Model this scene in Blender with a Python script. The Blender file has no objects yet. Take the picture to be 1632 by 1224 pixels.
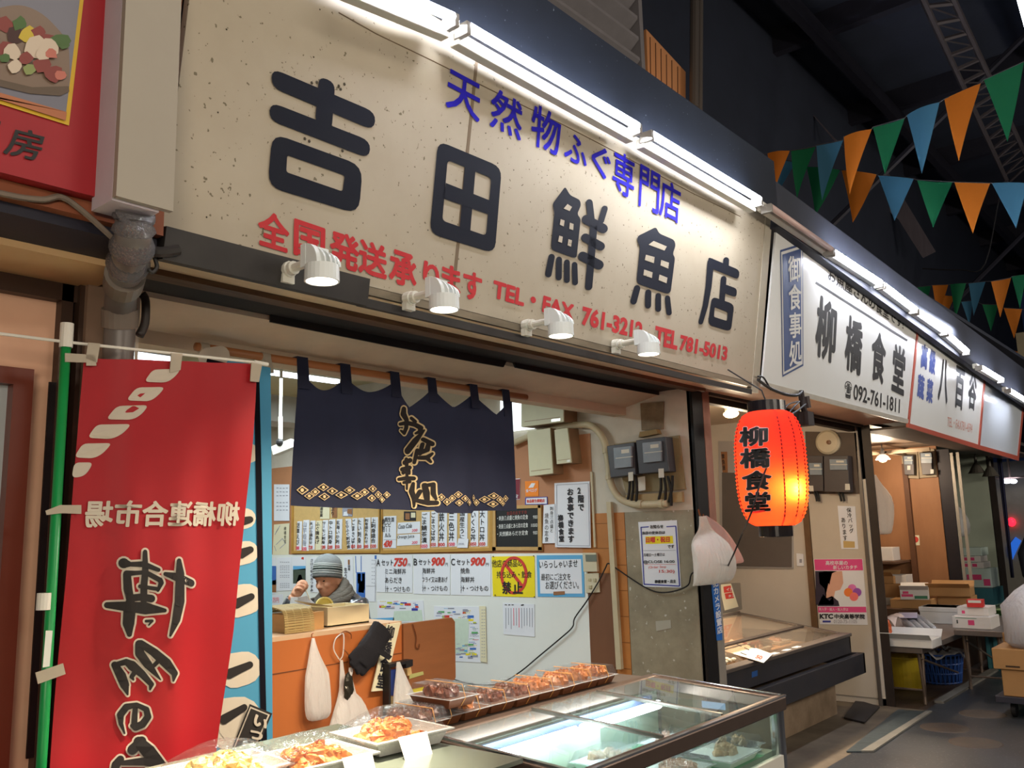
import bpy, math, random
from mathutils import Vector as V, Matrix
random.seed(7)
SC = bpy.context.scene
COL = SC.collection
# ------------------------------------------------------------------ camera, world, exposure, large lights
H = 1.6
VPX, VPY = (2015.0, 814.0), (-870.0, 890.0)          # vanishing points of the shop-front and of its depth
F = math.sqrt(-((VPX[0]-816)*(VPY[0]-816)+(VPX[1]-612)*(VPY[1]-612)))
AX = V((VPX[0]-816, VPX[1]-612, F)).normalized()
AY = V((VPY[0]-816, VPY[1]-612, F)).normalized()
AZ = AX.cross(AY)
EYE = V((0, 0, H))
cam = bpy.data.cameras.new('camera'); cam_o = bpy.data.objects.new('camera', cam); COL.objects.link(cam_o)
cam.sensor_width = 36; cam.lens = F/1632*36; cam.clip_start = .05; cam.clip_end = 200
cam_o.matrix_world = Matrix(((AX[0], -AX[1], -AX[2], 0), (AY[0], -AY[1], -AY[2], 0), (AZ[0], -AZ[1], -AZ[2], H), (0, 0, 0, 1)))
SC.camera = cam_o
SC.view_settings.view_transform = 'Standard'; SC.view_settings.look = 'None'
SC.view_settings.gamma = 1; SC.view_settings.exposure = 0.0; SC.view_settings.use_curve_mapping = False
w = bpy.data.worlds.new('world'); SC.world = w; w.use_nodes = True
w.node_tree.nodes['Background'].inputs[0].default_value = (.55, .62, .8, 1)
w.node_tree.nodes['Background'].inputs[1].default_value = .05

def lamp(kind, loc, power, col=(1, 1, 1), size=.1, size_y=None, aim=None, spot=None, blend=.5, spread=None):
    d = bpy.data.lights.new('light_'+kind.lower(), kind); d.energy = power; d.color = col
    if kind == 'AREA':
        d.shape = 'RECTANGLE' if size_y else 'SQUARE'; d.size = size
        if size_y: d.size_y = size_y
        if spread: d.spread = math.radians(spread)
    else:
        d.shadow_soft_size = size
    if kind == 'SPOT':
        d.spot_size = math.radians(spot or 60); d.spot_blend = blend
    o = bpy.data.objects.new('light_'+kind.lower(), d); COL.objects.link(o); o.location = loc
    if aim is not None:
        o.rotation_euler = (V(aim)-V(loc)).to_track_quat('-Z', 'Y').to_euler()
    return o
# lamps of the arcade over the aisle and of the shops opposite
for x_ in (-.5, 3.5, 7.5, 12):
    lamp('AREA', (x_, -2.6, 3.1), 46 if x_ < 7 else 85, (1, .88, .73), 2.2, .5, aim=(x_+1.2, 2.4, 2.2))
lamp('AREA', (2.0, -.6, 4.9), 45, (1, .9, .78), 3.0, .4, aim=(2.2, .9, 0))
lamp('AREA', (-1.4, -1.2, 2.2), 60, (1, .84, .66), 1.0, .6, aim=(.7, 2.8, 1.3))
# fluorescent ceiling of the shop
lamp('AREA', (3.2, 4.6, 2.62), 48, (.86, .98, 1), 1.6, .5, aim=(3.2, 4.6, 0))
lamp('AREA', (3.6, 6.6, 2.62), 36, (.86, .98, 1), 1.6, .5, aim=(3.6, 6.6, 0))

# ------------------------------------------------------------------ helpers
def ray(x, y):
    d = V((x-816, y-612, F)); return V((d.dot(AX), d.dot(AY), d.dot(AZ)))
def hitp(x, y, ax, val):
    r = ray(x, y); t = (val-EYE[ax])/r[ax]; return EYE+r*t
def onX(x, y, c): return hitp(x, y, 0, c)
def onY(x, y, c): return hitp(x, y, 1, c)
def onZ(x, y, c): return hitp(x, y, 2, c)
class PL:                                             # a plane of the place: origin, right, up, outward normal
    def __init__(s, o, u, v):
        s.o, s.u = V(o), V(u).normalized(); s.v = (V(v)-s.u*V(v).dot(s.u)).normalized(); s.n = s.u.cross(s.v)
    def px(s, x, y, off=0):
        r = ray(x, y); t = (s.o+s.n*off-EYE).dot(s.n)/r.dot(s.n); return EYE+r*t
    def at(s, a, b, off=0): return s.o+s.u*a+s.v*b+s.n*off
    def uv(s, P): d = P-s.o; return (d.dot(s.u), d.dot(s.v))
    def uvpx(s, x, y): return s.uv(s.px(x, y))
UX, UY, UZ = V((1, 0, 0)), V((0, 1, 0)), V((0, 0, 1))
SIGN = PL((0, 2.30, 2.46), UX, (0, -.162, 1))         # the tilted sign fascia along the street
W1 = PL((5.0, 0, 0), -UY, UZ)                         # right-hand wall of the first shop
W2 = PL((8.25, 0, 0), -UY, UZ)
W3 = PL((11.7, 0, 0), -UY, UZ)
W4 = PL((13.9, 0, 0), -UY, UZ)

def lin(c):
    return tuple(((x/255)/12.92 if x <= 10 else ((x/255+.055)/1.055)**2.4) for x in c)
MATS = {}
def M(name, col=(200, 200, 200), rough=.55, metal=0, noise=0, scale=9, bump=0, emit=0, trans=0, alpha=1, spec=.5, col2=None, ior=1.45, stretch=None, sheen=0, spots=None):
    if name in MATS: return MATS[name]
    m = bpy.data.materials.new(name); m.use_nodes = True; nt = m.node_tree; b = nt.nodes['Principled BSDF']
    c = (*lin(col), 1); b.inputs['Base Color'].default_value = c
    b.inputs['Roughness'].default_value = rough; b.inputs['Metallic'].default_value = metal
    b.inputs['Specular IOR Level'].default_value = spec; b.inputs['IOR'].default_value = ior
    if trans: b.inputs['Transmission Weight'].default_value = trans
    if alpha < 1: b.inputs['Alpha'].default_value = alpha
    if sheen: b.inputs['Sheen Weight'].default_value = sheen
    if emit:
        b.inputs['Emission Color'].default_value = c; b.inputs['Emission Strength'].default_value = emit
    if noise or bump or spots:
        tc = nt.nodes.new('ShaderNodeTexCoord'); src = tc.outputs['Object']
        if stretch:
            mp = nt.nodes.new('ShaderNodeMapping'); mp.inputs['Scale'].default_value = stretch
            nt.links.new(src, mp.inputs['Vector']); src = mp.outputs[0]
        n = nt.nodes.new('ShaderNodeTexNoise'); n.inputs['Scale'].default_value = scale; n.inputs['Detail'].default_value = 5
        n.inputs['Roughness'].default_value = .65; nt.links.new(src, n.inputs['Vector'])
        last = None
        if noise:
            r = nt.nodes.new('ShaderNodeValToRGB'); c2 = lin(col2) if col2 else tuple(x*.55 for x in c[:3])
            r.color_ramp.elements[0].position = .32; r.color_ramp.elements[1].position = .66
            mixc = tuple(a*(1-noise)+d*noise for a, d in zip(c[:3], c2))
            r.color_ramp.elements[0].color = (*mixc, 1); r.color_ramp.elements[1].color = c
            nt.links.new(n.outputs['Fac'], r.inputs['Fac']); last = r.outputs[0]
        if spots:                                      # small scattered specks of dirt or chipped paint
            sc_, thr, cs = spots
            vo = nt.nodes.new('ShaderNodeTexNoise'); vo.inputs['Scale'].default_value = sc_; vo.inputs['Detail'].default_value = 2
            nt.links.new(src, vo.inputs['Vector'])
            r2 = nt.nodes.new('ShaderNodeValToRGB'); r2.color_ramp.elements[0].position = thr; r2.color_ramp.elements[1].position = thr+.03
            r2.color_ramp.elements[0].color = (0, 0, 0, 1); r2.color_ramp.elements[1].color = (1, 1, 1, 1)
            nt.links.new(vo.outputs['Fac'], r2.inputs['Fac'])
            mx = nt.nodes.new('ShaderNodeMixRGB'); nt.links.new(r2.outputs[0], mx.inputs[0])
            if last: nt.links.new(last, mx.inputs[1])
            else: mx.inputs[1].default_value = c
            mx.inputs[2].default_value = (*lin(cs), 1); last = mx.outputs[0]
        if last: nt.links.new(last, b.inputs['Base Color'])
        if bump:
            bp = nt.nodes.new('ShaderNodeBump'); bp.inputs['Strength'].default_value = bump; bp.inputs['Distance'].default_value = .01
            nt.links.new(n.outputs['Fac'], bp.inputs['Height']); nt.links.new(bp.outputs[0], b.inputs['Normal'])
    MATS[name] = m; return m
def film(name, col, clear=.9, rough=.08, bump=0, ior=1.38):    # thin clear plastic film or glass pane: see-through, glossy, a little hazy
    if name in MATS: return MATS[name]
    m = bpy.data.materials.new(name); m.use_nodes = True; nt = m.node_tree; nt.nodes.clear()
    N = nt.nodes.new; L = nt.links.new
    out = N('ShaderNodeOutputMaterial'); tr = N('ShaderNodeBsdfTransparent'); tr.inputs[0].default_value = (*lin(col), 1)
    df = N('ShaderNodeBsdfDiffuse'); df.inputs[0].default_value = (*lin(col), 1); gl = N('ShaderNodeBsdfGlossy'); gl.inputs['Roughness'].default_value = rough
    mx = N('ShaderNodeMixShader'); mx.inputs[0].default_value = 1-clear; L(tr.outputs[0], mx.inputs[1]); L(df.outputs[0], mx.inputs[2])
    fr_ = N('ShaderNodeFresnel'); fr_.inputs['IOR'].default_value = ior; m2 = N('ShaderNodeMixShader')
    geo = N('ShaderNodeNewGeometry'); k_ = N('ShaderNodeMath'); k_.operation = 'SUBTRACT'; k_.inputs[0].default_value = 1; L(geo.outputs['Backfacing'], k_.inputs[1]); mu = N('ShaderNodeMath'); mu.operation = 'MULTIPLY'; L(fr_.outputs[0], mu.inputs[0]); L(k_.outputs[0], mu.inputs[1]); L(mu.outputs[0], m2.inputs[0]); L(mx.outputs[0], m2.inputs[1]); L(gl.outputs[0], m2.inputs[2]); L(m2.outputs[0], out.inputs[0])
    if bump:
        n = N('ShaderNodeTexNoise'); n.inputs['Scale'].default_value = 26; bp = N('ShaderNodeBump'); bp.inputs['Strength'].default_value = bump; bp.inputs['Distance'].default_value = .02
        L(n.outputs['Fac'], bp.inputs['Height']); L(bp.outputs[0], gl.inputs['Normal']); L(bp.outputs[0], fr_.inputs['Normal'])
    MATS[name] = m; return m
def cloth(name, col, trans=.35, rough=.8, noise=.15, scale=30):    # thin cloth or plastic that lets some light through
    if name in MATS: return MATS[name]
    m = M(name, col, rough, noise=noise, scale=scale); nt = m.node_tree; b = nt.nodes['Principled BSDF']
    t = nt.nodes.new('ShaderNodeBsdfTranslucent'); t.inputs[0].default_value = (*lin(col), 1); mx = nt.nodes.new('ShaderNodeMixShader'); mx.inputs[0].default_value = trans
    o = nt.nodes['Material Output']; nt.links.new(b.outputs[0], mx.inputs[1]); nt.links.new(t.outputs[0], mx.inputs[2]); nt.links.new(mx.outputs[0], o.inputs[0])
    return m

ORG = {}
def tag(o, label=None, cat=None, group=None, kind=None):
    if label: o['label'] = label
    if cat: o['category'] = cat
    if group: o['group'] = group
    if kind: o['kind'] = kind
    return o
def thing(name, label, cat, loc, group=None):
    o = bpy.data.objects.new(name, None); COL.objects.link(o); o.location = loc; o.empty_display_size = .05
    ORG[o.name] = V(loc); return tag(o, label, cat, group)
class MB:                                              # collects shapes; build() links them as ONE mesh object
    def __init__(s): s.v, s.f, s.m = [], [], []
    def add(s, vs, fs, m=0):
        k = len(s.v); s.v += [V(p) for p in vs]
        for f in fs: s.f.append([k+i for i in f]); s.m.append(m)
        return s
    def box(s, a, b, m=0):
        x0, x1 = sorted((a[0], b[0])); y0, y1 = sorted((a[1], b[1])); z0, z1 = sorted((a[2], b[2]))
        return s.add([(x0, y0, z0), (x1, y0, z0), (x1, y1, z0), (x0, y1, z0), (x0, y0, z1), (x1, y0, z1), (x1, y1, z1), (x0, y1, z1)],
                     [(0, 3, 2, 1), (4, 5, 6, 7), (0, 1, 5, 4), (1, 2, 6, 5), (2, 3, 7, 6), (3, 0, 4, 7)], m)
    def hexa(s, lo, hi, m=0):                          # lo, hi: four corners each
        return s.add(list(lo)+list(hi), [(0, 3, 2, 1), (4, 5, 6, 7), (0, 1, 5, 4), (1, 2, 6, 5), (2, 3, 7, 6), (3, 0, 4, 7)], m)
    def rbox(s, c, ux, uy, uz, m=0):                   # box from centre and three half-axes
        c, ux, uy, uz = V(c), V(ux), V(uy), V(uz)
        return s.hexa([c-ux-uy-uz, c+ux-uy-uz, c+ux+uy-uz, c-ux+uy-uz], [c-ux-uy+uz, c+ux-uy+uz, c+ux+uy+uz, c-ux+uy+uz], m)
    def prism(s, pts, d, m=0):                         # polygon pushed along the vector d
        n = len(pts); d = V(d); vs = [V(p) for p in pts]+[V(p)+d for p in pts]
        return s.add(vs, [tuple(range(n))[::-1], tuple(range(n, 2*n))]+[(i, (i+1) % n, n+(i+1) % n, n+i) for i in range(n)], m)
    def panel(s, pl, c, t=.003, off=.0, m=0):          # c: 4 pixel corners BL BR TR TL lying on the plane
        return s.prism([pl.px(x, y, off) for x, y in c], pl.n*t, m)
    def uvbox(s, pl, u0, v0, u1, v1, t, off=0, m=0):
        return s.prism([pl.at(u0, v0, off), pl.at(u1, v0, off), pl.at(u1, v1, off), pl.at(u0, v1, off)], pl.n*t, m)
    def tube(s, pts, r, seg=8, m=0, cap=True):
        pts = [V(p) for p in pts]; n = len(pts); rs = r if isinstance(r, (list, tuple)) else [r]*n
        t0 = (pts[1]-pts[0]).normalized(); a = t0.orthogonal().normalized(); vs = []
        for i, p in enumerate(pts):
            t = (pts[min(i+1, n-1)]-pts[max(i-1, 0)])
            t = t.normalized() if t.length > 1e-9 else t0
            a = (a-t*a.dot(t)); a = a.normalized() if a.length > 1e-6 else t.orthogonal().normalized(); b = t.cross(a)
            for k in range(seg):
                th = 2*math.pi*k/seg; vs.append(p+(a*math.cos(th)+b*math.sin(th))*rs[i])
        fs = [(i*seg+k, i*seg+(k+1) % seg, (i+1)*seg+(k+1) % seg, (i+1)*seg+k) for i in range(n-1) for k in range(seg)]
        if cap: fs += [tuple(range(seg))[::-1], tuple(range((n-1)*seg, n*seg))]
        return s.add(vs, fs, m)
    def lathe(s, prof, c, ax=UZ, seg=24, m=0):
        c, ax = V(c), V(ax).normalized(); a = ax.orthogonal().normalized(); b = ax.cross(a); vs = []; n = len(prof)
        for r, z in prof:
            for k in range(seg):
                th = 2*math.pi*k/seg; vs.append(c+ax*z+(a*math.cos(th)+b*math.sin(th))*max(r, 1e-4))
        fs = [(i*seg+k, i*seg+(k+1) % seg, (i+1)*seg+(k+1) % seg, (i+1)*seg+k) for i in range(n-1) for k in range(seg)]
        fs += [tuple(range(seg))[::-1], tuple(range((n-1)*seg, n*seg))]
        return s.add(vs, fs, m)
    def blob(s, c, rx, ry, rz, m=0, seg=10, rings=7, jit=0, rot=None):
        c = V(c); vs = []; fs = []
        for i in range(rings+1):
            ph = math.pi*i/rings
            for k in range(seg):
                th = 2*math.pi*k/seg; q = 1+random.uniform(-jit, jit)
                p = V((rx*math.sin(ph)*math.cos(th)*q, ry*math.sin(ph)*math.sin(th)*q, rz*math.cos(ph)*q))
                if rot: p.rotate(rot)
                vs.append(c+p)
        for i in range(rings):
            for k in range(seg): fs.append((i*seg+k, (i+1)*seg+k, (i+1)*seg+(k+1) % seg, i*seg+(k+1) % seg))
        return s.add(vs, fs, m)
    def grid(s, fn, nu, nv, m=0):                      # surface fn(a, b), a b in 0..1
        vs = [fn(i/nu, j/nv) for j in range(nv+1) for i in range(nu+1)]
        return s.add(vs, [(j*(nu+1)+i, j*(nu+1)+i+1, (j+1)*(nu+1)+i+1, (j+1)*(nu+1)+i) for j in range(nv) for i in range(nu)], m)
    def build(s, name, mats, parent=None, smooth=False, bevel=0, solid=0, sub=0, label=None):
        mats = mats if isinstance(mats, (list, tuple)) else [mats]
        org = ORG[parent.name] if parent else V((0, 0, 0))
        if not parent and s.v:
            xs = [p.x for p in s.v]; ys = [p.y for p in s.v]; org = V(((min(xs)+max(xs))/2, (min(ys)+max(ys))/2, min(p.z for p in s.v)))
        me = bpy.data.meshes.new(name); me.from_pydata([tuple(p-org) for p in s.v], [], s.f); me.validate()
        for mt in mats: me.materials.append(mt)
        if len(me.polygons) == len(s.m): me.polygons.foreach_set('material_index', s.m)
        if smooth: me.polygons.foreach_set('use_smooth', [True]*len(me.polygons))
        o = bpy.data.objects.new(name, me); COL.objects.link(o); ORG[o.name] = org
        if parent: o.parent = parent
        else: o.location = org
        if solid:
            md = o.modifiers.new('solid', 'SOLIDIFY'); md.thickness = solid; md.offset = 0
        if sub:
            md = o.modifiers.new('sub', 'SUBSURF'); md.levels = sub; md.render_levels = sub
        if bevel:
            md = o.modifiers.new('bevel', 'BEVEL'); md.width = bevel; md.segments = 2; md.limit_method = 'ANGLE'
        if label: o['label'] = label
        return o
    def solo(s, name, mats, label, cat, group=None, **k): return tag(s.build(name, mats, None, **k), label, cat, group)
    def struct(s, name, mats, **k): return tag(s.build(name, mats, None, **k), kind='structure')
# --- lettering: outlines of the built-in font laid on a plane
GC = {}
def glyphs(st, bold=0, res=3):
    """outline of st as a flat mesh; bold thickens it by laying shifted copies over each other"""
    k = (st, bold, res)
    if k in GC: return GC[k]
    c = bpy.data.curves.new('t', 'FONT'); c.body = st; c.size = 1; c.resolution_u = res; c.fill_mode = 'FRONT'; c.dimensions = '2D'
    asc = all(ord(q) < 128 for q in st); c.offset = bold if asc else 0
    o = bpy.data.objects.new('t', c); me = o.to_mesh()
    vs = [(p.co.x, p.co.y) for p in me.vertices]; fs = [tuple(p.vertices) for p in me.polygons]
    o.to_mesh_clear(); bpy.data.objects.remove(o); bpy.data.curves.remove(c)
    m_ = len(vs)
    if bold > .004 and not asc:
        n = 4 if bold < .022 else 8; v0, f0 = vs, fs; vs, fs = list(v0), list(f0)
        for q in range(n):
            a = 2*math.pi*(q+.5)/n; h = len(vs)
            vs += [(x+bold*math.cos(a), y+bold*math.sin(a)) for x, y in v0]; fs += [tuple(i+h for i in f) for f in f0]
    GC[k] = (vs, fs, max(m_, 1)); return GC[k]
def text(mb, pl, st, BL, BR, TL, bold=.0, m=0, off=.004, shear=0, surf=None, flip=False, px=True):
    """lay a line of writing on the plane: its outline box fills the parallelogram BL, BR, TL"""
    vs, fs, nc = glyphs(st, bold)
    if not vs: return
    a = pl.uvpx(*BL) if px else BL; b = pl.uvpx(*BR) if px else BR; c = pl.uvpx(*TL) if px else TL
    xs = [p[0] for p in vs]; ys = [p[1] for p in vs]; x0, x1, y0, y1 = min(xs), max(xs), min(ys), max(ys)
    out = []
    for i_, (x, y) in enumerate(vs):
        s_ = (x-x0)/(x1-x0 or 1); t_ = (y-y0)/(y1-y0 or 1); s_ += shear*(t_-.5)
        if flip: s_ = 1-s_
        q = pl.at(a[0]+(b[0]-a[0])*s_+(c[0]-a[0])*t_, a[1]+(b[1]-a[1])*s_+(c[1]-a[1])*t_, off+(i_//nc)*3e-5)
        out.append(surf(q) if surf else q)
    mb.add(out, fs if not flip else [f[::-1] for f in fs], m)
def vtext(mb, pl, st, T, B, wpx, bold=.0, m=0, off=.004, asp=None, surf=None):
    """a column of characters from the pixel T (middle of its top) to B (middle of its foot), wpx wide"""
    n = len(st); a = pl.uvpx(*T); b = pl.uvpx(*B)
    wl = pl.uvpx(T[0]-wpx/2, T[1]); wr = pl.uvpx(T[0]+wpx/2, T[1]); wd = abs(wr[0]-wl[0])
    L = math.hypot(b[0]-a[0], b[1]-a[1]); ch = L/n; dx, dy = (b[0]-a[0])/L, (b[1]-a[1])/L
    for i, c in enumerate(st):
        if c in ' 　': continue
        rot = c in 'ー-'
        vs, fs, nc = glyphs(c, bold)
        out = []
        for i_, (x, y) in enumerate(vs):
            if rot: x, y = .5+(y-.38), .38-(x-.5)
            s_ = (x-.5)*wd; t_ = (i+.5)*ch+(.38-y)*ch*.96
            q = pl.at(a[0]+dx*t_-dy*s_, a[1]+dy*t_+dx*s_, off+(i_//nc)*3e-5)
            out.append(surf(q) if surf else q)
        mb.add(out, fs, m)
def stroke(mb, pl, pts, wd, m=0, off=.004, z=None, surf=None, seg=7, caps=True):
    """a painted stroke: pixel polyline pts with pixel width wd (number or per point), z=(ox,oy,scale) for enlarged readings"""
    if z: pts = [(z[0]+x/z[2], z[1]+y/z[2]) for x, y in pts]
    n = len(pts); ws = list(wd) if isinstance(wd, (list, tuple)) else [wd]*n
    if z: ws = [q/z[2] for q in ws]
    lay = [off]                                         # each piece lies a hair above the last
    def put(x, y): return surf(pl.px(x, y, lay[0])) if surf else pl.px(x, y, lay[0])
    for i in range(n-1):
        (x0, y0), (x1, y1) = pts[i], pts[i+1]; d = math.hypot(x1-x0, y1-y0) or 1e-6; nx, ny = -(y1-y0)/d, (x1-x0)/d
        k = max(1, int(d/14)); vs = []; lay[0] += 3e-5
        if d < .3 and caps: continue
        for j in range(k+1):
            t = j/k; x, y, r = x0+(x1-x0)*t, y0+(y1-y0)*t, (ws[i]+(ws[i+1]-ws[i])*t)/2
            vs += [put(x+nx*r, y+ny*r), put(x-nx*r, y-ny*r)]
        mb.add(vs, [(2*j, 2*j+1, 2*j+3, 2*j+2) for j in range(k)], m)
    for i in range(n):
        if not caps and i in (0, n-1): continue
        if i and math.dist(pts[i], pts[i-1]) < .3: continue
        x, y = pts[i]; r = ws[i]/2; lay[0] += 3e-5
        mb.add([put(x+r*math.cos(2*math.pi*q/14), y+r*math.sin(2*math.pi*q/14)) for q in range(14)], [tuple(range(14))], m)
def pline(mb, pl, pts, r, off=.01, m=0, seg=6):        # a wire on a plane through pixel points
    mb.tube([pl.px(x, y, off) for x, y in pts], r, seg, m)
def smoothpts(p, n=6):                                 # Catmull-Rom through 3D points
    p = [V(q) for q in p]; out = []
    for i in range(len(p)-1):
        a, b, c, d = p[max(i-1, 0)], p[i], p[i+1], p[min(i+2, len(p)-1)]
        for k in range(n):
            t = k/n; out.append(.5*((2*b)+(c-a)*t+(2*a-5*b+4*c-d)*t*t+(3*b-3*c+d-a)*t**3))
    return out+[p[-1]]
# ------------------------------------------------------------------ the setting
asphalt = M('asphalt', (62, 66, 72), .38, noise=.6, scale=1.6, bump=.25, col2=(40, 41, 44), spots=(45, .63, (92, 92, 92)))
concrete = M('concrete', (112, 102, 88), .7, noise=.6, scale=3.5, bump=.3, col2=(66, 58, 50))
MB().box((-6, -7, -.2), (45, 2.42, 0)).struct('floor', asphalt)
MB().box((-6, 2.42, -.2), (8.25, 9, -.002)).struct('floor_shop', concrete)
MB().box((8.25, 2.42, -.2), (45, 9, -.002)).struct('floor_stalls', M('brown_slats', (70, 56, 46), .6, noise=.7, scale=3, stretch=(.3, 12, 1), bump=.3))
mb = MB(); mb.prism([onZ(x, y, .002) for x, y in ((1349, 1199), (1373, 1199), (1476, 1135), (1431, 1132))][::-1], (0, 0, .008))
mb.struct('trim_gutter_cover', M('grate_steel', (84, 94, 98), .5, .5, noise=.5, scale=14, bump=.4))
mb = MB(); mb.prism([onZ(x, y, .002) for x, y in ((1392, 1199), (1372, 1199), (1476, 1135), (1486, 1135))], (0, 0, .012)); mb.box((8.6, 2.36, 0), (30, 2.44, .02))
mb.struct('trim_kerb', M('kerb', (120, 118, 112), .7, noise=.4, scale=6))
for i, (x, y, l) in enumerate(((1506, 1160, 'round rusty brown cover in the aisle floor nearest the kerb'), (1566, 1138, 'rusty brown cover in the aisle floor beside the stacked cartons'), (1555, 1184, 'faint rusty cover in the aisle floor nearest the bottom edge'))):
    c = onZ(x, y, 0); MB().lathe([(.01, .004), (.17, .004), (.18, 0)], c, seg=28).solo('floor_cover', M('rusty', (78, 66, 56), .6, noise=.8, scale=8, bump=.5, col2=(60, 56, 54)), l, 'floor cover')

plaster = M('plaster_grey', (205, 198, 186), .75, noise=.35, scale=3, col2=(150, 138, 120), bump=.08)
white_w = M('white_panel', (226, 230, 228), .6, noise=.12, scale=2, col2=(190, 195, 192))
terra = M('terracotta_board', (182, 128, 92), .6, noise=.2, scale=5)
brown = M('brown_board', (120, 80, 56), .6, noise=.25, scale=7, stretch=(1, 1, .3))
tile = M('orange_tile', (186, 122, 66), .4, noise=.3, scale=6)
dirty = M('dirty_panel', (156, 147, 126), .5, noise=.55, scale=4, col2=(96, 86, 70), bump=.15, spots=(28, .68, (190, 186, 176)))
MB().box((5.0, 2.72, 0), (5.14, 8.6, 2.95)).struct('wall_right', plaster)
def wp(name, mat, y0, y1, z0, z1, t=.006, off=0): return MB().box((5.0-off-t, y0, z0), (5.0-off, y1, z1)).struct(name, mat)
wp('trim_porch_panel', dirty, 2.74, 3.245, 0, 1.70)
wp('trim_tiles', tile, 3.25, 3.38, .2, 1.70)
wp('trim_tiles_upper', tile, 3.38, 3.60, 1.30, 1.70)
wp('trim_brown_board', brown, 3.36, 3.565, .3, 1.30, .008)
wp('trim_white_board', white_w, 3.565, 8.4, .44, 1.435, .012)
wp('trim_terracotta_board', terra, 3.50, 8.4, 1.435, 2.25, .005)
MB().box((4.96, 3.565, .42), (5, 8.4, .455)).struct('trim_ledge', M('old_wood', (140, 112, 78), .7, noise=.5, scale=10, stretch=(1, 8, 1)))
mb = MB()
for i in range(9): mb.box((4.992, 3.25, .2+i*.165), (4.9938, 3.38, .203+i*.165))
for i in range(3): mb.box((4.992, 3.38, 1.30+i*.165), (4.9938, 3.6, 1.303+i*.165))
mb.struct('trim_tile_joints', M('grout', (120, 78, 42), .8))
MB().box((1.28, 2.72, 0), (1.36, 8.6, 2.95)).struct('wall_left', M('shop_left_wall', (206, 196, 176), .7, noise=.2))
MB().box((1.28, 8.5, 0), (5.14, 8.62, 2.95)).struct('wall_back', M('shop_back_wall', (206, 176, 120), .7, noise=.3, scale=3))
MB().box((1.28, 3.3, 2.90), (5.14, 8.62, 2.98)).struct('ceiling', M('shop_ceiling', (206, 196, 160), .7, noise=.2, scale=2))
mb = MB(); mb.box((1.36, 5.6, 2.46), (5, 5.9, 2.66)); mb.box((1.36, 7.4, 2.4), (5, 7.6, 2.6)); mb.struct('trim_beam', M('grey_beam', (168, 168, 162), .5, noise=.2))
# lintel, soffits and shutter slot over the shop opening
cream = M('cream_soffit', (224, 200, 166), .65, noise=.3, scale=4, stretch=(.4, 3, 1), col2=(150, 116, 80))
soff = M('plaster_soffit', (212, 194, 170), .8, noise=.25, scale=3, col2=(140, 122, 104), bump=.1)
MB().box((1.28, 3.2, 2.345), (5.0, 3.3, 2.46)).struct('trim_lintel', soff)
MB().hexa([(1.28, 2.94, 2.455), (5.0, 2.94, 2.455), (5.0, 3.2, 2.40), (1.28, 3.2, 2.40)], [(1.28, 2.94, 2.50), (5.0, 2.94, 2.50), (5.0, 3.2, 2.46), (1.28, 3.2, 2.46)]).struct('trim_soffit_plaster', soff)
MB().box((1.2, 2.32, 2.455), (5.12, 2.60, 2.475)).struct('trim_soffit_cream', cream)
mb = MB(); mb.box((1.2, 2.60, 2.435), (5.0, 2.625, 2.49)); mb.box((1.2, 2.64, 2.445), (5.0, 2.70, 2.49)); mb.struct('trim_shutter_rail', M('rusty_rail', (112, 84, 62), .6, .2, noise=.7, scale=7, stretch=(.6, 4, 4), col2=(60, 40, 28)))
slot = M('dark_slot', (34, 31, 31), .7, noise=.3)
MB().box((1.2, 2.70, 2.475), (5.0, 2.94, 2.52)).struct('trim_shutter_slot', slot)
mb = MB()                                                # torn dark flap along the slot
for a in (((2.0, 2.445), (2.6, 2.44), (3.1, 2.438), (3.42, 2.44), (3.45, 2.48), (2.0, 2.48)), ((3.52, 2.45), (4.3, 2.445), (4.98, 2.45), (4.98, 2.48), (3.50, 2.48))):
    mb.prism([(x, 2.925, z) for x, z in a], (0, .01, 0))
mb.struct('trim_slot_flap', slot)
MB().box((1.2, 2.3, 2.52), (14, 2.95, 2.56)).struct('trim_canopy_deck', M('deck_dark', (60, 54, 50), .8))
black = M('black_steel', (26, 25, 27), .45, .3, noise=.3)
bx_ = lambda x: onY(x, 930, 2.70).x
MB().box((5.0, 2.70, 0), (bx_(1137), 2.738, 2.5)).struct('trim_post_black', black)
paleal = M('aluminium_pale', (172, 166, 156), .45, .4, noise=.3, scale=12)
redsteel = M('red_lit_steel', (164, 120, 104), .5, .3, noise=.4, scale=12)  # red light on the post's upper length, put into its colour
for z0, z1, nm_, mt_ in ((0, 1.55, 'trim_post_pale', paleal), (1.55, 2.5, 'trim_post_red_lit', redsteel)):
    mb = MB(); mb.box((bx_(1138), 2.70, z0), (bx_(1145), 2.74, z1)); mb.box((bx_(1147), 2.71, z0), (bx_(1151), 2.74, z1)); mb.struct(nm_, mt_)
# bay two: dining-hall entrance
gw = M('grey_white_wall', (198, 192, 184), .6, noise=.15, scale=2.5, col2=(160, 152, 142))
MB().box((8.25, 2.74, 0), (8.30, 7, 2.9)).struct('wall_right_dining', gw)
MB().box((8.238, 2.74, .06), (8.25, 3.285, 1.98)).struct('trim_white_sheet', M('white_sheet', (196, 188, 176), .5, noise=.15, scale=3))
MB().box((8.22, 3.29, 0), (8.25, 3.345, 2.05)).struct('trim_wood_corner', M('corner_wood', (110, 82, 56), .6, noise=.4, scale=12))
MB().box((5.14, 6.9, 0), (8.25, 7.0, 2.9)).struct('wall_back_dining', gw)
MB().box((5.14, 2.95, 2.62), (8.25, 7, 2.7)).struct('ceiling_dining', M('dining_ceiling', (206, 190, 170), .7, noise=.2))
MB().box((5.0, 2.32, 2.47), (8.25, 2.75, 2.49)).struct('trim_soffit_dining', M('dining_soffit', (176, 138, 118), .6, noise=.4, scale=4))
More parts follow.
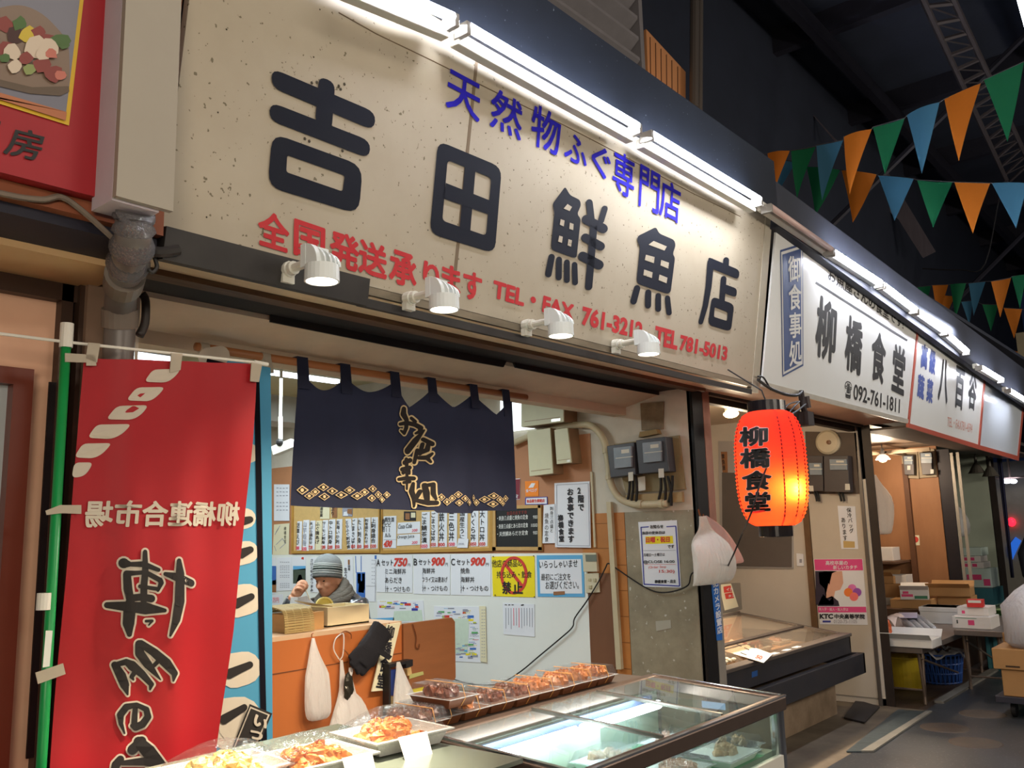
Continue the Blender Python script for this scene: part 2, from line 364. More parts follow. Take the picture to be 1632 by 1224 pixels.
mb = MB(); mb.box((5.25, 2.78, 2.42), (8.2, 2.84, 2.5)); mb.box((5.25, 2.70, 2.45), (8.2, 2.73, 2.49)); mb.struct('trim_rail_dining', M('dark_rail', (70, 56, 48), .6, .2, noise=.4))
mb = MB(); mb.box((8.25, W2.px(1406, 900).y, 0), (8.262, W2.px(1386, 900).y, 2.5)); mb.struct('trim_post_dining', M('dark_brown_post', (54, 46, 42), .5, .3, noise=.4))
mb = MB(); mb.box((8.22, W2.px(1384, 900).y-.02, .0), (8.248, W2.px(1384, 900).y+.01, 2.48)); mb.struct('trim_guide_dining', M('guide_grey', (108, 102, 98), .4, .5, noise=.3))
# bay three: greengrocer
ply = M('brown_plywood', (158, 112, 76), .6, noise=.3, scale=5, stretch=(1, 1, .3), col2=(110, 72, 46))
MB().box((11.7, W3.px(1506, 850).y, 0), (11.74, 7, 2.9)).struct('wall_right_grocer', ply)
pb_ = W3.px(1449, 800); mb = MB(); mb.box((11.64, pb_.y-.03, 0), (11.7, pb_.y+.03, 2.3)); mb.struct('trim_ply_batten', M('ply_dark', (96, 62, 40), .6, noise=.3))
MB().box((8.3, 6.9, 0), (11.7, 7, 2.9)).struct('wall_back_grocer', ply)
MB().box((8.3, 2.75, 2.50), (11.7, 7, 2.58)).struct('ceiling_grocer', M('grocer_ceiling', (120, 100, 84), .45, noise=.3))
mb = MB(); mb.box((11.7, W3.px(1526, 850).y, 0), (11.72, W3.px(1505, 850).y, 2.45)); mb.struct('trim_post_grocer', M('navy_post', (40, 36, 42), .5, .2, noise=.3))
mb = MB(); mb.box((11.7, W3.px(1532, 850).y, 0), (11.71, W3.px(1527, 850).y, 2.4)); mb.box((11.7, W3.px(1542, 850).y, 0), (11.71, W3.px(1537, 850).y, 2.4)); mb.struct('trim_guide_grocer', paleal)
MB().box((8.3, 2.32, 2.42), (14.0, 2.75, 2.44)).struct('trim_soffit_grocer', M('grocer_soffit', (92, 78, 70), .6, noise=.4, scale=4))
# bay four
sage = M('sage_wall', (176, 186, 168), .6, noise=.2, scale=3)
MB().box((13.9, W4.px(1589, 880).y, 0), (13.95, 7, 2.9)).struct('wall_right_stall', sage)
MB().box((11.76, 6.9, 0), (13.9, 7, 2.9)).struct('wall_back_stall', sage)
MB().box((11.76, 2.75, 2.5), (13.9, 7, 2.58)).struct('ceiling_stall', M('stall_ceiling', (90, 84, 78), .6))
mb = MB(); mb.box((13.9, W4.px(1599, 880).y, 0), (13.93, W4.px(1588, 880).y, 2.5)); mb.struct('trim_post_stall', M('dark_brown_post'))
MB().box((14.1, 2.3, 2.3), (20, 2.4, 4.2)).struct('wall_facade_far', M('far_facade', (150, 140, 116), .7, noise=.3))
MB().box((18, 2.9, 0), (18.2, 9, 2.6)).struct('wall_far_grey', M('far_grey', (150, 146, 134), .7, noise=.2))
MB().box((24, -4, 0), (24.2, 9, 7)).struct('wall_end', M('end_blue_wall', (66, 92, 150), .6, noise=.3, scale=2))
# left neighbour
cream_n = M('neighbour_cream', (226, 188, 138), .6, noise=.15, scale=3)
beige_n = M('neighbour_beige', (224, 178, 148), .6, noise=.2, scale=3)
MB().box((-3, 2.8, 0), (1.24, 2.95, 2.40)).struct('wall_neighbour', beige_n)
zz_ = lambda y, Y: onY(0, y, Y).z
MB().box((-3, 2.50, zz_(389, 2.5)), (1.22, 2.80, zz_(330, 2.5))).struct('trim_neighbour_fascia', cream_n)
MB().box((-3, 2.30, zz_(337, 2.3)), (1.19, 2.5, zz_(300, 2.3))).struct('trim_neighbour_band', M('navy_band', (34, 34, 48), .6, noise=.2))
MB().box((-3, 2.265, zz_(311, 2.265)), (1.19, 2.30, zz_(262, 2.265))).struct('trim_neighbour_rust', M('rust_orange', (140, 78, 48), .7, noise=.4, scale=6))
mb = MB(); mb.box((-3, 2.76, 2.34), (1.2, 2.8, 2.40)); mb.box((1.13, 2.76, 0), (1.165, 2.8, 2.40)); mb.box((1.175, 2.74, 0), (1.19, 2.8, 2.40))
mb.struct('trim_neighbour_frame', M('dark_bronze', (70, 52, 42), .45, .3, noise=.3))
MB().box((1.19, 2.72, 0), (1.28, 2.9, 2.46)).struct('trim_pier', M('pier_brown', (134, 110, 92), .6, noise=.3))
mb = MB(); mb.box((1.0, 2.74, 0), (1.055, 2.83, 2.11)); mb.box((-.2, 2.74, 2.06), (1.0, 2.83, 2.11)); mb.struct('door_1', M('red_brown_door', (112, 52, 36), .4, noise=.3, scale=10, stretch=(1, 1, .15)))
MB().box((-.2, 2.78, 0), (1.0, 2.805, 2.06)).struct('door_1_pane', M('door_pane', (170, 176, 178), .25))
MB().box((1.105, 2.752, 1.0), (1.125, 2.76, 2.08)).struct('trim_dark_edge', M('black_steel'))
# building over the shops and the dark arcade roof
darkroof = M('dark_roof', (48, 54, 70), .75, noise=.4, scale=2)
MB().box((1.2, 2.08, 3.5), (5.1, 2.14, 3.85)).struct('trim_fascia_dark', M('fascia_paint', (38, 44, 56), .5, noise=.35, scale=5, spots=(60, .72, (120, 130, 140))))
MB().hexa([(5.1, 2.08, 3.42), (13, 2.08, 2.92), (13, 2.14, 2.92), (5.1, 2.14, 3.42)], [(5.1, 2.08, 3.72), (13, 2.08, 3.42), (13, 2.14, 3.42), (5.1, 2.14, 3.72)]).struct('trim_fascia_grey', M('fascia_grey', (54, 58, 70), .6, noise=.4, scale=3))
MB().box((-6, 3.9, 3.0), (40, 4.1, 8)).struct('wall_upper', darkroof)
MB().box((-6, -8, 7.6), (40, 4.1, 7.8)).struct('ceiling_arcade', darkroof)
MB().box((1.2, 2.14, 3.62), (14, 3.9, 3.66)).struct('trim_canopy_top', darkroof)
mb = MB()
for i in range(10): mb.box((2+i*2.6, -8, 7.3), (2.12+i*2.6, 4, 7.6))
for i in range(5): mb.box((0, 3.2-i*2.0, 7.1), (40, 3.3-i*2.0, 7.3))
for i in range(3): mb.tube([(9+i*5, 3.8, 4.2), (11+i*5, 1.2, 7.2)], .035, 6)
mb.struct('trim_roof_beams', M('roof_steel', (48, 48, 60), .6, .3, noise=.3))
# lattice girder and sloped roof sheets
mb = MB(); a0, a1 = onZ(1462, -20, 6.2), onZ(1606, 292, 6.2); b0, b1 = onZ(1510, -20, 6.3), onZ(1640, 260, 6.3)
mb.tube([a0, a1], .03, 6); mb.tube([b0, b1], .03, 6)
for i in range(17):
    t = i/16; mb.tube([a0.lerp(a1, t), b0.lerp(b1, t)], .022, 5)
    if i < 16: mb.tube([a0.lerp(a1, t), b0.lerp(b1, t+1/16)], .008, 4)
mb.struct('trim_lattice_girder', M('lattice_steel', (70, 64, 66), .6, .2))
sheet = M('roof_sheet', (112, 104, 112), .6, noise=.5, scale=3, stretch=(1, 10, 1))
mb = MB(); mb.prism([onX(x, y, 11) for x, y in ((1280, 165), (1325, 215), (1345, 235), (1330, 225))], (.05, 0, 0)); mb.prism([onX(x, y, 14) for x, y in ((1375, 262), (1400, 250), (1490, 400), (1470, 410), (1432, 350), (1420, 340), (1395, 300))], (.05, 0, 0))
mb.struct('trim_roof_sheet', sheet)
mb = MB(); mb.tube([onY(1107, -10, 2.9), onY(1106, 172, 2.9)], .035, 10); mb.tube([onY(1115, -10, 2.9), onY(1114, 180, 2.9)], .028, 10); mb.struct('trim_standpipe', M('standpipe', (92, 86, 82), .5, .2))
mb = MB()
for i in range(10):
    mb.prism([(x, y, z+i*.135-.3) for x, y, z in ((2.9, 2.62, 4.0), (4.24, 2.62, 4.0), (4.24, 2.50, 4.10), (2.9, 2.50, 4.10))], (0, 0, .02))
mb.box((4.26, 2.5, 3.66), (4.30, 2.7, 5.6)); mb.box((2.9, 2.70, 3.66), (4.30, 2.74, 5.6)); mb.struct('trim_louvre', M('louvre_grey', (120, 116, 118), .6, noise=.3))
ww = M('orange_boards', (196, 138, 92), .6, noise=.25, scale=4, stretch=(6, 6, .4))
mb = MB(); WB = PL((0, 3.0, 0), UX, UZ)
mb.panel(WB, ((1029, 125), (1089, 172), (1089, 116), (1026, 48)), .02, m=0)
for t in (.14, .28, .42, .56, .7, .85): mb.panel(WB, ((1029+60*t-.5, 170), (1029+60*t+.5, 170), (1027+62*t+.6, 50+66*t), (1027+62*t-.4, 50+66*t)), .003, .02, m=1)
mb.struct('window_1', [ww, M('board_gap', (90, 56, 36), .8)])
lamp('POINT', (5.0, 2.6, 4.05), 9, (1, .62, .32), .08)
# ------------------------------------------------------------------ shop signs
def rq(pts, r, k=4):                                   # rounded polygon outline (pixels)
    out = []; n = len(pts)
    for i in range(n):
        p0, p1, p2 = pts[i-1], pts[i], pts[(i+1) % n]
        d0 = math.dist(p0, p1); d2 = math.dist(p2, p1); a = min(r, d0*.49)/d0; b = min(r, d2*.49)/d2
        A = (p1[0]+(p0[0]-p1[0])*a, p1[1]+(p0[1]-p1[1])*a); B = (p1[0]+(p2[0]-p1[0])*b, p1[1]+(p2[1]-p1[1])*b)
        for j in range(k+1):
            t = j/k; out.append(((1-t)**2*A[0]+2*t*(1-t)*p1[0]+t*t*B[0], (1-t)**2*A[1]+2*t*(1-t)*p1[1]+t*t*B[1]))
    return out
def zt(z, pts): return [(z[0]+x/z[2], z[1]+y/z[2]) for x, y in pts]
def pol(mb, pl, pts, m=0, off=.004, z=None, r=0, surf=None):
    if z: pts = zt(z, pts); r = r/z[2]
    if r: pts = rq(pts, r)
    q = [pl.px(x, y, off) for x, y in pts]
    if surf: q = [surf(p) for p in q]
    mb.add(q, [tuple(range(len(q)))[::-1]], m)
def ring(mb, pl, o, i, ro, ri, m=0, off=.004, z=None):
    o, i = rq(zt(z, o), ro/z[2]), rq(zt(z, i), ri/z[2]); n = len(o)
    mb.add([pl.px(x, y, off) for x, y in o+i], [(k, n+k, n+(k+1) % n, (k+1) % n) for k in range(n)], m)
def chars(mb, pl, lst, slope, z=None, bold=.02, m=0, off=.004, shear=0, lean=-.02):
    for c, cx, cy, w_, h_ in lst:
        if z: cx, cy, w_, h_ = z[0]+cx/z[2], z[1]+cy/z[2], w_/z[2], h_/z[2]
        bl = (cx-w_/2+lean*h_*.5, cy-w_/2*slope+h_/2); br = (cx+w_/2+lean*h_*.5, cy+w_/2*slope+h_/2); tl = (cx-w_/2-lean*h_*.5, cy-w_/2*slope-h_/2)
        text(mb, pl, c, bl, br, tl, bold, m, off, shear)

sign_m = M('sign_cream', (178, 168, 150), .55, spec=.3, noise=.28, scale=2.2, col2=(146, 132, 108), bump=.02, spots=(55, .685, (112, 104, 84)))
ink = M('ink_navy', (24, 27, 40), .7, spec=.2, noise=.2, scale=6, col2=(40, 44, 48))
red_i = M('ink_red', (186, 44, 52), .5, noise=.2, scale=14, col2=(206, 96, 92), spec=.2)
blue_i = M('ink_blue', (44, 38, 176), .8, spec=.1)
blk = M('ink_black', (24, 23, 24), .5)
sg = thing('shop_sign', 'wide weathered cream fishmonger sign with big black characters, red phone numbers below', 'sign', (3.1, 2.3, 2.46))
mb = MB(); mb.uvbox(SIGN, 1.2, 0, 2.385, 1.12, .03, -.03); mb.uvbox(SIGN, 2.393, 0, 5.03, 1.12, .03, -.03)
mb.build('panel', sign_m, sg)
mb = MB(); mb.uvbox(SIGN, 2.380, 0, 2.396, 1.12, .0035, -.002)
pline(mb, SIGN, [(540, 20), (600, 54), (690, 97), (740, 122), (800, 152), (900, 200), (1000, 252), (1100, 306), (1180, 345)], .0022, .001)
mb.build('seam', M('seam_brown', (116, 100, 80), .8), sg)
mb = MB(); mb.uvbox(SIGN, 1.95, -.03, 5.03, -.002, .03, -.03); mb.uvbox(SIGN, 1.2, -.075, 1.95, .02, .05, -.02, 1); mb.uvbox(SIGN, 1.95, -.075, 5.03, -.045, .035, -.03, 1)
mb.build('bottom_channel', [M('channel_grey', (138, 126, 106), .5, .3, noise=.5, scale=9, stretch=(1, 6, 6)), M('channel_dark', (52, 49, 47), .6, noise=.4)], sg)
mb = MB(); ZA = (400, 90, 4.533); ZB = (660, 210, 5.828); ZC = (850, 280, 5.32); ZD = (1080, 400, 5.83)
pol(mb, SIGN, [(150, 84), (903, 404), (890, 535), (148, 222)], z=ZA, r=85)
pol(mb, SIGN, [(140, 328), (865, 610), (855, 738), (130, 458)], z=ZA, r=85)
pol(mb, SIGN, [(492, 140), (609, 190), (583, 540), (462, 490)], z=ZA, r=60, off=.0045)
ring(mb, SIGN, [(155, 552), (808, 790), (780, 1140), (120, 940)], [(262, 712), (678, 860), (662, 975), (255, 835)], 110, 20, z=ZA)
ring(mb, SIGN, [(222, 82), (815, 330), (750, 1130), (145, 945)], [(312, 262), (718, 430), (668, 965), (262, 825)], 100, 40, z=ZB)
pol(mb, SIGN, [(472, 320), (570, 365), (522, 925), (424, 890)], z=ZB, off=.0045)
pol(mb, SIGN, [(295, 475), (705, 638), (692, 768), (278, 620)], z=ZB, off=.005)
HP = []
pol(mb, SIGN, [(270, 92), (312, 165), (395, 205), (405, 250), (372, 325), (402, 365), (368, 690), (345, 697), (165, 632), (150, 600), (180, 310), (163, 240)], z=ZC, r=22)
for h in ([(290, 240), (328, 265), (308, 300), (258, 278)], [(232, 368), (265, 380), (258, 430), (225, 415)], [(310, 398), (342, 410), (338, 462), (305, 450)], [(220, 508), (250, 518), (243, 570), (210, 558)], [(298, 538), (328, 548), (320, 602), (290, 590)],
          [(1020, 553), (1132, 600), (1112, 635), (978, 585)], [(955, 670), (1028, 690), (1022, 742), (945, 715)], [(1085, 715), (1150, 738), (1145, 788), (1078, 760)], [(940, 795), (1012, 820), (1005, 868), (933, 843)], [(1070, 838), (1137, 865), (1130, 912), (1062, 885)]):
    HP.append(h)
pol(mb, SIGN, [(1040, 435), (1068, 490), (1195, 545), (1207, 590), (1182, 665), (1202, 695), (1165, 985), (1140, 1002), (895, 920), (876, 890), (905, 600), (880, 550), (885, 512)], z=ZC, r=22)
for a, b, w_ in (((155, 690), (128, 835), 55), ((218, 712), (216, 862), 52), ((285, 735), (285, 885), 50), ((350, 755), (355, 905), 48), ((475, 228), (492, 370), 58), ((605, 280), (575, 380), 52),
                 ((450, 372), (592, 448), 80), ((443, 527), (570, 598), 75), ((420, 684), (556, 755), 82), ((515, 400), (470, 940), 62), ((880, 955), (850, 1065), 55), ((975, 990), (973, 1100), 52), ((1060, 1018), (1060, 1130), 48), ((1138, 1038), (1152, 1162), 45)):
    stroke(mb, SIGN, [a, b], w_, z=ZC)
stroke(mb, SIGN, [(451, 85), (447, 160)], 55, z=ZD)
pol(mb, SIGN, [(278, 52), (577, 178), (567, 266), (300, 155)], z=ZD, r=40)
stroke(mb, SIGN, [(308, 105), (288, 330), (258, 510), (215, 660)], [62, 56, 50, 44], z=ZD)
stroke(mb, SIGN, [(428, 258), (412, 465)], 52, z=ZD)
pol(mb, SIGN, [(430, 305), (552, 350), (546, 430), (430, 392)], z=ZD, r=30)
ring(mb, SIGN, [(318, 422), (527, 495), (495, 750), (282, 685)], [(345, 520), (468, 570), (458, 650), (338, 612)], 50, 12, z=ZD)
mb.build('big_lettering', ink, sg)
mb = MB()
for h in HP: pol(mb, SIGN, h, z=ZC, off=.0052)
mb.build('letter_counter', sign_m, sg)
mb = MB(); random.seed(3)
for i in range(60):
    u, v = random.uniform(1.25, 5), random.uniform(.02, 1.05); r = random.choice((.0015, .002, .003)); mb.lathe([(r, .0), (r*.6, .0015)], SIGN.at(u, v, .001), SIGN.n, 6)
for x, y in ((497, 132), (505, 131), (540, 137), (543, 142), (549, 134), (486, 221), (493, 225), (546, 240)): mb.lathe([(.006, 0), (.003, .002)], SIGN.px(x, y, .002), SIGN.n, 5)
mb.build('paint_chips', M('chip_dark', (70, 64, 52), .8), sg)
mb = MB()
chars(mb, SIGN, [('天', 738, 152, 54, 64), ('然', 806, 181, 50, 66), ('物', 869, 207, 46, 68), ('ふ', 917, 238, 36, 46), ('ぐ', 957, 258, 30, 50), ('専', 993, 278, 34, 68), ('門', 1034, 302, 32, 68), ('店', 1067, 320, 32, 62)], .50, bold=.018, shear=.06)
mb.build('blue_lettering', blue_i, sg)
mb = MB()
chars(mb, SIGN, [('全', 435, 368, 50, 58), ('国', 492, 384, 50, 58), ('発', 548, 400, 47, 58), ('送', 593, 413, 46, 55), ('承', 641, 428, 44, 55), ('り', 686, 440, 26, 44), ('ま', 718, 446, 30, 46), ('す', 752, 456, 30, 46)], .30, bold=.034)
text(mb, SIGN, 'TEL・FAX', (783, 474), (912, 511), (786, 446), .045)
text(mb, SIGN, '761-3212', (925, 518), (1022, 542), (928, 487), .045)
text(mb, SIGN, 'TEL', (1041, 549), (1078, 558), (1044, 519), .045)
text(mb, SIGN, '781-5013', (1081, 558), (1157, 576), (1084, 533), .045)
mb.build('red_lettering', red_i, sg)
mb = MB(); mb.uvbox(SIGN, 5.03, -.06, 5.12, 1.12, .035, -.03); mb.struct('trim_sign_edge', M('edge_strip', (176, 168, 150), .5, .1, noise=.3))
mb = MB(); mb.uvbox(SIGN, 1.14, -.05, 1.2, 1.15, .01, -.05); mb.struct('trim_sign_rust', M('rust_orange'))

white_s = M('sign_white', (224, 226, 224), .22, noise=.08, scale=2, col2=(190, 190, 180))
s2 = thing('restaurant_sign', 'white dining hall sign with tall black characters and a blue vertical plaque', 'sign', (6.6, 2.3, 2.46))
mb = MB(); mb.panel(SIGN, ((1212, 610), (1444, 669), (1460, 512), (1236, 346)), .012); mb.build('panel', white_s, s2)
mb = MB(); mb.panel(SIGN, ((1211, 616), (1444, 675), (1444, 668), (1212, 608)), .02, -.004); mb.build('bottom_channel', M('channel_pale', (190, 184, 172), .4, .3, noise=.3), s2)
Z6 = (1212, 360, 3.886); mb = MB()
pol(mb, SIGN, [(122, 150), (263, 107), (266, 866), (136, 936)], 0, .014, Z6); pol(mb, SIGN, [(128, 162), (258, 122), (261, 856), (141, 922)], 1, .0155, Z6); pol(mb, SIGN, [(136, 178), (251, 140), (254, 846), (148, 904)], 0, .017, Z6)
mb.build('blue_plaque', [M('plaque_blue', (44, 72, 128), .35), white_s], s2)
mb = MB(); vtext(mb, SIGN, '御食事処', zt(Z6, [(193, 180)])[0], zt(Z6, [(201, 872)])[0], 82/3.886, .02, off=.019); mb.build('plaque_lettering', white_s, s2)
mb = MB()
text(mb, SIGN, 'お魚屋さんの食堂です!', (1316, 446), (1437, 526), (1317, 424), .022, off=.014)
stroke(mb, SIGN, [(1300, 450), (1446, 543)], 3.4, off=.014, caps=False)
chars(mb, SIGN, [('柳', 395, 640, 125, 385), ('橋', 567, 738, 105, 345), ('食', 720, 812, 88, 315), ('堂', 846, 887, 78, 300)], .50, Z6, .035, off=.014, lean=-.05)
text(mb, SIGN, '☎', (1343, 633), (1354, 636), (1344, 606), .02, off=.014)
text(mb, SIGN, '092-761-1811', (1357, 637), (1431, 659), (1358, 611), .02, off=.014)
mb.build('lettering', blk, s2)
s3 = thing('greengrocer_sign', 'white greengrocer sign with red frame, blue and black characters', 'sign', (9.3, 2.3, 2.4))
rf = M('frame_red', (176, 84, 66), .4, noise=.2)
mb = MB(); mb.panel(SIGN, ((1446, 676), (1557, 709), (1567, 594), (1462, 516)), .012); mb.build('panel', white_s, s3)
mb = MB(); mb.panel(SIGN, ((1444, 681), (1558, 716), (1558, 709), (1444, 674)), .022); mb.panel(SIGN, ((1444, 680), (1446, 680), (1462, 514), (1460, 512)), .02); mb.panel(SIGN, ((1556, 714), (1558.5, 715), (1569, 595), (1567, 594)), .02); mb.panel(SIGN, ((1460, 518), (1567, 597), (1567, 593), (1460, 513)), .02)
mb.build('red_frame', rf, s3)
Z9 = (1430, 420, 5.1); mb = MB()
chars(mb, SIGN, [('高', 207, 755, 52, 205), ('級', 274, 797, 48, 205), ('蔬', 180, 1000, 55, 200), ('菜', 252, 1035, 50, 200)], .5, Z9, .05, off=.014, lean=-.06); mb.build('blue_lettering', M('ink_slate_blue', (64, 82, 150), .5), s3)
mb = MB(); chars(mb, SIGN, [('八', 365, 950, 78, 360), ('百', 495, 1010, 72, 345), ('谷', 600, 1045, 66, 290)], .5, Z9, .045, off=.014, lean=-.06); mb.build('black_lettering', blk, s3)
mb = MB(); text(mb, SIGN, 'TEL・FAX781-4594', (1507, 679), (1547, 690), (1508, 664), .0, off=.014); mb.build('phone_lettering', M('ink_faded_red', (190, 130, 116), .6), s3)
s4 = thing('blank_sign', 'blank white sign with red frame at far end of the row', 'sign', (11.7, 2.3, 2.35))
mb = MB(); mb.panel(SIGN, ((1559, 710), (1620, 727), (1628, 645), (1570, 597)), .012); mb.build('panel', M('sign_gloss', (206, 214, 222), .12), s4)
mb = MB(); mb.panel(SIGN, ((1558, 716), (1621, 734), (1621, 727), (1558, 709)), .022); mb.panel(SIGN, ((1619, 732), (1621, 733), (1630, 646), (1628, 645)), .02); mb.build('red_frame', rf, s4)

# fluorescent battens along the top of the signs
tube_m = M('tube_lit', (236, 240, 255), .3, emit=45); tube_off = M('tube_unlit', (214, 186, 180), .35)
fix_m = M('batten_white', (226, 224, 214), .45, noise=.15); cap_m = M('socket_grey', (150, 146, 140), .5)
def batten(p, q, lit, label, grp='fluorescent battens over the signs', bz=-.035):
    a, b = onY(*p, 2.0), onY(*q, 2.0); d = (b-a).normalized()
    t = thing('fluorescent_lamp', label, 'lamp', (a+b)/2, grp)
    mb = MB(); o = V((0, .055, bz)); mb.rbox((a+b)/2+o, (b-a)*.5, (0, .022, 0), (0, 0, .025)); mb.build('batten', fix_m, t, bevel=.004)
    MB().tube([a+d*.02, b-d*.02], .018, 12).build('tube', tube_m if lit else tube_off, t, smooth=True)
    mb = MB()
    for e, s_ in ((a, 1), (b, -1)): mb.rbox(e+d*s_*.008+V((0, .02, -.012)), d*.012, (0, .034, 0), (0, 0, .026))
    mb.build('socket', cap_m, t, bevel=.003)
batten((560, -44), (727, 30), 1, 'lit fluorescent batten over the left end of the cream sign, cut by the picture edge')
batten((741, 40), (1019, 203), 1, 'lit fluorescent batten over the middle of the cream sign')
batten((1035, 212), (1212, 319), 1, 'lit fluorescent batten over the right end of the cream sign')
batten((1226, 328), (1326, 398), 0, 'unlit pinkish fluorescent batten over the corner of the dining hall sign', bz=.012)
batten((1327, 400), (1405, 451), 1, 'lit fluorescent batten over the heading of the dining hall sign', bz=.012)
batten((1408, 453), (1460, 493), 1, 'lit fluorescent batten over the right end of the dining hall sign', bz=.012)
batten((1462, 495), (1508, 528), 1, 'lit fluorescent batten over the left of the red-framed greengrocer sign', bz=.012)
batten((1509, 530), (1543, 560), 1, 'lit fluorescent batten over the middle of the red-framed greengrocer sign', bz=.012)
batten((1563, 584), (1598, 605), 1, 'lit fluorescent batten where the greengrocer sign meets the blank sign', bz=.012)
batten((1609, 621), (1640, 640), 1, 'lit fluorescent batten farthest away over the blank sign', bz=.012)
for x0, x1 in ((1.9, 3.3), (3.4, 4.7), (5.9, 7.5), (7.7, 9.2)):
    lamp('AREA', ((x0+x1)/2, 2.0, 3.42), 17, (.93, .95, 1), x1-x0, .03, aim=((x0+x1)/2, 2.22, 2.9))

# small white spotlights under the cream sign
lens_m = M('lens_lit', (255, 240, 214), .3, emit=9); wp_m = M('white_plastic', (226, 232, 232), .4)
for i, (hx, hy, l) in enumerate(((513, 449, 'white finned spotlight under the characters for nationwide shipping, leftmost of four'), (708, 494, 'white finned spotlight left of the TEL FAX lettering, second of four'), (894, 536, 'white finned spotlight under the letters FAX, third of four'), (1034, 565, 'white finned spotlight left of the second TEL number, rightmost of four'))):
    c = onY(hx, hy, 2.10); R = .052
    t = thing('spotlight', l, 'spotlight', c, 'white spotlights under the cream sign')
    mb = MB(); mb.lathe([(R*.2, .052), (R, .05), (R*1.03, .0), (R*.93, .0), (R*.93, .012)], c, seg=24); lr_ = mb.build('lens_ring', wp_m, t, smooth=False)
    MB().lathe([(R*.9, .006), (R*.9, .004)], c, seg=24).build('lens', lens_m, lr_)
    mb = MB()
    for k in range(6):                                  # cooling fins: quarter-round plates standing on the ring
        x = -R*.82+k*R*.33; hw = math.sqrt(max(R*R-x*x, 0))
        th = .02 if k == 0 else .007
        pts = [c+V((x, hw, .045)), c+V((x, hw, .118-.004*k))]+[c+V((x, hw-2*hw*math.sin(math.pi/2*j/7), .05+(.068-.004*k)*math.cos(math.pi/2*j/7))) for j in range(1, 8)]
        mb.prism(pts, (th, 0, 0))
    mb.rbox(c+V((0, R*.72, .082)), (R*.85, 0, 0), (0, .012, 0), (0, 0, .036))
    mb.build('heat_fins', wp_m, t)
    base = V((c.x, 2.29, c.z+.075))
    mb = MB(); mb.tube([c+V((0, R*.8, .075)), base], .014, 10); mb.tube([base+V((0, -.05, 0)), base+V((0, -.035, 0))], .022, 12); mb.tube([base+V((0, -.03, 0)), base+V((0, 0, 0))], .026, 12); mb.rbox(base+V((0, -.01, -.03)), (.022, 0, 0), (0, .012, 0), (0, 0, .014))
    mb.build('mount_arm', M('arm_white', (214, 212, 200), .5), t)
    lamp('SPOT', c+V((0, 0, -.01)), (460, 100, 105, 100)[i], (1, .84, .62), .03, aim=(c+V((-.30, -.12, -1.4)) if i < 1 else V((c.x-.2, 2.7, .9))), spot=(54, 100, 105, 105)[i], blend=.7)

# ------------------------------------------------------------------ left neighbour: red sign, duct, pipe
RS = PL((0, 2.22, 0), UX, UZ)
t = thing('red_sign', 'red sign with a yellow-bordered food photo above the left doorway', 'sign', (.5, 2.22, 2.47))
mb = MB(); mb.prism([RS.px(-260, 207), RS.px(162, 316), RS.px(192, -40), RS.px(-260, -150)], (0, .04, 0)); mb.build('panel', M('sign_red', (158, 26, 36), .5, noise=.2), t)
mb = MB(); pol(mb, RS, [(-200, 103), (110, 200), (138, -40), (-200, -140)], 0); pol(mb, RS, [(-200, 94), (104, 190), (132, -40), (-200, -140)], 1, .006)
mb.build('yellow_border', [M('border_yellow', (206, 168, 40), .5), M('photo_grey', (120, 120, 132), .4, noise=.3, scale=1.5, col2=(90, 92, 104))], t)
mb = MB(); Z = (0, 0, 2.914)
pol(mb, RS, [(-100, 60), (90, 15), (200, 60), (320, 190), (325, 400), (290, 440), (150, 430), (-100, 370)], 0, .008, Z, r=60)
pol(mb, RS, [(-100, 345), (150, 405), (320, 400), (322, 425), (280, 445), (140, 435), (-100, 378)], 1, .009, Z)
pol(mb, RS, [(-100, 440), (0, 430), (310, 520), (305, 560), (-100, 430)], 5, .009, Z)
random.seed(5)
for n_, (cx, cy, r, m_) in enumerate([(20, 110, 45, 2), (70, 170, 50, 3), (30, 230, 50, 2), (90, 110, 40, 4), (130, 160, 45, 6), (180, 150, 35, 2), (220, 190, 40, 2), (280, 190, 45, 4), (230, 220, 50, 7), (170, 220, 60, 7), (60, 240, 45, 7), (20, 270, 30, 4), (70, 310, 38, 7), (140, 320, 32, 8), (200, 300, 45, 2), (250, 340, 50, 2), (280, 350, 30, 9), (120, 270, 35, 2), (200, 250, 40, 7), (240, 250, 30, 9), (300, 210, 25, 4)]):
    pol(mb, RS, [(cx+r*random.uniform(.7, 1.15)*math.cos(a*.7), cy+r*random.uniform(.6, 1.0)*math.sin(a*.7)) for a in range(9)], m_, .010+n_*.0003, Z)
mb.build('food_photo', [M('ph_plate', (124, 104, 88), .4), M('ph_rim', (92, 76, 60), .4), M('ph_red', (132, 60, 54), .5), M('ph_dark', (64, 34, 30), .5), M('ph_green', (74, 104, 54), .5), M('ph_orange', (176, 110, 74), .5), M('ph_yellow', (200, 176, 60), .5), M('ph_white', (206, 190, 170), .5), M('ph_wasabi', (136, 148, 90), .5), M('ph_pink', (190, 112, 96), .5)], t)
mb = MB(); text(mb, RS, '房', (6, 246), (62, 259), (16, 200), .02, shear=.1); text(mb, RS, '工', (-60, 226), (-6, 240), (-50, 180), .02); mb.build('lettering', blk, t)
lil = M('duct_white', (164, 156, 142), .5, noise=.12, scale=3)
t = thing('duct_box', 'tall cream metal duct box beside the left end of the cream sign', 'duct', (1.05, 2.17, 2.455))
mb = MB(); mb.box((.975, 2.10, 2.455), (1.128, 2.12, 4.2)); mb.build('front_cover', lil, t)
mb = MB(); mb.box((.975, 2.122, 2.450), (1.10, 2.235, 4.2)); mb.build('side_cover', M('duct_lilac', (206, 196, 204), .5, noise=.15), t)
t = thing('drain_pipe', 'grey drain pipe wrapped in clear plastic under the cream duct', 'pipe', (1.15, 2.5, 0))
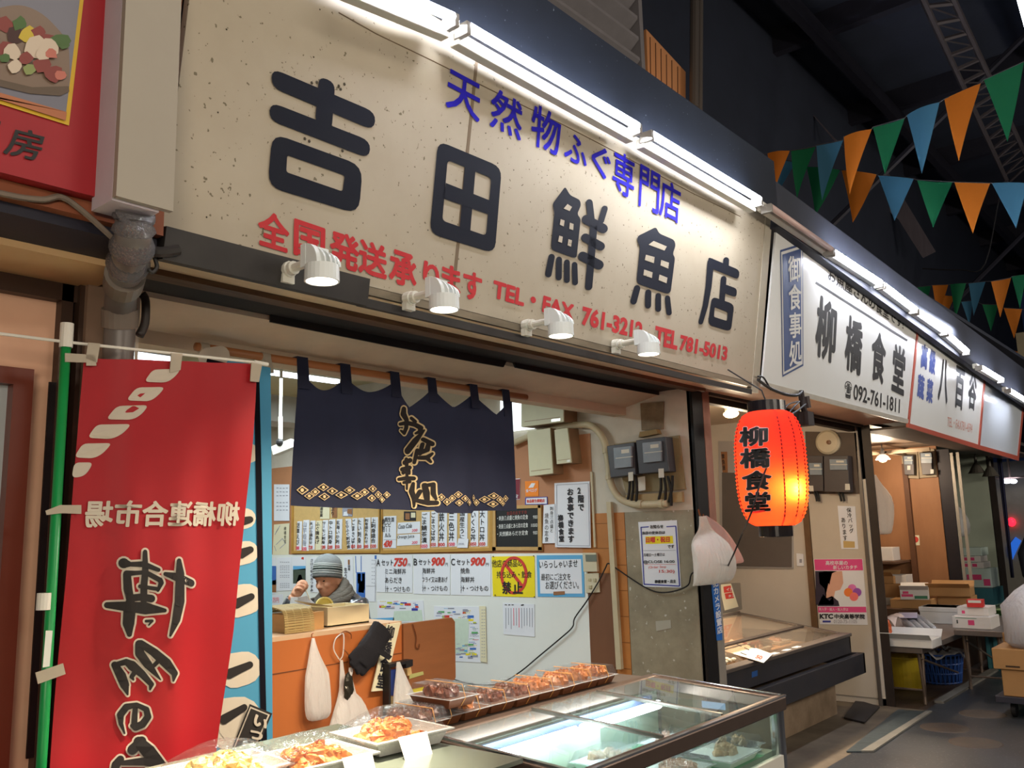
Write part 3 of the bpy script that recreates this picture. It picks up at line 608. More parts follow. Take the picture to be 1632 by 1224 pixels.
g = M('pvc_grey', (112, 106, 102), .35, noise=.3, scale=6); pth = [onY(212, 318, 2.19), onY(213, 350, 2.19), onY(212, 385, 2.21), onY(203, 425, 2.36), onY(195, 455, 2.52), onY(192, 480, 2.60), onY(191, 500, 2.64)]
foot = onY(191, 520, 2.65)
pth[0] = V((pth[0].x, 2.17, 2.452)); MB().tube(smoothpts(pth+[V((foot.x, 2.65, foot.z)), V((foot.x, 2.65, 0))], 4), .046, 20).build('pipe', g, t, smooth=True)
mb = MB(); mb.tube([onY(200, 436, 2.41), onY(196, 454, 2.51)], .056, 20); mb.tube([onY(191, 492, 2.63), onY(191, 520, 2.65)], .053, 20); mb.build('collar', M('pvc_collar', (128, 118, 108), .4, noise=.3), t)
mb = MB(); sp = smoothpts(pth[:4], 5); mb.tube(sp, [.050+.006*math.sin(i*1.9)+.004*math.sin(i*4.1) for i in range(len(sp))], 18); o = mb.build('plastic_wrap', film('wrap_film', (170, 168, 172), .72, .14, 1.6, 1.7), t, smooth=True)
mb = MB(); mb.tube(smoothpts([onY(226, 468, 2.66), onY(232, 480, 2.66), onY(231, 515, 2.66), onY(222, 535, 2.66)], 4), .014, 8); mb.build('side_hose', M('hose_dark', (48, 42, 40), .5), t, smooth=True)
mb = MB(); mb.tube(smoothpts([onY(-20, 303, 2.26), onY(30, 314, 2.26), (onY(70, 318, 2.25)), onY(98, 314, 2.25), onY(130, 335, 2.25), onY(178, 378, 2.25)], 5), .008, 6)
mb.solo('cable', M('cable_grey', (116, 104, 92), .6), 'grey cable sagging under the red food sign', 'cable')
mb = MB(); mb.tube(smoothpts([onY(228, 395, 2.3), onY(255, 402, 2.28), onY(285, 398, 2.27)], 5), .016, 8); mb.tube(smoothpts([onY(246, 410, 2.3), onY(250, 425, 2.3), onY(243, 434, 2.3), onY(236, 430, 2.3)], 5), .006, 6)
mb.solo('hook', M('hook_dark', (40, 36, 34), .5), 'dark hook and clamp behind the plastic-wrapped pipe', 'hook')
# ------------------------------------------------------------------ cloth banners and entrance curtain
A_, B_ = V((1.062, 2.535, 0)), V((1.675, 2.458, 0))
BN = PL(A_, B_-A_, UZ)
def lerp(a, b, t): return a+(b-a)*t
def interp(tab, y):
    for (y0, x0), (y1, x1) in zip(tab, tab[1:]):
        if y <= y1: return lerp(x0, x1, (y-y0)/(y1-y0))
    return tab[-1][1]
def bn_surf(p):                                         # folds of the red banner
    u, v = BN.uv(p); k = max(0, min(1, u/.6)); h = max(0, min(1, (2.15-v)/1.3))
    return p+BN.n*(.010*math.sin(u*16+v*2)*(.3+h)+.006*math.sin(v*9+u*5)-.05*k*k*h+.004*math.sin(u*41))
LT = [(560, 134), (700, 124), (850, 110), (1000, 97), (1224, 77), (1420, 62)]; RT = [(560, 411), (700, 404), (850, 394), (1000, 379), (1150, 359), (1224, 350), (1420, 338)]
def bn_pt(a, b):
    y = 571+b*(1400-571); yy = y+(1-b)*9*a
    return bn_surf(BN.px(lerp(interp(LT, y), interp(RT, y), a), yy))
red_c = cloth('banner_red', (172, 24, 34), .25, .55, .1, 6); crm = cloth('banner_cream', (206, 196, 180), .2, .8, .05); bl_c = cloth('banner_black', (30, 26, 26), .05, .8, .1)
t = thing('banner_flag', 'red cloth banner on a green pole with mirrored black brush writing', 'banner', (1.06, 2.53, 0))
MB().grid(bn_pt, 30, 60).build('cloth', red_c, t, smooth=True)
Z4 = (0, 400, 2.914); Zb = (150, 860, 6.12); Zc = (150, 1040, 6.65)
mb = MB()
for q in ([(705, 552), (838, 548), (805, 590), (770, 612), (663, 610)], [(628, 636), (766, 632), (730, 675), (690, 700), (583, 695)], [(545, 719), (688, 717), (655, 760), (612, 785), (498, 780)], [(455, 804), (611, 804), (570, 850), (525, 872), (411, 866)], [(388, 893), (528, 890), (485, 940), (440, 962), (347, 958)], [(348, 982), (440, 980), (415, 1025), (385, 1048), (334, 1054)]):
    pol(mb, BN, q, 0, .004, Z4, r=25, surf=bn_surf)
mb.build('rope_pattern', crm, t)
mb = MB(); text(mb, BN, '柳橋連合市場', (133, 841), (385, 838), (138, 797), .03, surf=bn_surf, flip=True, off=.004); mb.build('market_lettering', crm, t)
BR_ = [(Zb, [(825, 205), (832, 330), (825, 600), (790, 780), (735, 935)], [45, 88, 100, 80, 22]), (Zb, [(690, 335), (800, 365), (955, 425)], [40, 85, 70]),
       (Zb, [(285, 230), (350, 240), (480, 240), (625, 295)], [100, 45, 60, 40]), (Zb, [(495, 120), (495, 300), (480, 470), (480, 590)], [45, 65, 70, 70]),
       (Zb, [(310, 330), (390, 325), (480, 320)], [60, 45, 40]), (Zb, [(315, 340), (325, 480), (350, 600)], [75, 85, 75]), (Zb, [(520, 330), (640, 395), (650, 420), (618, 495)], [50, 50, 48, 30]), (Zb, [(440, 455), (605, 480)], [38, 40]),
       (Zb, [(350, 570), (450, 560), (555, 575)], [70, 70, 75]), (Zb, [(135, 640), (300, 650), (500, 670), (680, 690)], [60, 95, 120, 40]), (Zb, [(345, 640), (335, 820), (345, 925)], [120, 112, 50]), (Zb, [(505, 795), (565, 792), (532, 835)], [28, 28, 14]),
       (Zc, [(235, 135), (300, 250), (340, 350), (372, 450)], [75, 105, 95, 22]), (Zc, [(250, 130), (350, 100), (410, 140), (520, 230), (620, 340), (608, 395)], [55, 65, 105, 80, 55, 22]), (Zc, [(440, 215), (412, 260), (430, 292)], [55, 50, 22]),
       (Zc, [(480, -90), (490, 10), (580, 130), (640, 205), (708, 288)], [85, 100, 90, 55, 15]), (Zc, [(500, -95), (640, 0), (760, 110), (850, 220), (838, 300)], [75, 90, 105, 70, 20]), (Zc, [(690, 85), (640, 140)], [45, 45]),
       (Zc, [(345, 865), (305, 760), (300, 665), (360, 585), (470, 560), (575, 610), (592, 690), (535, 770), (465, 800), (425, 785)], [18, 50, 75, 75, 50, 62, 70, 80, 80, 45]), (Zc, [(458, 590), (450, 760)], [55, 65]),
       (Zc, [(530, 945), (430, 1040)], [95, 110]), (Zc, [(500, 960), (600, 1060), (745, 1190)], [120, 150, 60]), (Zc, [(300, 1140), (250, 1200), (230, 1330)], [80, 90, 90]), (Zc, [(320, 1180), (560, 1165), (730, 1200), (600, 1330)], [50, 90, 80, 80])]
mb = MB()
for z, p, w_ in BR_: stroke(mb, BN, p, [q+38 for q in w_], z=z, off=.004, surf=bn_surf)
mb.build('brush_outline', crm, t)
mb = MB()
for z, p, w_ in BR_: stroke(mb, BN, p, w_, z=z, off=.0062, surf=bn_surf)
mb.build('brush_lettering', bl_c, t)
green = M('pole_green', (24, 142, 72), .35, noise=.1); wpl = M('pole_white', (222, 218, 208), .4)
top = BN.px(105, 552); POX, POY = top.x, top.y
mb = MB(); mb.tube([(POX, POY, 0), (POX, POY, 2.16)], .0135, 14); mb.build('pole', green, t, smooth=True)
mb = MB(); mb.tube([(POX, POY, 2.145), (POX, POY, 2.215)], .018, 14); mb.tube([onY(71, 945, POY), onY(69, 972, POY)], .0185, 14); mb.build('pole_joint', wpl, t)
mb = MB(); mb.tube([BN.px(-30, 528), BN.px(105, 545), BN.px(420, 579)], .0045, 8); mb.tube([BN.px(405, 577), BN.px(427, 581)], .007, 8); mb.build('cross_rod', wpl, t)
tabm = cloth('tab_cloth', (196, 184, 166), .25, .8, .1)
for q in ([(103, 563), (151, 566), (153, 583), (137, 583), (137, 578), (103, 577)], [(140, 546), (159, 548), (154, 578), (136, 572)], [(272, 563), (290, 564), (287, 590), (270, 594)], [(400, 578), (417, 581), (412, 609), (398, 608)], [(72, 814), (95, 805), (129, 805), (129, 819), (96, 818), (74, 821)], [(56, 1072), (100, 1057), (104, 1074), (60, 1090)]):
    mb = MB(); mb.prism([BN.px(x, y, .012) for x, y in q][::-1], BN.n*.004); mb.build('tab', tabm, t)
mb = MB(); st = PL((POX, POY-.0145, 0), UX, UZ); pol(mb, st, [(73, 1005), (84, 1005), (79, 1062), (68, 1064)], 0, .001); mb.build('price_label', M('label_white', (214, 216, 208), .5), t)

BB = PL((0, 3.04, 0), UX, UZ)
def bb_surf(p): return p+V((0, .012*math.sin(p.x*9+p.z*1.5)*(.3+max(0, 2.3-p.z)), 0))
t = thing('blue_banner', 'sky blue cloth banner with dark side stripe hanging behind the red banner', 'banner', (1.95, 3.04, .6))
def bbp(a, b): y = lerp(564, 1330, b); return bb_surf(BB.px(lerp(318-b*6, lerp(431, 442, b), a), y+a*22*(1-b)))
MB().grid(bbp, 14, 40).build('cloth', cloth('banner_blue', (76, 150, 186), .3, .7, .15, 4), t, smooth=True)
mb = MB(); stroke(mb, BB, [(409, 592), (414, 760), (420, 980), (427, 1220)], [9, 9, 9, 10], off=.004, surf=bb_surf, caps=False); stroke(mb, BB, [(330, 574), (400, 590)], 6, off=.004, surf=bb_surf, caps=False)
mb.build('side_stripe', M('stripe_navy', (18, 18, 26), .9, spec=.1), t)
mb = MB()
for x, y, r in ((400, 722, 16), (394, 826, 17), (397, 880, 19), (397, 955, 26), (394, 1065, 28), (384, 1150, 42), (352, 566, 16)):
    stroke(mb, BB, [(x-20, y+4), (x, y)], [2*r, 1.9*r], off=.003, surf=bb_surf)
mb.build('cloud_pattern', crm, t)
mb = MB()
for p in (((380, 833), (401, 828)), ((380, 962), (404, 951)), ((366, 1074), (402, 1060)), ((356, 1146), (392, 1128)), ((388, 882), (402, 876))): stroke(mb, BB, p, [16, 11], off=.006, surf=bb_surf)
mb.build('brush_lettering', bl_c, t)
mb = MB(); q = [(398, 1122), (434, 1137), (400, 1216), (362, 1212)]
pol(mb, BB, q, 0, .008); pol(mb, BB, [(399, 1126), (430, 1139), (398, 1212), (366, 1208)], 1, .010); pol(mb, BB, [(400, 1129), (427, 1140), (397, 1209), (369, 1205)], 0, .012)
text(mb, BB, 'い', (398, 1153), (419, 1164), (404, 1137), .05, 1, .016); text(mb, BB, 'つ', (391, 1173), (411, 1182), (397, 1160), .05, 1, .016); text(mb, BB, 'も', (378, 1193), (398, 1203), (386, 1180), .05, 1, .016)
mb.build('black_tag', [M('tag_black', (34, 30, 28), .7), crm], t)

# curtain pole and noren
NR = PL((0, 3.12, 0), UX, UZ)
wood = M('pole_wood', (168, 106, 60), .5, noise=.4, scale=8, stretch=(.5, 8, 8))
pa, pb = NR.px(318, 553), NR.px(845, 631)
MB().tube([(pa.x, 3.15, 2.352), (pb.x, 3.15, 2.352)], .017, 12).solo('curtain_pole', wood, 'brown wooden pole fixed along the lintel carrying the dark curtain', 'pole', smooth=True)
for i, (x, y, l) in enumerate(((330, 566, 'off-white cloth tie on the pole left of the sky blue banner top'), (428, 578, 'off-white cloth tie on the pole right of the sky blue banner top'))):
    mb = MB(); c = V((NR.px(x, y).x, 3.15, 2.352)); mb.tube([c+V((-.018, 0, 0)), c+V((.018, 0, 0))], .022, 10); mb.prism([c+V((-.016, -.022, .0)), c+V((.016, -.022, 0)), c+V((.03, -.03, -.07)), c+V((-.005, -.03, -.075))], (0, .004, 0)); mb.solo('cloth_tie', tabm, l, 'tie', 'cloth ties on the curtain pole')
def nr_surf(p):
    u = p.x*9.0; k = max(0, min(1, (2.3-p.z)/.6))
    return p+V((0, (-.016*math.sin(u*1.35+.6)-.010*math.sin(u*3.1+p.z*2))*(.35+.65*k), 0))
LX = (483.5, 552, 631, 690, 757, 808.5); LY = (592, 601, 607, 616, 626, 640); DX = (520, 589, 657, 722, 791); DY = (622, 625, 649, 650, 661)
def top_y(x):
    if x <= LX[0]: return LY[0]
    for i in range(5):
        if x <= LX[i+1]:
            if x < DX[i]: t_ = (x-LX[i])/(DX[i]-LX[i]); return LY[i]+(DY[i]-LY[i])*(t_**.8 if i > 1 else math.sin(t_*1.5708)**.9)
            t_ = (LX[i+1]-x)/(LX[i+1]-DX[i]); return LY[i+1]+(DY[i]-LY[i+1])*(t_**.8 if i > 1 else math.sin(t_*1.5708)**.9)
    return LY[5]
def bot_y(x): return 806+8*math.sin((x-470)/180)+(4 if 690 < x < 760 else 0)
def nr_pt(a, b):
    x0 = lerp(477, 814, a); yt = top_y(x0); yb = bot_y(lerp(462, 822, a)); y = lerp(yt, yb, b)
    xl = lerp(477, 461.5, (y-590)/216); xr = lerp(814, 820, (y-640)/176)
    return nr_surf(NR.px(lerp(xl, xr, a), y))
navy = cloth('noren_navy', (33, 38, 62), .12, .85, .25, 14); bei = M('print_beige', (206, 184, 140), .8); nbk = M('print_black', (28, 22, 22), .85)
t = thing('noren_curtain', 'dark navy split curtain with beige diamonds and brush writing over the shop entrance', 'curtain', (2.97, 3.12, 1.7))
MB().grid(nr_pt, 90, 30).build('cloth', navy, t, smooth=True)
for x, y in zip(LX, LY):
    c = NR.px(x, y+10); w_ = .031; zt_ = 2.352
    mb = MB(); mb.prism([(c.x-w_, 3.112, c.z-.05), (c.x+w_, 3.112, c.z-.05), (c.x+w_*.9, 3.126, zt_+.018), (c.x-w_*.9, 3.126, zt_+.018)], (0, .006, 0)); mb.box((c.x-w_*.9, 3.126, zt_+.0175), (c.x+w_*.9, 3.172, zt_+.0215)); mb.build('hanging_loop', navy, t)
mb = MB(); mb2 = MB()
Z2, Z3, Z7 = (440, 620, 5.1), (740, 620, 5.1), (640, 790, 6.8)
def diamond(z, cx, cy, a, b):
    q = [(cx-a, cy), (cx, cy-b), (cx+a, cy), (cx, cy+b)]
    pol(mb, NR, q, 0, .006, z, surf=nr_surf); pol(mb, NR, [(cx+(x-cx)*.78, cy+(y-cy)*.76) for x, y in q], 1, .0075, z, surf=nr_surf); stroke(mb, NR, [(cx, cy-1), (cx, cy+1)], min(a, b)*.75, 0, .009, z, surf=nr_surf)
for d in ((228, 820, 52, 38), (328, 835, 36, 33), (284, 868, 40, 30), (392, 797, 50, 32), (401, 874, 50, 32), (471, 828, 50, 30), (543, 860, 46, 30), (597, 822, 36, 32), (645, 870, 40, 32), (695, 840, 38, 30), (768, 812, 44, 30), (757, 888, 44, 30), (826, 858, 38, 30), (862, 898, 28, 28), (902, 860, 30, 28), (1328, 880, 38, 30), (1380, 918, 40, 30), (1425, 888, 30, 28), (1470, 858, 34, 28), (1478, 926, 32, 28), (1526, 890, 36, 28), (1572, 922, 26, 28)): diamond(Z2, *d)
for d in ((98, 884, 16, 28), (125, 922, 26, 28), (180, 896, 38, 28), (238, 868, 40, 28), (234, 935, 40, 28), (287, 900, 32, 30), (334, 890, 22, 28), (310, 930, 20, 24)): diamond(Z3, *d)
mb.build('diamond_pattern', [bei, nbk], t)
Z5 = (620, 630, 6.444)
NS = [([(165, 140), (160, 190), (198, 250), (195, 330), (172, 385), (128, 362)], [55, 70, 50, 48, 42, 22]), ([(118, 295), (200, 280), (285, 300), (332, 332), (330, 370), (292, 388)], [34, 45, 46, 46, 40, 24]), ([(248, 232), (284, 268)], [34, 34]),
      ([(362, 358), (292, 460), (212, 568)], [18, 58, 72]), ([(355, 452), (432, 500)], [42, 50]), ([(398, 505), (388, 560), (335, 590)], [40, 48, 40]), ([(350, 500), (330, 600)], [36, 36]), ([(308, 560), (284, 690)], [34, 34]), ([(325, 640), (385, 640), (432, 600)], [40, 48, 28]), ([(385, 640), (418, 685)], [42, 26]),
      ([(172, 690), (242, 665)], [46, 50]), ([(200, 660), (208, 780), (208, 960)], [50, 42, 26]), ([(138, 760), (240, 740)], [40, 44]), ([(148, 795), (236, 780)], [28, 34]), ([(102, 862), (200, 850), (282, 852)], [36, 44, 42]), ([(160, 895), (244, 885)], [30, 36]), ([(150, 750), (160, 800)], [30, 30]), ([(232, 745), (238, 800)], [30, 30]),
      ([(278, 905), (262, 985), (290, 1060), (290, 1140)], [36, 62, 46, 22]), ([(338, 985), (305, 1055), (265, 1035)], [40, 44, 26]), ([(285, 1070), (400, 1105), (470, 1105)], [38, 50, 44]), ([(372, 920), (385, 1000), (392, 1085)], [44, 52, 40]), ([(385, 925), (440, 915), (440, 1010), (462, 1065)], [36, 42, 44, 28])]
mb = MB()
for p, w_ in NS: stroke(mb, NR, p, [q+28 for q in w_], z=Z5, off=.006, surf=nr_surf)
mb.build('brush_outline', bei, t)
mb = MB()
for p, w_ in NS: stroke(mb, NR, p, w_, z=Z5, off=.009, surf=nr_surf)
mb.build('brush_lettering', nbk, t)
# ------------------------------------------------------------------ notices, menus, boxes and meters on the right-hand wall
pap = M('paper_white', (226, 230, 240), .6, noise=.06, scale=4); pap_c = M('paper_cream', (226, 220, 190), .6, noise=.08); inkb = M('marker_black', (32, 32, 40), .6); inkr = M('marker_red', (206, 64, 54), .6); inkp = M('marker_pink', (226, 70, 100), .6)
blu = M('print_blue', (60, 110, 190), .6); lbl = M('print_sky', (96, 170, 220), .6); yel = M('print_yellow', (236, 216, 30), .6); grn = M('print_green', (96, 168, 110), .6); dkb = M('print_dark_blue', (58, 64, 160), .6); lime = M('print_lime', (190, 200, 60), .6); gry = M('print_grey', (150, 154, 170), .6); brn = M('print_brown', (150, 104, 70), .6)
INK = [pap, inkb, inkr, inkp, blu, lbl, yel, grn, dkb, lime, gry, brn, pap_c, M('map_pale', (204, 222, 208), .6, noise=.2, scale=30), M('print_forest', (70, 84, 74), .6, noise=.4, scale=30)]
def notice(name, label, cat, c, base=0, lines=(), cols=(), fills=(), rules=(), t=.003, off=.013, pl=W1, group=None, mats=None, extra=None):
    """a flat sheet on a wall: c = pixel corners BL BR TR TL; lines (text, BL, BR, TL, bold, ink); cols (text, top, foot, width, bold, ink)"""
    mats = mats or INK; cen = pl.px(sum(p[0] for p in c)/4, sum(p[1] for p in c)/4, off)
    o = thing(name, label, cat, cen, group); o.location.z = min(pl.px(x, y, off).z for x, y in c); ORG[o.name] = o.location.copy()
    mb = MB(); mb.panel(pl, c, t, off); mb.build('sheet', mats[base], o)
    mb = MB(); k = off+t+.0012
    for q, m_ in fills: pol(mb, pl, q, m_, k)
    for p, w_, m_ in rules: stroke(mb, pl, p, w_, m_, k+.0008, caps=False)
    for l in lines: text(mb, pl, l[0], l[1], l[2], l[3], l[4] if len(l) > 4 else .0, l[5] if len(l) > 5 else 1, k+.0016, l[6] if len(l) > 6 else 0)
    for l in cols: vtext(mb, pl, l[0], l[1], l[2], l[3], l[4] if len(l) > 4 else .0, l[5] if len(l) > 5 else 1, k+.0016)
    if extra: extra(mb, k)
    if mb.f: mb.build('print', mats, o)
    return o
def rect(x0, y0, x1, y1): return ((x0, y1), (x1, y1), (x1, y0), (x0, y0))
def dot_lines(mb, pl, x0, x1, y, m_, k, n, seed=0, h=1.4):
    rr = random.Random(seed); x = x0
    for i in range(n):
        w_ = (x1-x0)/n; stroke(mb, pl, [(x+w_*.1, y+rr.uniform(-.3, .3)), (x+w_*.75, y+rr.uniform(-.3, .3))], h, m_, k, caps=False); x += w_
# two cork boards
cork = M('cork', (206, 172, 112), .8, noise=.25, scale=30); ckf = M('cork_frame', (186, 142, 70), .5, noise=.3, scale=8)
def board(label, c, fr):
    cen = W1.px((c[0][0]+c[1][0])/2, (c[0][1]+c[2][1])/2, .006); o = thing('cork_board', label, 'notice board', cen, None)
    MB().panel(W1, c, .008, .006).build('cork_sheet', cork, o)
    (bl, br, tr, tl) = c; mb = MB()
    mb.panel(W1, ((bl[0], bl[1]+fr), (br[0], br[1]+fr), br, bl), .02, .006); mb.panel(W1, (tl, tr, (tr[0], tr[1]-fr), (tl[0], tl[1]-fr)), .02, .006)
    mb.panel(W1, ((bl[0]-fr*.6, bl[1]+fr), (bl[0], bl[1]+fr), (tl[0], tl[1]-fr), (tl[0]-fr*.6, tl[1]-fr)), .02, .006); mb.panel(W1, ((br[0], br[1]+fr), (br[0]+fr, br[1]+fr), (tr[0]+fr, tr[1]-fr), (tr[0], tr[1]-fr)), .02, .006)
    mb.build('frame', ckf, o)
board('cork board behind the sashimi menu strips, left of the two', ((469, 878), (605, 877), (606, 775), (470, 782)), 4)
board('cork board behind the rice bowl menu strips, right of the two', ((611, 877), (782, 873), (783, 766), (611, 775)), 5)
# menu strips: top-left x, top y, right x, bottom y, writing, price, lean
STR = [(474.5, 831, 482, 877.5, '活車えび', 'p', '580', 'ink brushed menu strip for live prawn, first from the left'), (484, 829, 493.5, 879, '山芋短冊', 'p', '500', 'faded menu strip next to the live prawn strip'),
       (495, 830, 503, 876.5, '天ぷら盛合せ', 'r', '720', 'menu strip reading tempura platter with red price 720'), (504.5, 830, 514, 876, 'ふぐ唐あげ', 'n', '', 'menu strip reading fried blowfish with a pale patch over the price'),
       (515, 829, 523.5, 876, 'サーモン刺身', 'r', '1280', 'menu strip reading salmon sashimi'), (525, 828, 535, 876, '中トロ刺身', 'r', '1280', 'menu strip reading medium fatty tuna sashimi'), (537, 827.5, 546, 875.5, '玄海いか刺', 'r', '850', 'menu strip reading Genkai squid sashimi with red price 850'),
       (551, 827, 560, 876, 'とらふぐ刺定食', 'n', '', 'tilted menu strip reading blowfish sashimi set'), (562, 826, 570, 875, 'ごまさば', 'r', '850', 'menu strip reading sesame mackerel, just right of the tilted strip'), (571.5, 825.5, 580, 875, 'たい刺身', 'r', '850', 'menu strip reading sea bream sashimi'),
       (582.5, 825, 591, 875, '刺身盛りあわせ', 'r', '880', 'menu strip reading assorted sashimi with red price 880'), (592.5, 824.5, 603.5, 874.5, '上刺身盛合', 'r', '1500', 'menu strip reading premium sashimi platter at the right end of the left board'),
       (672.5, 816, 685.5, 874.5, 'ごま鯖茶漬', 'p', '1050', 'faded menu strip reading sesame mackerel on tea rice, left of the rice bowl strips'), (688, 815, 698.5, 872, 'ごまさば丼', 'r', '1050', 'menu strip reading sesame mackerel bowl'), (700.5, 815, 713, 872, '鉄火丼', 'r', '800', 'menu strip reading tuna bowl with red price 800'),
       (716, 814, 729, 871.5, '三色丼', 'p', '1500', 'menu strip reading three colour bowl'), (733.5, 812, 745.5, 871, '国産生うに丼', 'n', '', 'menu strip reading domestic sea urchin bowl with a note taped over its foot'), (751, 813, 763, 871, 'いくら丼', 'r', '1050', 'menu strip reading salmon roe bowl'), (765, 812, 777.5, 871, '大トロ丼', 'r', '1050', 'menu strip reading fatty tuna bowl at the right end of the right board')]
for i, (x0, y0, x1, y1, tx, pc, pr, lb) in enumerate(STR):
    ln = 3 if i == 7 else (-1.2 if i < 7 else -.4); c = ((x0+ln, y1), (x1+ln, y1-.5), (x1, y0-.5), (x0, y0)); xm = (x0+x1)/2; w_ = (x1-x0)
    ls = []; fl = []
    ye = y1-1.5 if pc == 'n' and not i == 3 else y1-9
    if pc in 'rp': ls.append((pr, (x0+ln+.8, y1-1.2), (x1+ln-.8, y1-1.6), (x0+ln+.8, y1-6.8), .03, 2 if pc == 'r' else 3))
    if i == 3: fl.append((((x0-1, y1+1), (x1-1.5, y1), (x1, y1-9), (x0, y1-8)), 12))
    notice('menu_strip', lb, 'menu', c, 12 if i == 3 else 0, ls, [(tx, (xm, y0+1.5), (xm+ln, ye), min(w_*.72, (ye-y0)/len(tx)*1.05), .015, 10 if i == 1 else 1)], fl, off=.015, group='hand brushed menu strips on the cork boards')
notice('beer_menu', 'wide menu card listing beer and shochu with red price 430', 'menu', ((610, 873.5), (631.5, 873.5), (632, 822), (612, 823)), 0, [('430', (614, 872), (627, 872), (615, 861), .06, 2, .15)], [('酒', (628.5, 824), (628.5, 832), 5, .02), ('生ビール', (623.5, 824), (623.5, 857), 5.5, .02), ('瓶ビール', (618.5, 824), (618.5, 857), 5.5, .02), ('焼酎', (613.8, 826), (613.8, 848), 5, .02)], rules=[([(611.5, 860), (631.5, 860)], .6, 10)], off=.015)
notice('drink_card', 'white drink card handwritten in English with pink price, upper of the two', 'menu', ((633.5, 851), (670, 849), (670, 831), (634.5, 833)), 0, [('Coca Cola', (637, 843), (659, 841), (638, 836), .01, 1), ('200', (659, 848), (668, 847), (659.5, 843.5), .01, 3)], off=.015)
notice('drink_card', 'white drink card handwritten Orange Juice with pink price, lower of the two', 'menu', ((633, 870), (670, 868), (670, 850.5), (634, 852.5)), 0, [('Orange Juice', (636, 860), (663, 858), (636, 853.5), .0, 1), ('200', (659, 867), (668, 866.5), (659.5, 862.5), .01, 3)], off=.015)
notice('price_note', 'small white note taped over the foot of the sea urchin strip', 'note', ((728.5, 873), (745.5, 873), (747, 859), (731, 858)), 0, [('2000', (734, 868), (743, 868), (734, 865), .0, 10)], off=.022)
notice('snapshot', 'small food snapshot pinned above the middle of the left cork board', 'photo', rect(546, 806, 562, 823), 10, fills=[(((547, 822), (555, 822), (553, 815), (548, 816)), 0), (((553, 818), (561, 820), (561, 811), (554, 811)), 11)], off=.015)
notice('snapshot', 'dark food snapshot pinned above the two drink cards', 'photo', rect(644, 815, 663, 830), 1, fills=[(((646, 828), (653, 828), (653, 818), (646, 818)), 11), (((655, 825), (662, 825), (662, 817), (655, 817)), 12)], off=.015)
notice('menu_slip', 'orange-tinted paper slip hanging just under the curtain hem', 'menu', rect(510.5, 808, 525.5, 827), 12, cols=[('湯豆腐', (515, 808), (515, 824), 5, .02)], off=.015); notice('menu_slip', 'yellow wooden slip beside the orange-tinted slip under the curtain hem', 'menu', rect(528.5, 807, 537.5, 825), 12, cols=[('ぶり', (533, 808), (533, 822), 6, .02)], fills=[(rect(529, 807, 537, 825), 11)], off=.015)
# sheets left of the boards
notice('handwritten_sheet', 'white sheet with faint handwriting at the left edge of the curtain', 'notice', rect(437, 772, 461.5, 830), 0, extra=lambda mb, k: [dot_lines(mb, W1, 440, 460, y, 10, k, 4, y) for y in (778, 784, 790, 801, 807, 813)], off=.01)
notice('autograph_card', 'cream autograph card under the faint handwritten sheet', 'notice', ((435, 884.5), (460.5, 884), (461.5, 834), (437, 836)), 12, extra=lambda mb, k: [stroke(mb, W1, q, .8, 10, k) for q in ([(440, 848), (446, 838)], [(438, 852), (444, 842)], [(440, 868), (450, 858), (455, 866), (446, 874)], [(437, 870), (440, 878)])], cols=[('柳橋食堂', (456.5, 839), (456.5, 866), 4, .0)], off=.01)
# big set-menu posters
def setp(lbl, L, price, items, x0, y0, x1, y1, n):
    w_ = x1-x0; ls = [(L, (x0+.03*w_, y0+17), (x0+.13*w_, y0+17), (x0+.03*w_, y0+6), .02), ('セット', (x0+.17*w_, y0+16.5), (x0+.50*w_, y0+16.5), (x0+.17*w_, y0+7), .02), (price, (x0+.52*w_, y0+18), (x0+.90*w_, y0+18), (x0+.52*w_, y0+4), .045, 2, .12), ('円', (x0+.91*w_, y0+18), (x0+.98*w_, y0+18), (x0+.91*w_, y0+13), .0)]
    yy = (y0+22, y0+36, y0+50)
    for k, it in enumerate(items): ls.append((it, (x0+.27*w_, yy[k]+8), (x0+(.27+min(.7, .118*len(it)))*w_, yy[k]+8), (x0+.27*w_, yy[k]-1), .008))
    notice('set_menu_poster', lbl, 'poster', ((x0-.5, y1-1.5), (x1, y1), (x1, y0), (x0, y0)), 0, ls, rules=[([(x0+.24*w_, y0+21), (x0+.24*w_, y1-4)], .5, 10)], group='set menu posters on the white wall')
setp('white set menu poster headed A with red price 750', 'A', '750', ('ミニ海鮮丼', 'あらだき', '汁・つけもの'), 601, 885, 657.5, 945, 0)
setp('white set menu poster headed B with red price 900', 'B', '900', ('海鮮丼', 'フライ又は唐あげ', '汁・つけもの'), 660, 884, 717.5, 948, 0)
setp('white set menu poster headed C with red price 900', 'C', '900', ('焼魚', '海鮮丼', '汁・つけもの'), 719.5, 884, 782.5, 949.5, 0)
def ban(mb, k):
    cx, cy, rx, ry = 819, 917, 19.5, 28; pts = [(cx+rx*math.cos(a*math.pi/16), cy+ry*math.sin(a*math.pi/16)) for a in range(33)]
    stroke(mb, W1, pts, 4.6, 2, k+.0002); stroke(mb, W1, [(805, 899), (833, 935)], 5, 2, k+.0004)
    for x, y in ((786, 887), (850.5, 886), (789, 948.5), (851.5, 951.5)): stroke(mb, W1, [(x, y), (x+.1, y)], 2, 1, k+.002)
notice('ban_poster', 'yellow poster with red prohibition ring about bringing in food', 'poster', ((786, 950), (853, 952), (852, 886), (784, 887)), 6, [('他店の商品の', (786.5, 904), (835, 903), (786.5, 892), .008), ('持ち込み・飲食', (794, 921), (850, 921), (794, 910), .008), ('禁', (803, 946), (817, 947), (803, 926), .03), ('止', (820, 946), (836, 946), (820, 927), .03)], extra=ban)
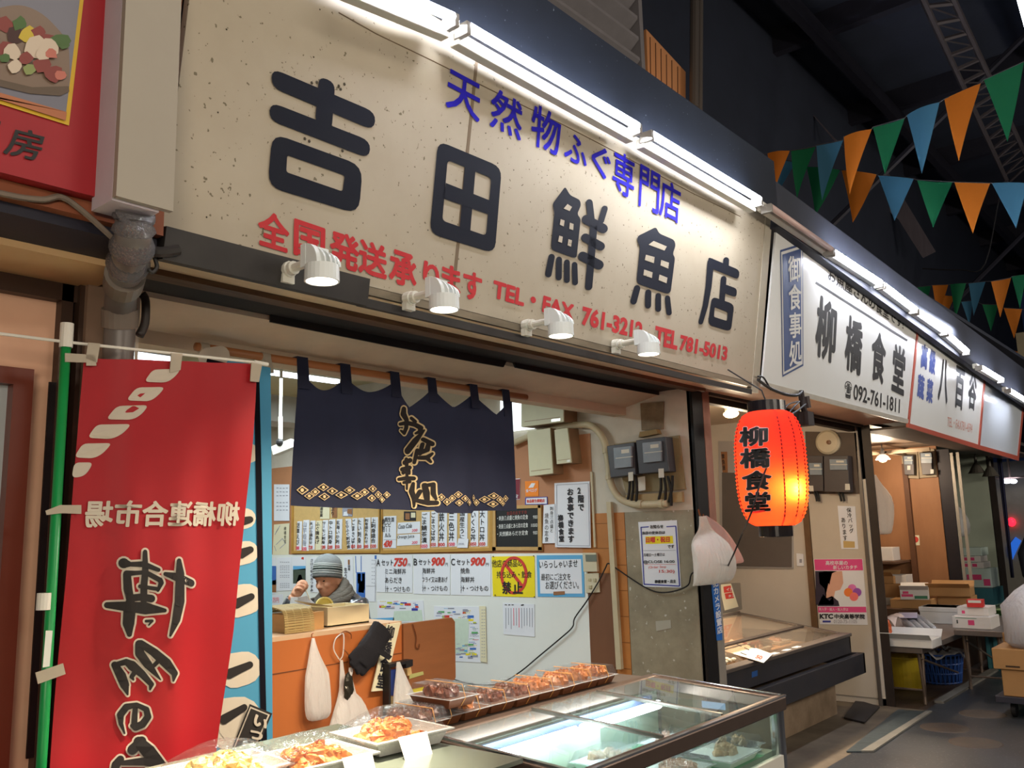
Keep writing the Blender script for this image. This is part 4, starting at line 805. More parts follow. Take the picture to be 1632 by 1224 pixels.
notice('welcome_poster', 'white poster with sky blue border asking guests to order first', 'poster', ((857.5, 951), (932, 951.5), (930, 884.5), (855.5, 885)), 5, [('いらっしゃいませ', (862, 906), (923, 904), (862, 894), .012), ('最初にご注文を', (865, 925), (912, 924.5), (865, 914), .006), ('お選びください。', (872, 939), (925, 938), (872, 926.5), .006)], fills=[(((861, 946), (928, 946), (926, 891), (859.5, 892)), 0), (((882, 948.5), (900, 947.5), (900, 942), (882, 943)), 12)], extra=lambda mb, k: pol(mb, W1, ((882, 948.5), (900, 947.5), (900, 942), (882, 943)), 11, k+.002))
# lower sheets, maps and flyers
def tt(mb, k, x0, y0, x1, y1, seed):
    rr = random.Random(seed)
    for i in range(26):
        x, y = rr.uniform(x0+1, x1-12), rr.uniform(y0+1, y1-5); w_, h = rr.choice((5, 8, 10)), rr.choice((2, 3, 4)); m_ = rr.choice((4, 5, 9, 2, 10, 8, 10, 7, 6, 10))
        if rr.random() < .45: pol(mb, W1, rect(x, y, x+w_, y+h), m_, k+i*.00002)
        else: dot_lines(mb, W1, x, x+w_, y, m_, k+i*.00002, 4, i, .9)
notice('timetable', 'colourful timetable and map sheet left of centre, partly behind the brown counter panel', 'timetable', ((602, 992), (677, 992), (675, 957), (602, 957)), 0, fills=[(((626, 990), (674, 990), (672, 972), (628, 974)), 13), (((590, 992), (628, 992), (628, 984), (590, 986)), 5)], extra=lambda mb, k: tt(mb, k, 602, 957, 674, 975, 4))
notice('timetable', 'tall timetable and map sheet taped right of the brown counter panel', 'timetable', ((692, 1052), (767, 1056), (768, 967), (692, 966)), 0, fills=[(((694, 1040), (745, 1042), (748, 986), (694, 986)), 13)], extra=lambda mb, k: (tt(mb, k, 692, 967, 766, 990, 9), tt(mb, k, 745, 985, 766, 1050, 3), tt(mb, k, 725, 1025, 766, 1052, 8)))
notice('tape_roll_sheet', 'narrow pale strip sheet along the right of the tall timetable', 'notice', ((766, 1054), (776, 1056), (774, 966), (764, 966)), 12, extra=lambda mb, k: [dot_lines(mb, W1, 767, 774, y, 10, k, 2, y, .8) for y in range(972, 1050, 5)], off=.018)
def cal(mb, k):
    for i in range(11):
        x = 806+i*4.2; rr = random.Random(i)
        stroke(mb, W1, [(x, 969), (x+.3, rr.uniform(995, 1003))], .9, rr.choice((10, 10, 3)), k, caps=False)
    dot_lines(mb, W1, 804, 820, 964, 1, k, 3, 1, 1.4); stroke(mb, W1, [(831, 964.5), (834, 964)], 2, 1, k)
notice('price_list', 'white sheet with thin columns of writing on the bare white wall', 'notice', ((803, 1011), (852.5, 1015), (852, 963), (801.5, 961)), 0, extra=cal)
notice('flyer', 'white flyer with lines of small print left of the seated person', 'flyer', ((441, 942), (465, 941), (465, 888), (442, 889)), 0, extra=lambda mb, k: [dot_lines(mb, W1, 446, 462, y, 10, k, 5, y, 1) for y in (896, 902, 905, 908, 912, 917, 920, 930, 933, 936)])
notice('flyer', 'flyer with landscape photo behind the raised hand', 'flyer', ((466, 944), (488, 942), (488, 887), (466, 888)), 0, fills=[(((467, 930), (487, 930), (487, 906), (467, 908)), 14), (((472, 929), (484, 929), (480, 916), (476, 916)), 10), (((467, 908), (487, 908), (487, 902), (467, 902)), 5), (((480, 891), (484, 892), (484, 888), (481, 888)), 2)])
notice('flyer', 'blue holiday flyer beside the edge of the sky blue banner', 'flyer', ((431, 947), (440, 946), (440, 889), (431, 890)), 0, fills=[(((431, 932), (440, 932), (440, 902), (431, 902)), 4), (((431, 944), (440, 944), (440, 924), (433, 926)), 11)])
notice('price_sheet', 'white sheet with pink 70万円 beside the sky blue banner', 'notice', ((431, 972), (451, 970), (451, 947), (431, 948)), 0, [('70万円', (432, 960), (447, 960), (432, 952.5), .0, 3)])
notice('menu_strip', 'tall menu strip half hidden behind the seated person\'s cap', 'menu', ((495, 944), (507, 944), (507, 888), (495, 889)), 0, cols=[('さけと旬のおつまみ', (499.5, 890), (499.5, 943), 5, .015)], group=None)
notice('menu_strip', 'tall menu strip reading domestic sea urchin right of the seated person\'s scarf', 'menu', ((549, 942), (563, 942), (563, 887), (549, 888)), 0, cols=[('生うに', (553.5, 904), (553.5, 932), 5.5, .015), ('国産', (559, 900), (559, 909), 4, .02)], fills=[(rect(554.5, 892, 557.5, 900), 11)])
notice('duty_board', 'ruled white board with blue edges and a fishing photo right of the seated person', 'notice', ((567, 957.5), (599, 959), (600, 885), (566, 885)), 0, fills=[(((567, 913), (568.2, 913), (567.2, 886), (566, 886)), 4), (((575, 911), (576.2, 911), (576.2, 886), (575, 886)), 4), (((568, 957), (582, 957.5), (582, 912), (568, 912)), 4), (((570, 930), (575, 930), (575, 914), (570, 914)), 11), (((571, 944), (580, 945), (581, 925), (572, 927)), 1), (((577, 940), (581.5, 940), (581.5, 914), (577, 914)), 11), (((597, 891), (600, 891), (600, 885), (597, 885)), 4)], rules=[([(583, 934), (599, 934)], .5, 10), ([(598.5, 892), (597.5, 958)], .5, 10)], extra=lambda mb, k: [dot_lines(mb, W1, 592, 598, y, 10, k, 2, y, .9) for y in range(893, 935, 6)])
# chalkboard, paper and hall notice
chalk = M('chalkboard', (26, 28, 30), .6, noise=.2); wht = M('chalk_white', (220, 222, 220), .8); chr_ = M('chalk_red', (150, 62, 54), .8); bw = M('board_wood', (196, 158, 100), .5, noise=.3, scale=10)
o = thing('chalkboard', 'small wood-framed chalkboard listing three set meals', 'chalkboard', W1.px(826, 876, .01))
MB().panel(W1, ((791, 872), (861, 872.5), (860, 808), (790, 810)), .008, .008).build('slate', chalk, o)
mb = MB()
for q in (((787, 877), (866, 877.5), (866, 871.5), (787, 871.5)), ((787, 812), (864, 809.5), (864, 804.5), (786, 806)), ((787, 877), (792.5, 877), (791.5, 806), (786, 806)), ((860, 877), (866, 877), (864.5, 805), (859.5, 805))): mb.panel(W1, q, .018, .006)
mb.build('frame', bw, o)
mb = MB()
text(mb, W1, '本日のおすすめ', (810, 821.5), (842, 819), (810, 815.5), .0, 1, .018)
for s_, y, p_ in (('・刺身三点盛と焼魚の定食', 830, '900'), ('・刺身三点盛とあら炊の定食', 843, '1000'), ('・天然鯛あらだき定食', 855, '900')):
    text(mb, W1, s_, (795, y), (844, y-2.5), (795, y-7.5), .012, 0, .018); text(mb, W1, p_, (852 if p_ == '900' else 849, y-3), (859, y-3.5), (852 if p_ == '900' else 849, y-8.5), .0, 0, .018)
mb.build('chalk_lettering', [wht, chr_], o)
notice('meal_notice', 'narrow white paper between the chalkboard and the hall notice', 'notice', ((865, 866), (887, 865.5), (886, 803), (867, 805)), 0, cols=[('刺身三点盛と', (882, 807), (882, 849), 6, .0), ('焼魚の定食', (874, 817), (874, 864), 6.5, .0)], off=.016)
notice('hall_notice', 'tall white notice with bold black text saying meals served upstairs', 'notice', ((885, 872), (942, 873), (940, 767), (884, 770)), 0, cols=[('2階で', (928, 775), (929, 815), 10, .045), ('お食事できます', (911.5, 778), (913, 865), 10.5, .045), ('柳橋食堂', (896, 820), (898, 864), 8.5, .045)], rules=[([(887, 773), (937.5, 770.5)], .7, 10), ([(887, 773), (888, 869)], .7, 10), ([(937.5, 770.5), (939.5, 870)], .7, 10), ([(888, 869), (939.5, 870)], .7, 10)], off=.016)
notice('sticker', 'dark red award sticker at the right edge of the curtain', 'sticker', ((815, 797), (829, 796), (829.5, 762.5), (815, 763.5)), 0, [('定', (822, 794), (827.5, 794), (822, 788), .02, 0)], fills=[(((815.5, 796), (828.3, 795.2), (828.8, 763.5), (815.5, 764.5)), 12)], off=.006, mats=INK[:12]+[M('sticker_maroon', (126, 36, 52), .5)])
notice('sticker', 'orange award sticker with white writing above the chalkboard', 'sticker', ((838, 791), (858.5, 790.5), (858.5, 766), (837, 767)), 12, [('食べログ', (839.5, 785), (857.5, 784), (839.5, 779.5), .02, 0)], fills=[(((842, 777.5), (850, 777), (853, 770), (847, 770)), 0)], off=.006, mats=INK[:12]+[M('sticker_orange', (240, 136, 34), .5)])
notice('sticker', 'white sticker with red hygiene lettering and blue border', 'sticker', ((837, 804.5), (873, 804), (872.5, 791.5), (837.5, 793)), 8, [('食品衛生模範店', (841, 801.5), (870, 800.5), (841, 796), .03, 2)], fills=[(((838.3, 803.3), (871.5, 802.8), (871.2, 792.7), (838.7, 794.2)), 0)], off=.0075)
notice('closing_notice', 'laminated notice with navy border giving closing days and CLOSE 16:00', 'notice', ((1025.5, 935), (1086, 936.5), (1079, 829), (1017.5, 832)), 0, [('お知らせ', (1038, 842.5), (1059, 842), (1037.5, 836.5), .04), ('当店の定休日は', (1025, 852), (1061.5, 851), (1025, 847), .04), ('日曜・祝日', (1031, 865), (1069, 864), (1031, 856), .05, 2), ('です', (1065.5, 874), (1076, 873.5), (1065.5, 868.5), .04), ('月曜日〜土曜日は', (1027, 887), (1061, 886), (1027, 882), .02), ('@CLOSE 16:00', (1027, 898.5), (1077, 898), (1026.5, 893), .02), ('(Order Stop', (1035, 907), (1063, 906), (1035, 902), .0, 2), ('15:30)', (1052, 914), (1076.5, 914), (1052, 908), .01, 2), ('柳橋食堂・店主', (1045, 929.5), (1079, 929), (1045, 924), .04)],
       fills=[(((1029, 867), (1073, 866), (1072, 854), (1028.5, 855)), 6)], rules=[([(1021, 840.5), (1034, 839.5)], 1.6, 8), ([(1062, 839.5), (1077.5, 838.5)], 1.6, 8), ([(1021.5, 840), (1026.5, 931)], 1.6, 8), ([(1077, 838.5), (1083, 934)], 1.8, 8), ([(1026, 931), (1083, 934)], 1.8, 8), ([(1025, 877.5), (1077, 877)], .5, 10), ([(1027, 899.6), (1077, 899.4)], .4, 2)], off=.007)
# intercom, switch
iv = M('ivory_plastic', (206, 198, 172), .45, noise=.1)
o = thing('wall_controller', 'ivory wall controller with grey display right of the blue-bordered poster', 'controller', W1.px(943, 911, .012)); MB().panel(W1, ((933, 911), (955.5, 911), (953, 881), (931.5, 881)), .025, .01).build('case', iv, o, bevel=.003); MB().panel(W1, ((934, 895), (951.5, 895), (950.5, 884), (933, 884)), .002, .0355).build('display', M('lcd', (112, 120, 112), .3), o)
o = thing('switch_plate', 'ivory switch plate below the wall controller', 'switch', W1.px(945, 945, .012)); MB().panel(W1, ((935, 945), (957, 944), (955, 913), (933.5, 914)), .01, .01).build('plate', iv, o, bevel=.002)
mb = MB(); mb.panel(W1, ((939, 938), (943, 938), (943, 933), (939, 933)), .006, .02); mb.panel(W1, ((946, 927), (950, 927), (950, 922), (946, 922)), .006, .02); mb.panel(W1, ((938, 926), (942, 926), (942, 922), (938, 922)), .004, .02); mb.build('rocker', M('rocker', (180, 172, 140), .4), o)
# distribution boxes
bx = M('box_ivory', (204, 202, 172), .45, noise=.12); bxs = M('box_side', (150, 122, 92), .5, noise=.4, scale=6)
def ebox(label, c, d, plate=None, off=.0):
    o = thing('breaker_box', label, 'breaker box', W1.px((c[0][0]+c[1][0])/2, c[0][1], off), 'ivory breaker boxes'); mb = MB(); mb.panel(W1, c, d-.012, off); mb.build('body', bxs, o)
    (bl, br, tr, tl) = c; f = [W1.px(x, y, off) for x, y in c]; mb = MB(); mb.prism([p+W1.n*(d-.012) for p in f], W1.n*.012); dr_ = mb.build('door', bx, o, bevel=.002)
    mb = MB(); a, b = f[0], f[1]; u = (b-a); h = (f[3]-a)
    mb.prism([a+u*.08+h*.10+W1.n*d, a+u*.92+h*.10+W1.n*d, a+u*.92+h*.112+W1.n*d, a+u*.08+h*.112+W1.n*d], W1.n*.001); mb.build('door_seam', bxs, dr_)
    if plate: mb = MB(); mb.prism([a+u*.72+h*.03+W1.n*d, a+u*.93+h*.03+W1.n*d, a+u*.93+h*.085+W1.n*d, a+u*.72+h*.085+W1.n*d], W1.n*.002); mb.build('name_plate', M('plate_silver', (206, 206, 200), .3, .5), dr_)
ebox('large ivory breaker box highest on the wall under the lintel', ((853, 683), (920, 675), (920, 612), (853, 612)), .16, 1)
ebox('tall ivory breaker box below the large one, with a blank door', ((862, 760), (899, 755.5), (894.5, 684), (858, 689)), .13)
ebox('small ivory breaker box right of the tall blank one', ((905, 741), (928.5, 738.5), (922, 684), (901, 687)), .13, 1)
MB().panel(W1, ((800, 690), (853, 683), (853, 620), (800, 620)), .02, .01).struct('trim_glow_panel', M('lit_panel', (226, 238, 240), .4, emit=1.6))  # white wall panel, its lit look put in as emission
cd = M('conduit_ivory', (196, 184, 154), .5, noise=.25, scale=10)
o = thing('conduit', 'thick ivory conduit curving down the wall to the meters', 'conduit', (4.97, 3.3, 1.9)); mb = MB()
mb.tube(smoothpts([W1.px(x, y, .045) for x, y in ((815, 708), (850, 693), (900, 680), (935, 677), (952, 686), (964, 706), (970, 740), (973, 768), (986, 792), (1008, 803), (1030, 804), (1064, 802))], 5), .024, 12); mb.build('pipe', cd, o, smooth=True)
mb = MB()
for p, q in (((966, 714), (967, 722)), ((971, 757), (972, 764)), ((1018, 803.5), (1024, 804)), ((1052, 803), (1057, 803))): mb.tube([W1.px(*p, .045), W1.px(*q, .045)], .029, 12)
mb.build('saddle_clip', cd, o)
o = MB(); o.panel(W1, ((986, 1066), (994, 1066), (977, 800), (970, 800)), .03, .008); o.panel(W1, ((948, 872), (951, 872), (945, 752), (942, 752)), .012, .006); o.solo('cable_duct', cd, 'thin pale cable trunking running down the wall by the orange tiles', 'trunking')
MB().tube(smoothpts([W1.px(x, y, .03) for x, y in ((820, 706), (835, 697), (853, 689))], 3), .018, 8).solo('conduit_stub', cd, 'short grey conduit sloping behind the curtain to the boxes', 'conduit')
# electricity meters on their board
mt_g = M('meter_grey', (66, 66, 74), .4, noise=.2); mt_c = M('meter_window', (140, 152, 164), .2, noise=.3, scale=14); tagm = M('tag_paper', (206, 204, 194), .6)
o = MB(); o.panel(W1, ((1000, 786), (1094, 780), (1084, 694), (981, 708)), .02, .008); o.panel(W1, ((1001, 803), (1091, 800), (1090, 784), (1001, 789)), .03, .008, 1); o.solo('meter_board', [M('meter_board', (146, 130, 96), .6, noise=.4), M('board_plank', (170, 146, 104), .6, noise=.4)], 'brown backing board under the two electricity meters', 'board')
def meter(label, face, win, tagp, pl=W1, off=.03, d=.09, grp=None, dark=mt_g):
    o = thing('electricity_meter', label, 'electricity meter', pl.px(face[0][0], face[0][1], off), grp)
    MB().panel(pl, face, d, off).build('case', dark, o, bevel=.004); wn_ = MB().panel(pl, win, .02, off+d).build('window', mt_c, o, bevel=.002)
    (bl, br, tr, tl) = win; mb = MB(); mid = lambda a, b, t_: (a[0]+(b[0]-a[0])*t_, a[1]+(b[1]-a[1])*t_)
    stroke(mb, pl, [mid(bl, tl, .5), mid(br, tr, .5)], 1.2, 0, off+d+.021, caps=False); pol(mb, pl, [mid(mid(bl, br, .35), mid(tl, tr, .35), .7), mid(mid(bl, br, .8), mid(tl, tr, .8), .7), mid(mid(bl, br, .8), mid(tl, tr, .8), .88), mid(mid(bl, br, .35), mid(tl, tr, .35), .88)], 0, off+d+.021); mb.build('dial_marks', tagm, wn_)
    MB().panel(pl, tagp, .003, off+d).build('tag', tagm, o)
    return o
meter('grey electricity meter on the board, left of the two by the closing notice', ((985, 762), (1025, 757), (1022, 706), (979, 712)), ((982, 747), (1009, 744), (1008, 711), (980, 714)), ((1002, 767), (1009.5, 766), (1009, 752), (1001.5, 753)))
meter('grey electricity meter on the board, right of the two by the closing notice', ((1030, 756), (1078, 752), (1072, 697), (1025, 703)), ((1028, 738), (1056, 735), (1055, 703), (1026, 706)), ((1050, 761.5), (1058.5, 761), (1058, 746.5), (1049.5, 747)))
mb = MB()
for x0, x1, yb in ((1003, 1000, 800), (1008, 1006, 803), (1013, 1014, 802), (1053, 1050, 796), (1058, 1060, 803), (1064, 1070, 806), (1072, 1066, 800)): mb.tube(smoothpts([W1.px(x0, 758, .07), W1.px((x0+x1)/2+2, 778, .06), W1.px(x1, yb, .05)], 4), .009, 6)
mb.solo('meter_cables', M('cable_black', (28, 27, 29), .5), 'bunch of black cables hanging below the meters by the closing notice', 'cables')
MB().panel(W1, ((1018, 783), (1029, 781), (1028, 759), (1017, 761)), .003, .06).solo('paper_tag', tagm, 'loose beige paper tag hanging between the two meters', 'tag')
o = thing('wall_talisman', 'browned old paper talisman in a frame above the meters', 'talisman', W1.px(1042, 697, .01)); MB().panel(W1, ((1024, 686), (1058, 684), (1059, 640), (1022, 643)), .012, .004).build('frame', M('old_paper', (132, 116, 92), .7, noise=.6, scale=12, col2=(84, 70, 54)), o); MB().panel(W1, ((1024, 698), (1055, 692), (1052, 685), (1026, 689)), .05, .004).build('shelf', M('old_shelf', (150, 126, 84), .7, noise=.4), o)
mb = MB(); mb.panel(W1, ((1046, 1006), (1070, 1001), (1069, 988), (1045, 990)), .0015, .007); mb.solo('tape_patch', M('tape_grey', (170, 166, 154), .4), 'strip of pale tape on the dirty porch panel', 'tape')
# black cable swagging along the wall from the lantern
mb = MB(); ps = [W1.px(x, y, .03) for x, y in ((718, 1081), (745, 1089), (775, 1092), (800, 1088), (830, 1070), (860, 1045), (890, 1020), (912, 1000), (916, 985), (935, 958), (955, 925), (965, 905), (970, 898), (985, 908), (1010, 925), (1030, 937), (1050, 944), (1075, 942), (1097, 932))]
ps += [V((4.93, 2.72, 1.32)), onY(1150, 912, 2.62), onY(1165, 892, 2.4), onY(1183, 850, 2.2), onY(1198, 815, 1.97), onY(1212, 770, 1.93), onY(1228, 730, 1.93), onY(1243, 690, 1.95), onY(1247, 660, 2.05), onY(1256, 645, 2.12), onY(1272, 640, 2.22)]
mb.tube(smoothpts(ps, 5), .0048, 6); mb.solo('power_cable', M('cable_black'), 'thin black power cable swagging from the red lantern along the white wall', 'cable')

# things seen through the gaps round the curtain
o = thing('security_camera', 'small white security camera hanging from the ceiling left of the curtain', 'camera', onY(452, 712, 4.8)); c = onY(453, 713, 4.8)
mb = MB(); mb.tube([onY(447, 664, 4.8), onY(447, 700, 4.8)], .014, 8); tp_ = onY(447, 664, 4.8); mb.tube([V((tp_.x, 4.8, 2.9)), tp_], .010, 8); mb.build('rod', M('camera_rod', (214, 214, 206), .4), o)
mb = MB(); mb.blob(onY(446, 705, 4.8), .025, .025, .025); mb.build('joint', M('cable_black'), o)
mb = MB(); d_ = (onY(466, 707, 4.75)-onY(441, 717, 4.85)).normalized(); mb.rbox(c, d_*.075, d_.cross(UZ).normalized()*.032, d_.cross(UZ).normalized().cross(d_)*.030); mb.build('housing', M('camera_white', (222, 222, 212), .4), o, bevel=.004)
for nm_, px_, py_, L_, lb in (('ceiling_light', 452, 597, .55, 'lit fluorescent strip on the shop ceiling left of the curtain top'), ('ceiling_light', 219, 570, .16, 'small bright lamp glimpsed above the red banner beside the grey pipe')):
    c = onZ(px_, py_, 2.865) if L_ > .3 else onY(px_, py_, 3.6); mb = MB(); mb.box((c.x-L_, c.y-.05, c.z+.015), (c.x+L_, c.y+.05, 2.9)); o = thing(nm_, lb, 'lamp', c, None); mb.build('fixture', M('batten_white'), o); MB().box((c.x-L_*.97, c.y-.03, c.z-.012), (c.x+L_*.97, c.y+.03, c.z+.014)).build('diffuser', M('ceiling_lit', (226, 240, 255), .3, emit=7), o)
# ------------------------------------------------------------------ counter, person, hanging things
CP = PL((0, 3.80, 0), UX, UZ)
cx0, cx1 = 2.25, CP.px(722, 984).x; ZTOP = 1.09
ow = M('orange_melamine', (184, 106, 56), .35, noise=.15, scale=5, stretch=(1, 1, .2)); plyb = M('plywood_brown', (146, 92, 56), .5, noise=.3, scale=6, stretch=(.4, 1, 3)); plyl = M('plywood_light', (196, 146, 90), .5, noise=.2, scale=6, stretch=(1, 1, .3))
t = thing('counter', 'orange wooden shop counter with brown plywood end panel behind the curtain', 'counter', (3.1, 4.1, 0))
xm = CP.px(640, 990).x
MB().box((cx0, 3.80, 0), (xm, 3.825, ZTOP)).build('front_panel', ow, t)
MB().box((cx0, 3.802, ZTOP-.155), (xm, 3.797, ZTOP-.15)).build('panel_seam', M('seam_dark', (110, 62, 34), .6), t)
mb = MB(); mb.prism([(xm, 3.785, .735), (cx1-.012, 3.785, .735), (cx1, 3.785, .75), (cx1, 3.785, ZTOP-.02), (cx1-.025, 3.785, ZTOP+.006), (xm, 3.785, ZTOP+.006)], (0, .02, 0)); mb.build('end_board', plyb, t)
MB().box((xm, 3.80, 0), (cx1-.01, 3.82, .735)).build('lower_board', plyl, t)
MB().box((cx0, 3.80, ZTOP), (xm, 4.40, ZTOP+.022)).build('worktop', M('counter_top', (206, 172, 140), .4, noise=.15), t)
MB().box((cx0, 4.36, 0), (xm, 4.38, ZTOP)).build('back_panel', ow, t)
Z8 = (440, 840, 5.1); TOP = ZTOP+.022
# bamboo mat over a wooden box, cream box, packs, tape, paper
bam = M('bamboo', (176, 150, 96), .55, noise=.4, scale=16, stretch=(.5, 6, 6))
A0 = CP.px(448, 1006); 
def cpx(x, y, Y): return onY(x, y, Y)
b0, b1 = cpx(452, 1004, 3.86), cpx(499, 1002, 3.86); bw_ = b1.x-b0.x; zc = TOP
t = thing('bamboo_mat', 'slatted bamboo mat folded over a wooden box on the orange counter', 'mat', (b0.x+bw_/2, 3.98, TOP))
mb = MB(); prof = [(3.85, zc+.0), (3.855, zc+.06), (3.87, zc+.105), (3.90, zc+.118), (4.0, zc+.128), (4.1, zc+.12), (4.13, zc+.10), (4.14, zc)]
pp = smoothpts([V((0, y, z)) for y, z in prof], 5)
for p, q in zip(pp, pp[1:]): m_ = (p+q)/2; d = (q-p); mb.rbox((b0.x+bw_/2, m_.y, m_.z+.002), (bw_/2, 0, 0), d*.40, V((0, -d.z, d.y)).normalized()*.003)
mb.build('slats', bam, t)
mb = MB()
for k in (.1, .35, .62, .88): mb.tube([V((b0.x+bw_*k, p.y, p.z+.003)) for p in pp], .003, 5)
mb.build('binding_thread', M('thread', (206, 190, 140), .7), t)
MB().box((b0.x+.04, 3.90, TOP), (b1.x+.10, 4.06, TOP+.09)).solo('wooden_box', M('box_wood', (196, 150, 96), .5, noise=.3, scale=8), 'small wooden box sticking out from under the bamboo mat', 'box')
c0, c1 = cpx(522, 1003, 3.92), cpx(588, 993, 3.92); ch = cpx(588, 962, 3.92).z-TOP
t = thing('cream_box', 'long cream open box on the orange counter in front of the seated person', 'box', ((c0.x+c1.x)/2, 4.02, TOP)); mb = MB(); cb = M('cream_board', (232, 216, 178), .6, noise=.12)
x0, x1 = c0.x, c1.x
for a, b in (((x0, 3.92, TOP), (x1, 3.932, TOP+ch)), ((x0, 4.118, TOP), (x1, 4.13, TOP+ch)), ((x0, 3.932, TOP), (x0+.012, 4.118, TOP+ch)), ((x1-.012, 3.932, TOP), (x1, 4.118, TOP+ch)), ((x0, 3.92, TOP+.0005), (x1, 4.13, TOP+.008))): mb.box(a, b)
mb.build('body', cb, t)
mb = MB(); mb.prism([(x0-.09, 3.94, TOP+ch+.028), (x0+.04, 3.93, TOP+ch+.001), (x0+.04, 4.12, TOP+ch+.001), (x0-.07, 4.12, TOP+ch+.035)], (0, 0, .004)); mb.build('flap', M('flap_tan', (176, 152, 112), .6), t)
MB().lathe([(.052, -.012), (.052, .012), (.043, .012), (.043, -.012)], onY(517, 966, 4.22), V((-.4, -1, .1)), 28).solo('tape_roll', M('tape_yellow', (226, 206, 120), .35), 'yellow tape roll standing behind the cream box', 'tape')
q_ = onY(517, 966, 4.22); MB().box((q_.x-.08, 4.17, TOP), (q_.x+.08, 4.28, max(TOP+.02, q_.z-.053))).solo('tape_stand', M('cable_black'), 'low dark stand under the yellow tape roll', 'stand')
clearp = film('clear_plastic', (226, 236, 240), .9, .1, .3)
for i, (x, dz) in enumerate(((445, 0), (446, .045))):
    c = cpx(x, 1005, 4.12); w_ = .075
    mb = MB(); mb.hexa([(c.x-w_*.8, 4.06, TOP+dz), (c.x+w_*.8, 4.06, TOP+dz), (c.x+w_*.8, 4.18, TOP+dz), (c.x-w_*.8, 4.18, TOP+dz)], [(c.x-w_, 4.04, TOP+.044+dz), (c.x+w_, 4.04, TOP+.044+dz), (c.x+w_, 4.20, TOP+.044+dz), (c.x-w_, 4.20, TOP+.044+dz)])
    mb.solo('plastic_tub', M('tub_white', (214, 226, 230), .25), ('lower', 'upper')[i]+' of two pale plastic tubs stacked at the left end of the counter', 'tub', 'plastic tubs on the counter')
# the seated person
PY = 4.78
def pp_(x, y, c=0): return onY(x, y, PY)+V((-.62, -.785, 0))*c
per = thing('person', 'person in striped grey beanie, scarf and silver jacket eating behind the orange counter', 'person', (pp_(540, 1000).x, PY, 0))
skin = M('skin', (198, 146, 116), .5, noise=.25, scale=14, col2=(166, 108, 84)); skin.node_tree.nodes['Principled BSDF'].inputs['Subsurface Weight'].default_value = .08
fw = V((-.93, -.12, -.22)).normalized(); sd = V((-.15, -.98, 0)); sd = (sd-fw*sd.dot(fw)).normalized(); up = sd.cross(fw)*-1
if up.z < 0: up = -up
HS = .90; hc = pp_(524, 924)
def hp(a, b, c): return hc+(fw*a+up*b+sd*c)*HS
rotm = Matrix((fw, sd, up)).transposed().to_quaternion()
mb = MB(); mb.blob(hp(-.01, .025, 0), .098, .076, .108, 0, 18, 14, rot=rotm); mb.blob(hp(.035, -.045, 0), .060, .056, .068, 0, 14, 10, rot=rotm); mb.blob(hp(.068, -.088, 0), .024, .026, .022, 0, 10, 8, rot=rotm)
mb.tube([hp(.082, .022, 0), hp(.100, -.008, 0), hp(.114, -.024, 0), hp(.096, -.034, 0)], [.010, .013, .016, .010], 10)                      # nose
for s_ in (-1, 1):
    mb.blob(hp(.104, -.028, .013*s_), .010, .009, .008, rot=rotm); mb.tube([hp(.074, .036, .05*s_), hp(.088, .04, .028*s_), hp(.090, .034, .008*s_)], .011, 8)   # nostrils, brow
    mb.blob(hp(.062, -.022, .042*s_), .026, .022, .026, rot=rotm); mb.blob(hp(-.01, -.01, .078*s_), .022, .010, .034, rot=rotm)                                  # cheeks, ears
mb.tube([hp(.084, -.060, -.024), hp(.094, -.057, 0), hp(.084, -.060, .024)], [.006, .009, .006], 8); mb.tube([hp(.080, -.070, -.02), hp(.090, -.070, 0), hp(.080, -.070, .02)], [.006, .009, .006], 8)
nb = pp_(540, 966)
mb.tube([hp(-.03, -.03, 0), hp(-.04, -.11, 0), nb], [.058, .058, .07], 12)
ch_, wa, pe = pp_(548, 992), pp_(551, 1040), pp_(552, 1075)
mb.tube([nb, ch_, wa, pe], [.08, .15, .14, .15], 14)
sr, sl = pp_(520, 968, -.17), pp_(567, 965, .15); er, el = pp_(452, 985, -.10), pp_(578, 1018, .22)
wr = pp_(468, 951, .0); wl = pp_(530, 1012, .30)
mb.tube([ch_, sr, er, wr], [.09, .058, .046, .030], 12); mb.tube([ch_, sl, el, wl], [.09, .06, .046, .03], 12)
# right hand: palm, fingers closed on the chopsticks, thumb
def hq(x, y, c=0): return pp_(x, y, c)
mb.tube([wr, hq(473, 945), hq(478, 938)], [.026, .036, .036], 12); mb.blob(hq(477, 939), .038, .026, .036, 0, 12, 8)
for k, f_ in enumerate((((474, 931, -.01), (481, 926, 0), (488, 929, .02), (487, 936, .03)), ((473, 933, .01), (479, 928, .025), (487, 931, .04), (486, 938, .045)), ((472, 936, .025), (477, 932, .045), (484, 934, .055), (484, 941, .055)), ((471, 940, .03), (474, 937, .055), (480, 938, .062), (481, 943, .058)))):
    mb.tube(smoothpts([hq(*p) for p in f_], 4), .0105-.0007*k, 8)
mb.tube(smoothpts([hq(476, 943, .03), hq(482, 942, .035), hq(488, 937, .03), hq(490, 932, .02)], 4), .011, 8)
mb.tube([wl, pp_(515, 1012, .32)], [.03, .036], 10)
for k in range(4): mb.tube([pp_(517, 1009+k*4, .33), pp_(508, 1008+k*4, .35), pp_(505, 1012+k*4, .36)], .0095, 8)
mb.tube([pp_(520, 1008, .35), pp_(513, 1004, .37)], .010, 8)
o = mb.build('body', skin, per, smooth=True); md = o.modifiers.new('rm', 'REMESH'); md.mode = 'VOXEL'; md.voxel_size = .0055; md.use_smooth_shade = True; sm = o.modifiers.new('sm', 'SMOOTH'); sm.iterations = 2; sm.factor = .5
mb = MB()
for s_ in (-1, 1): mb.blob(hp(.081, .014, .032*s_), .009, .012, .006, 0, 10, 6, rot=rotm)
mb.build('eye', M('eye_dark', (34, 26, 24), .3), per, smooth=True)
mb = MB()
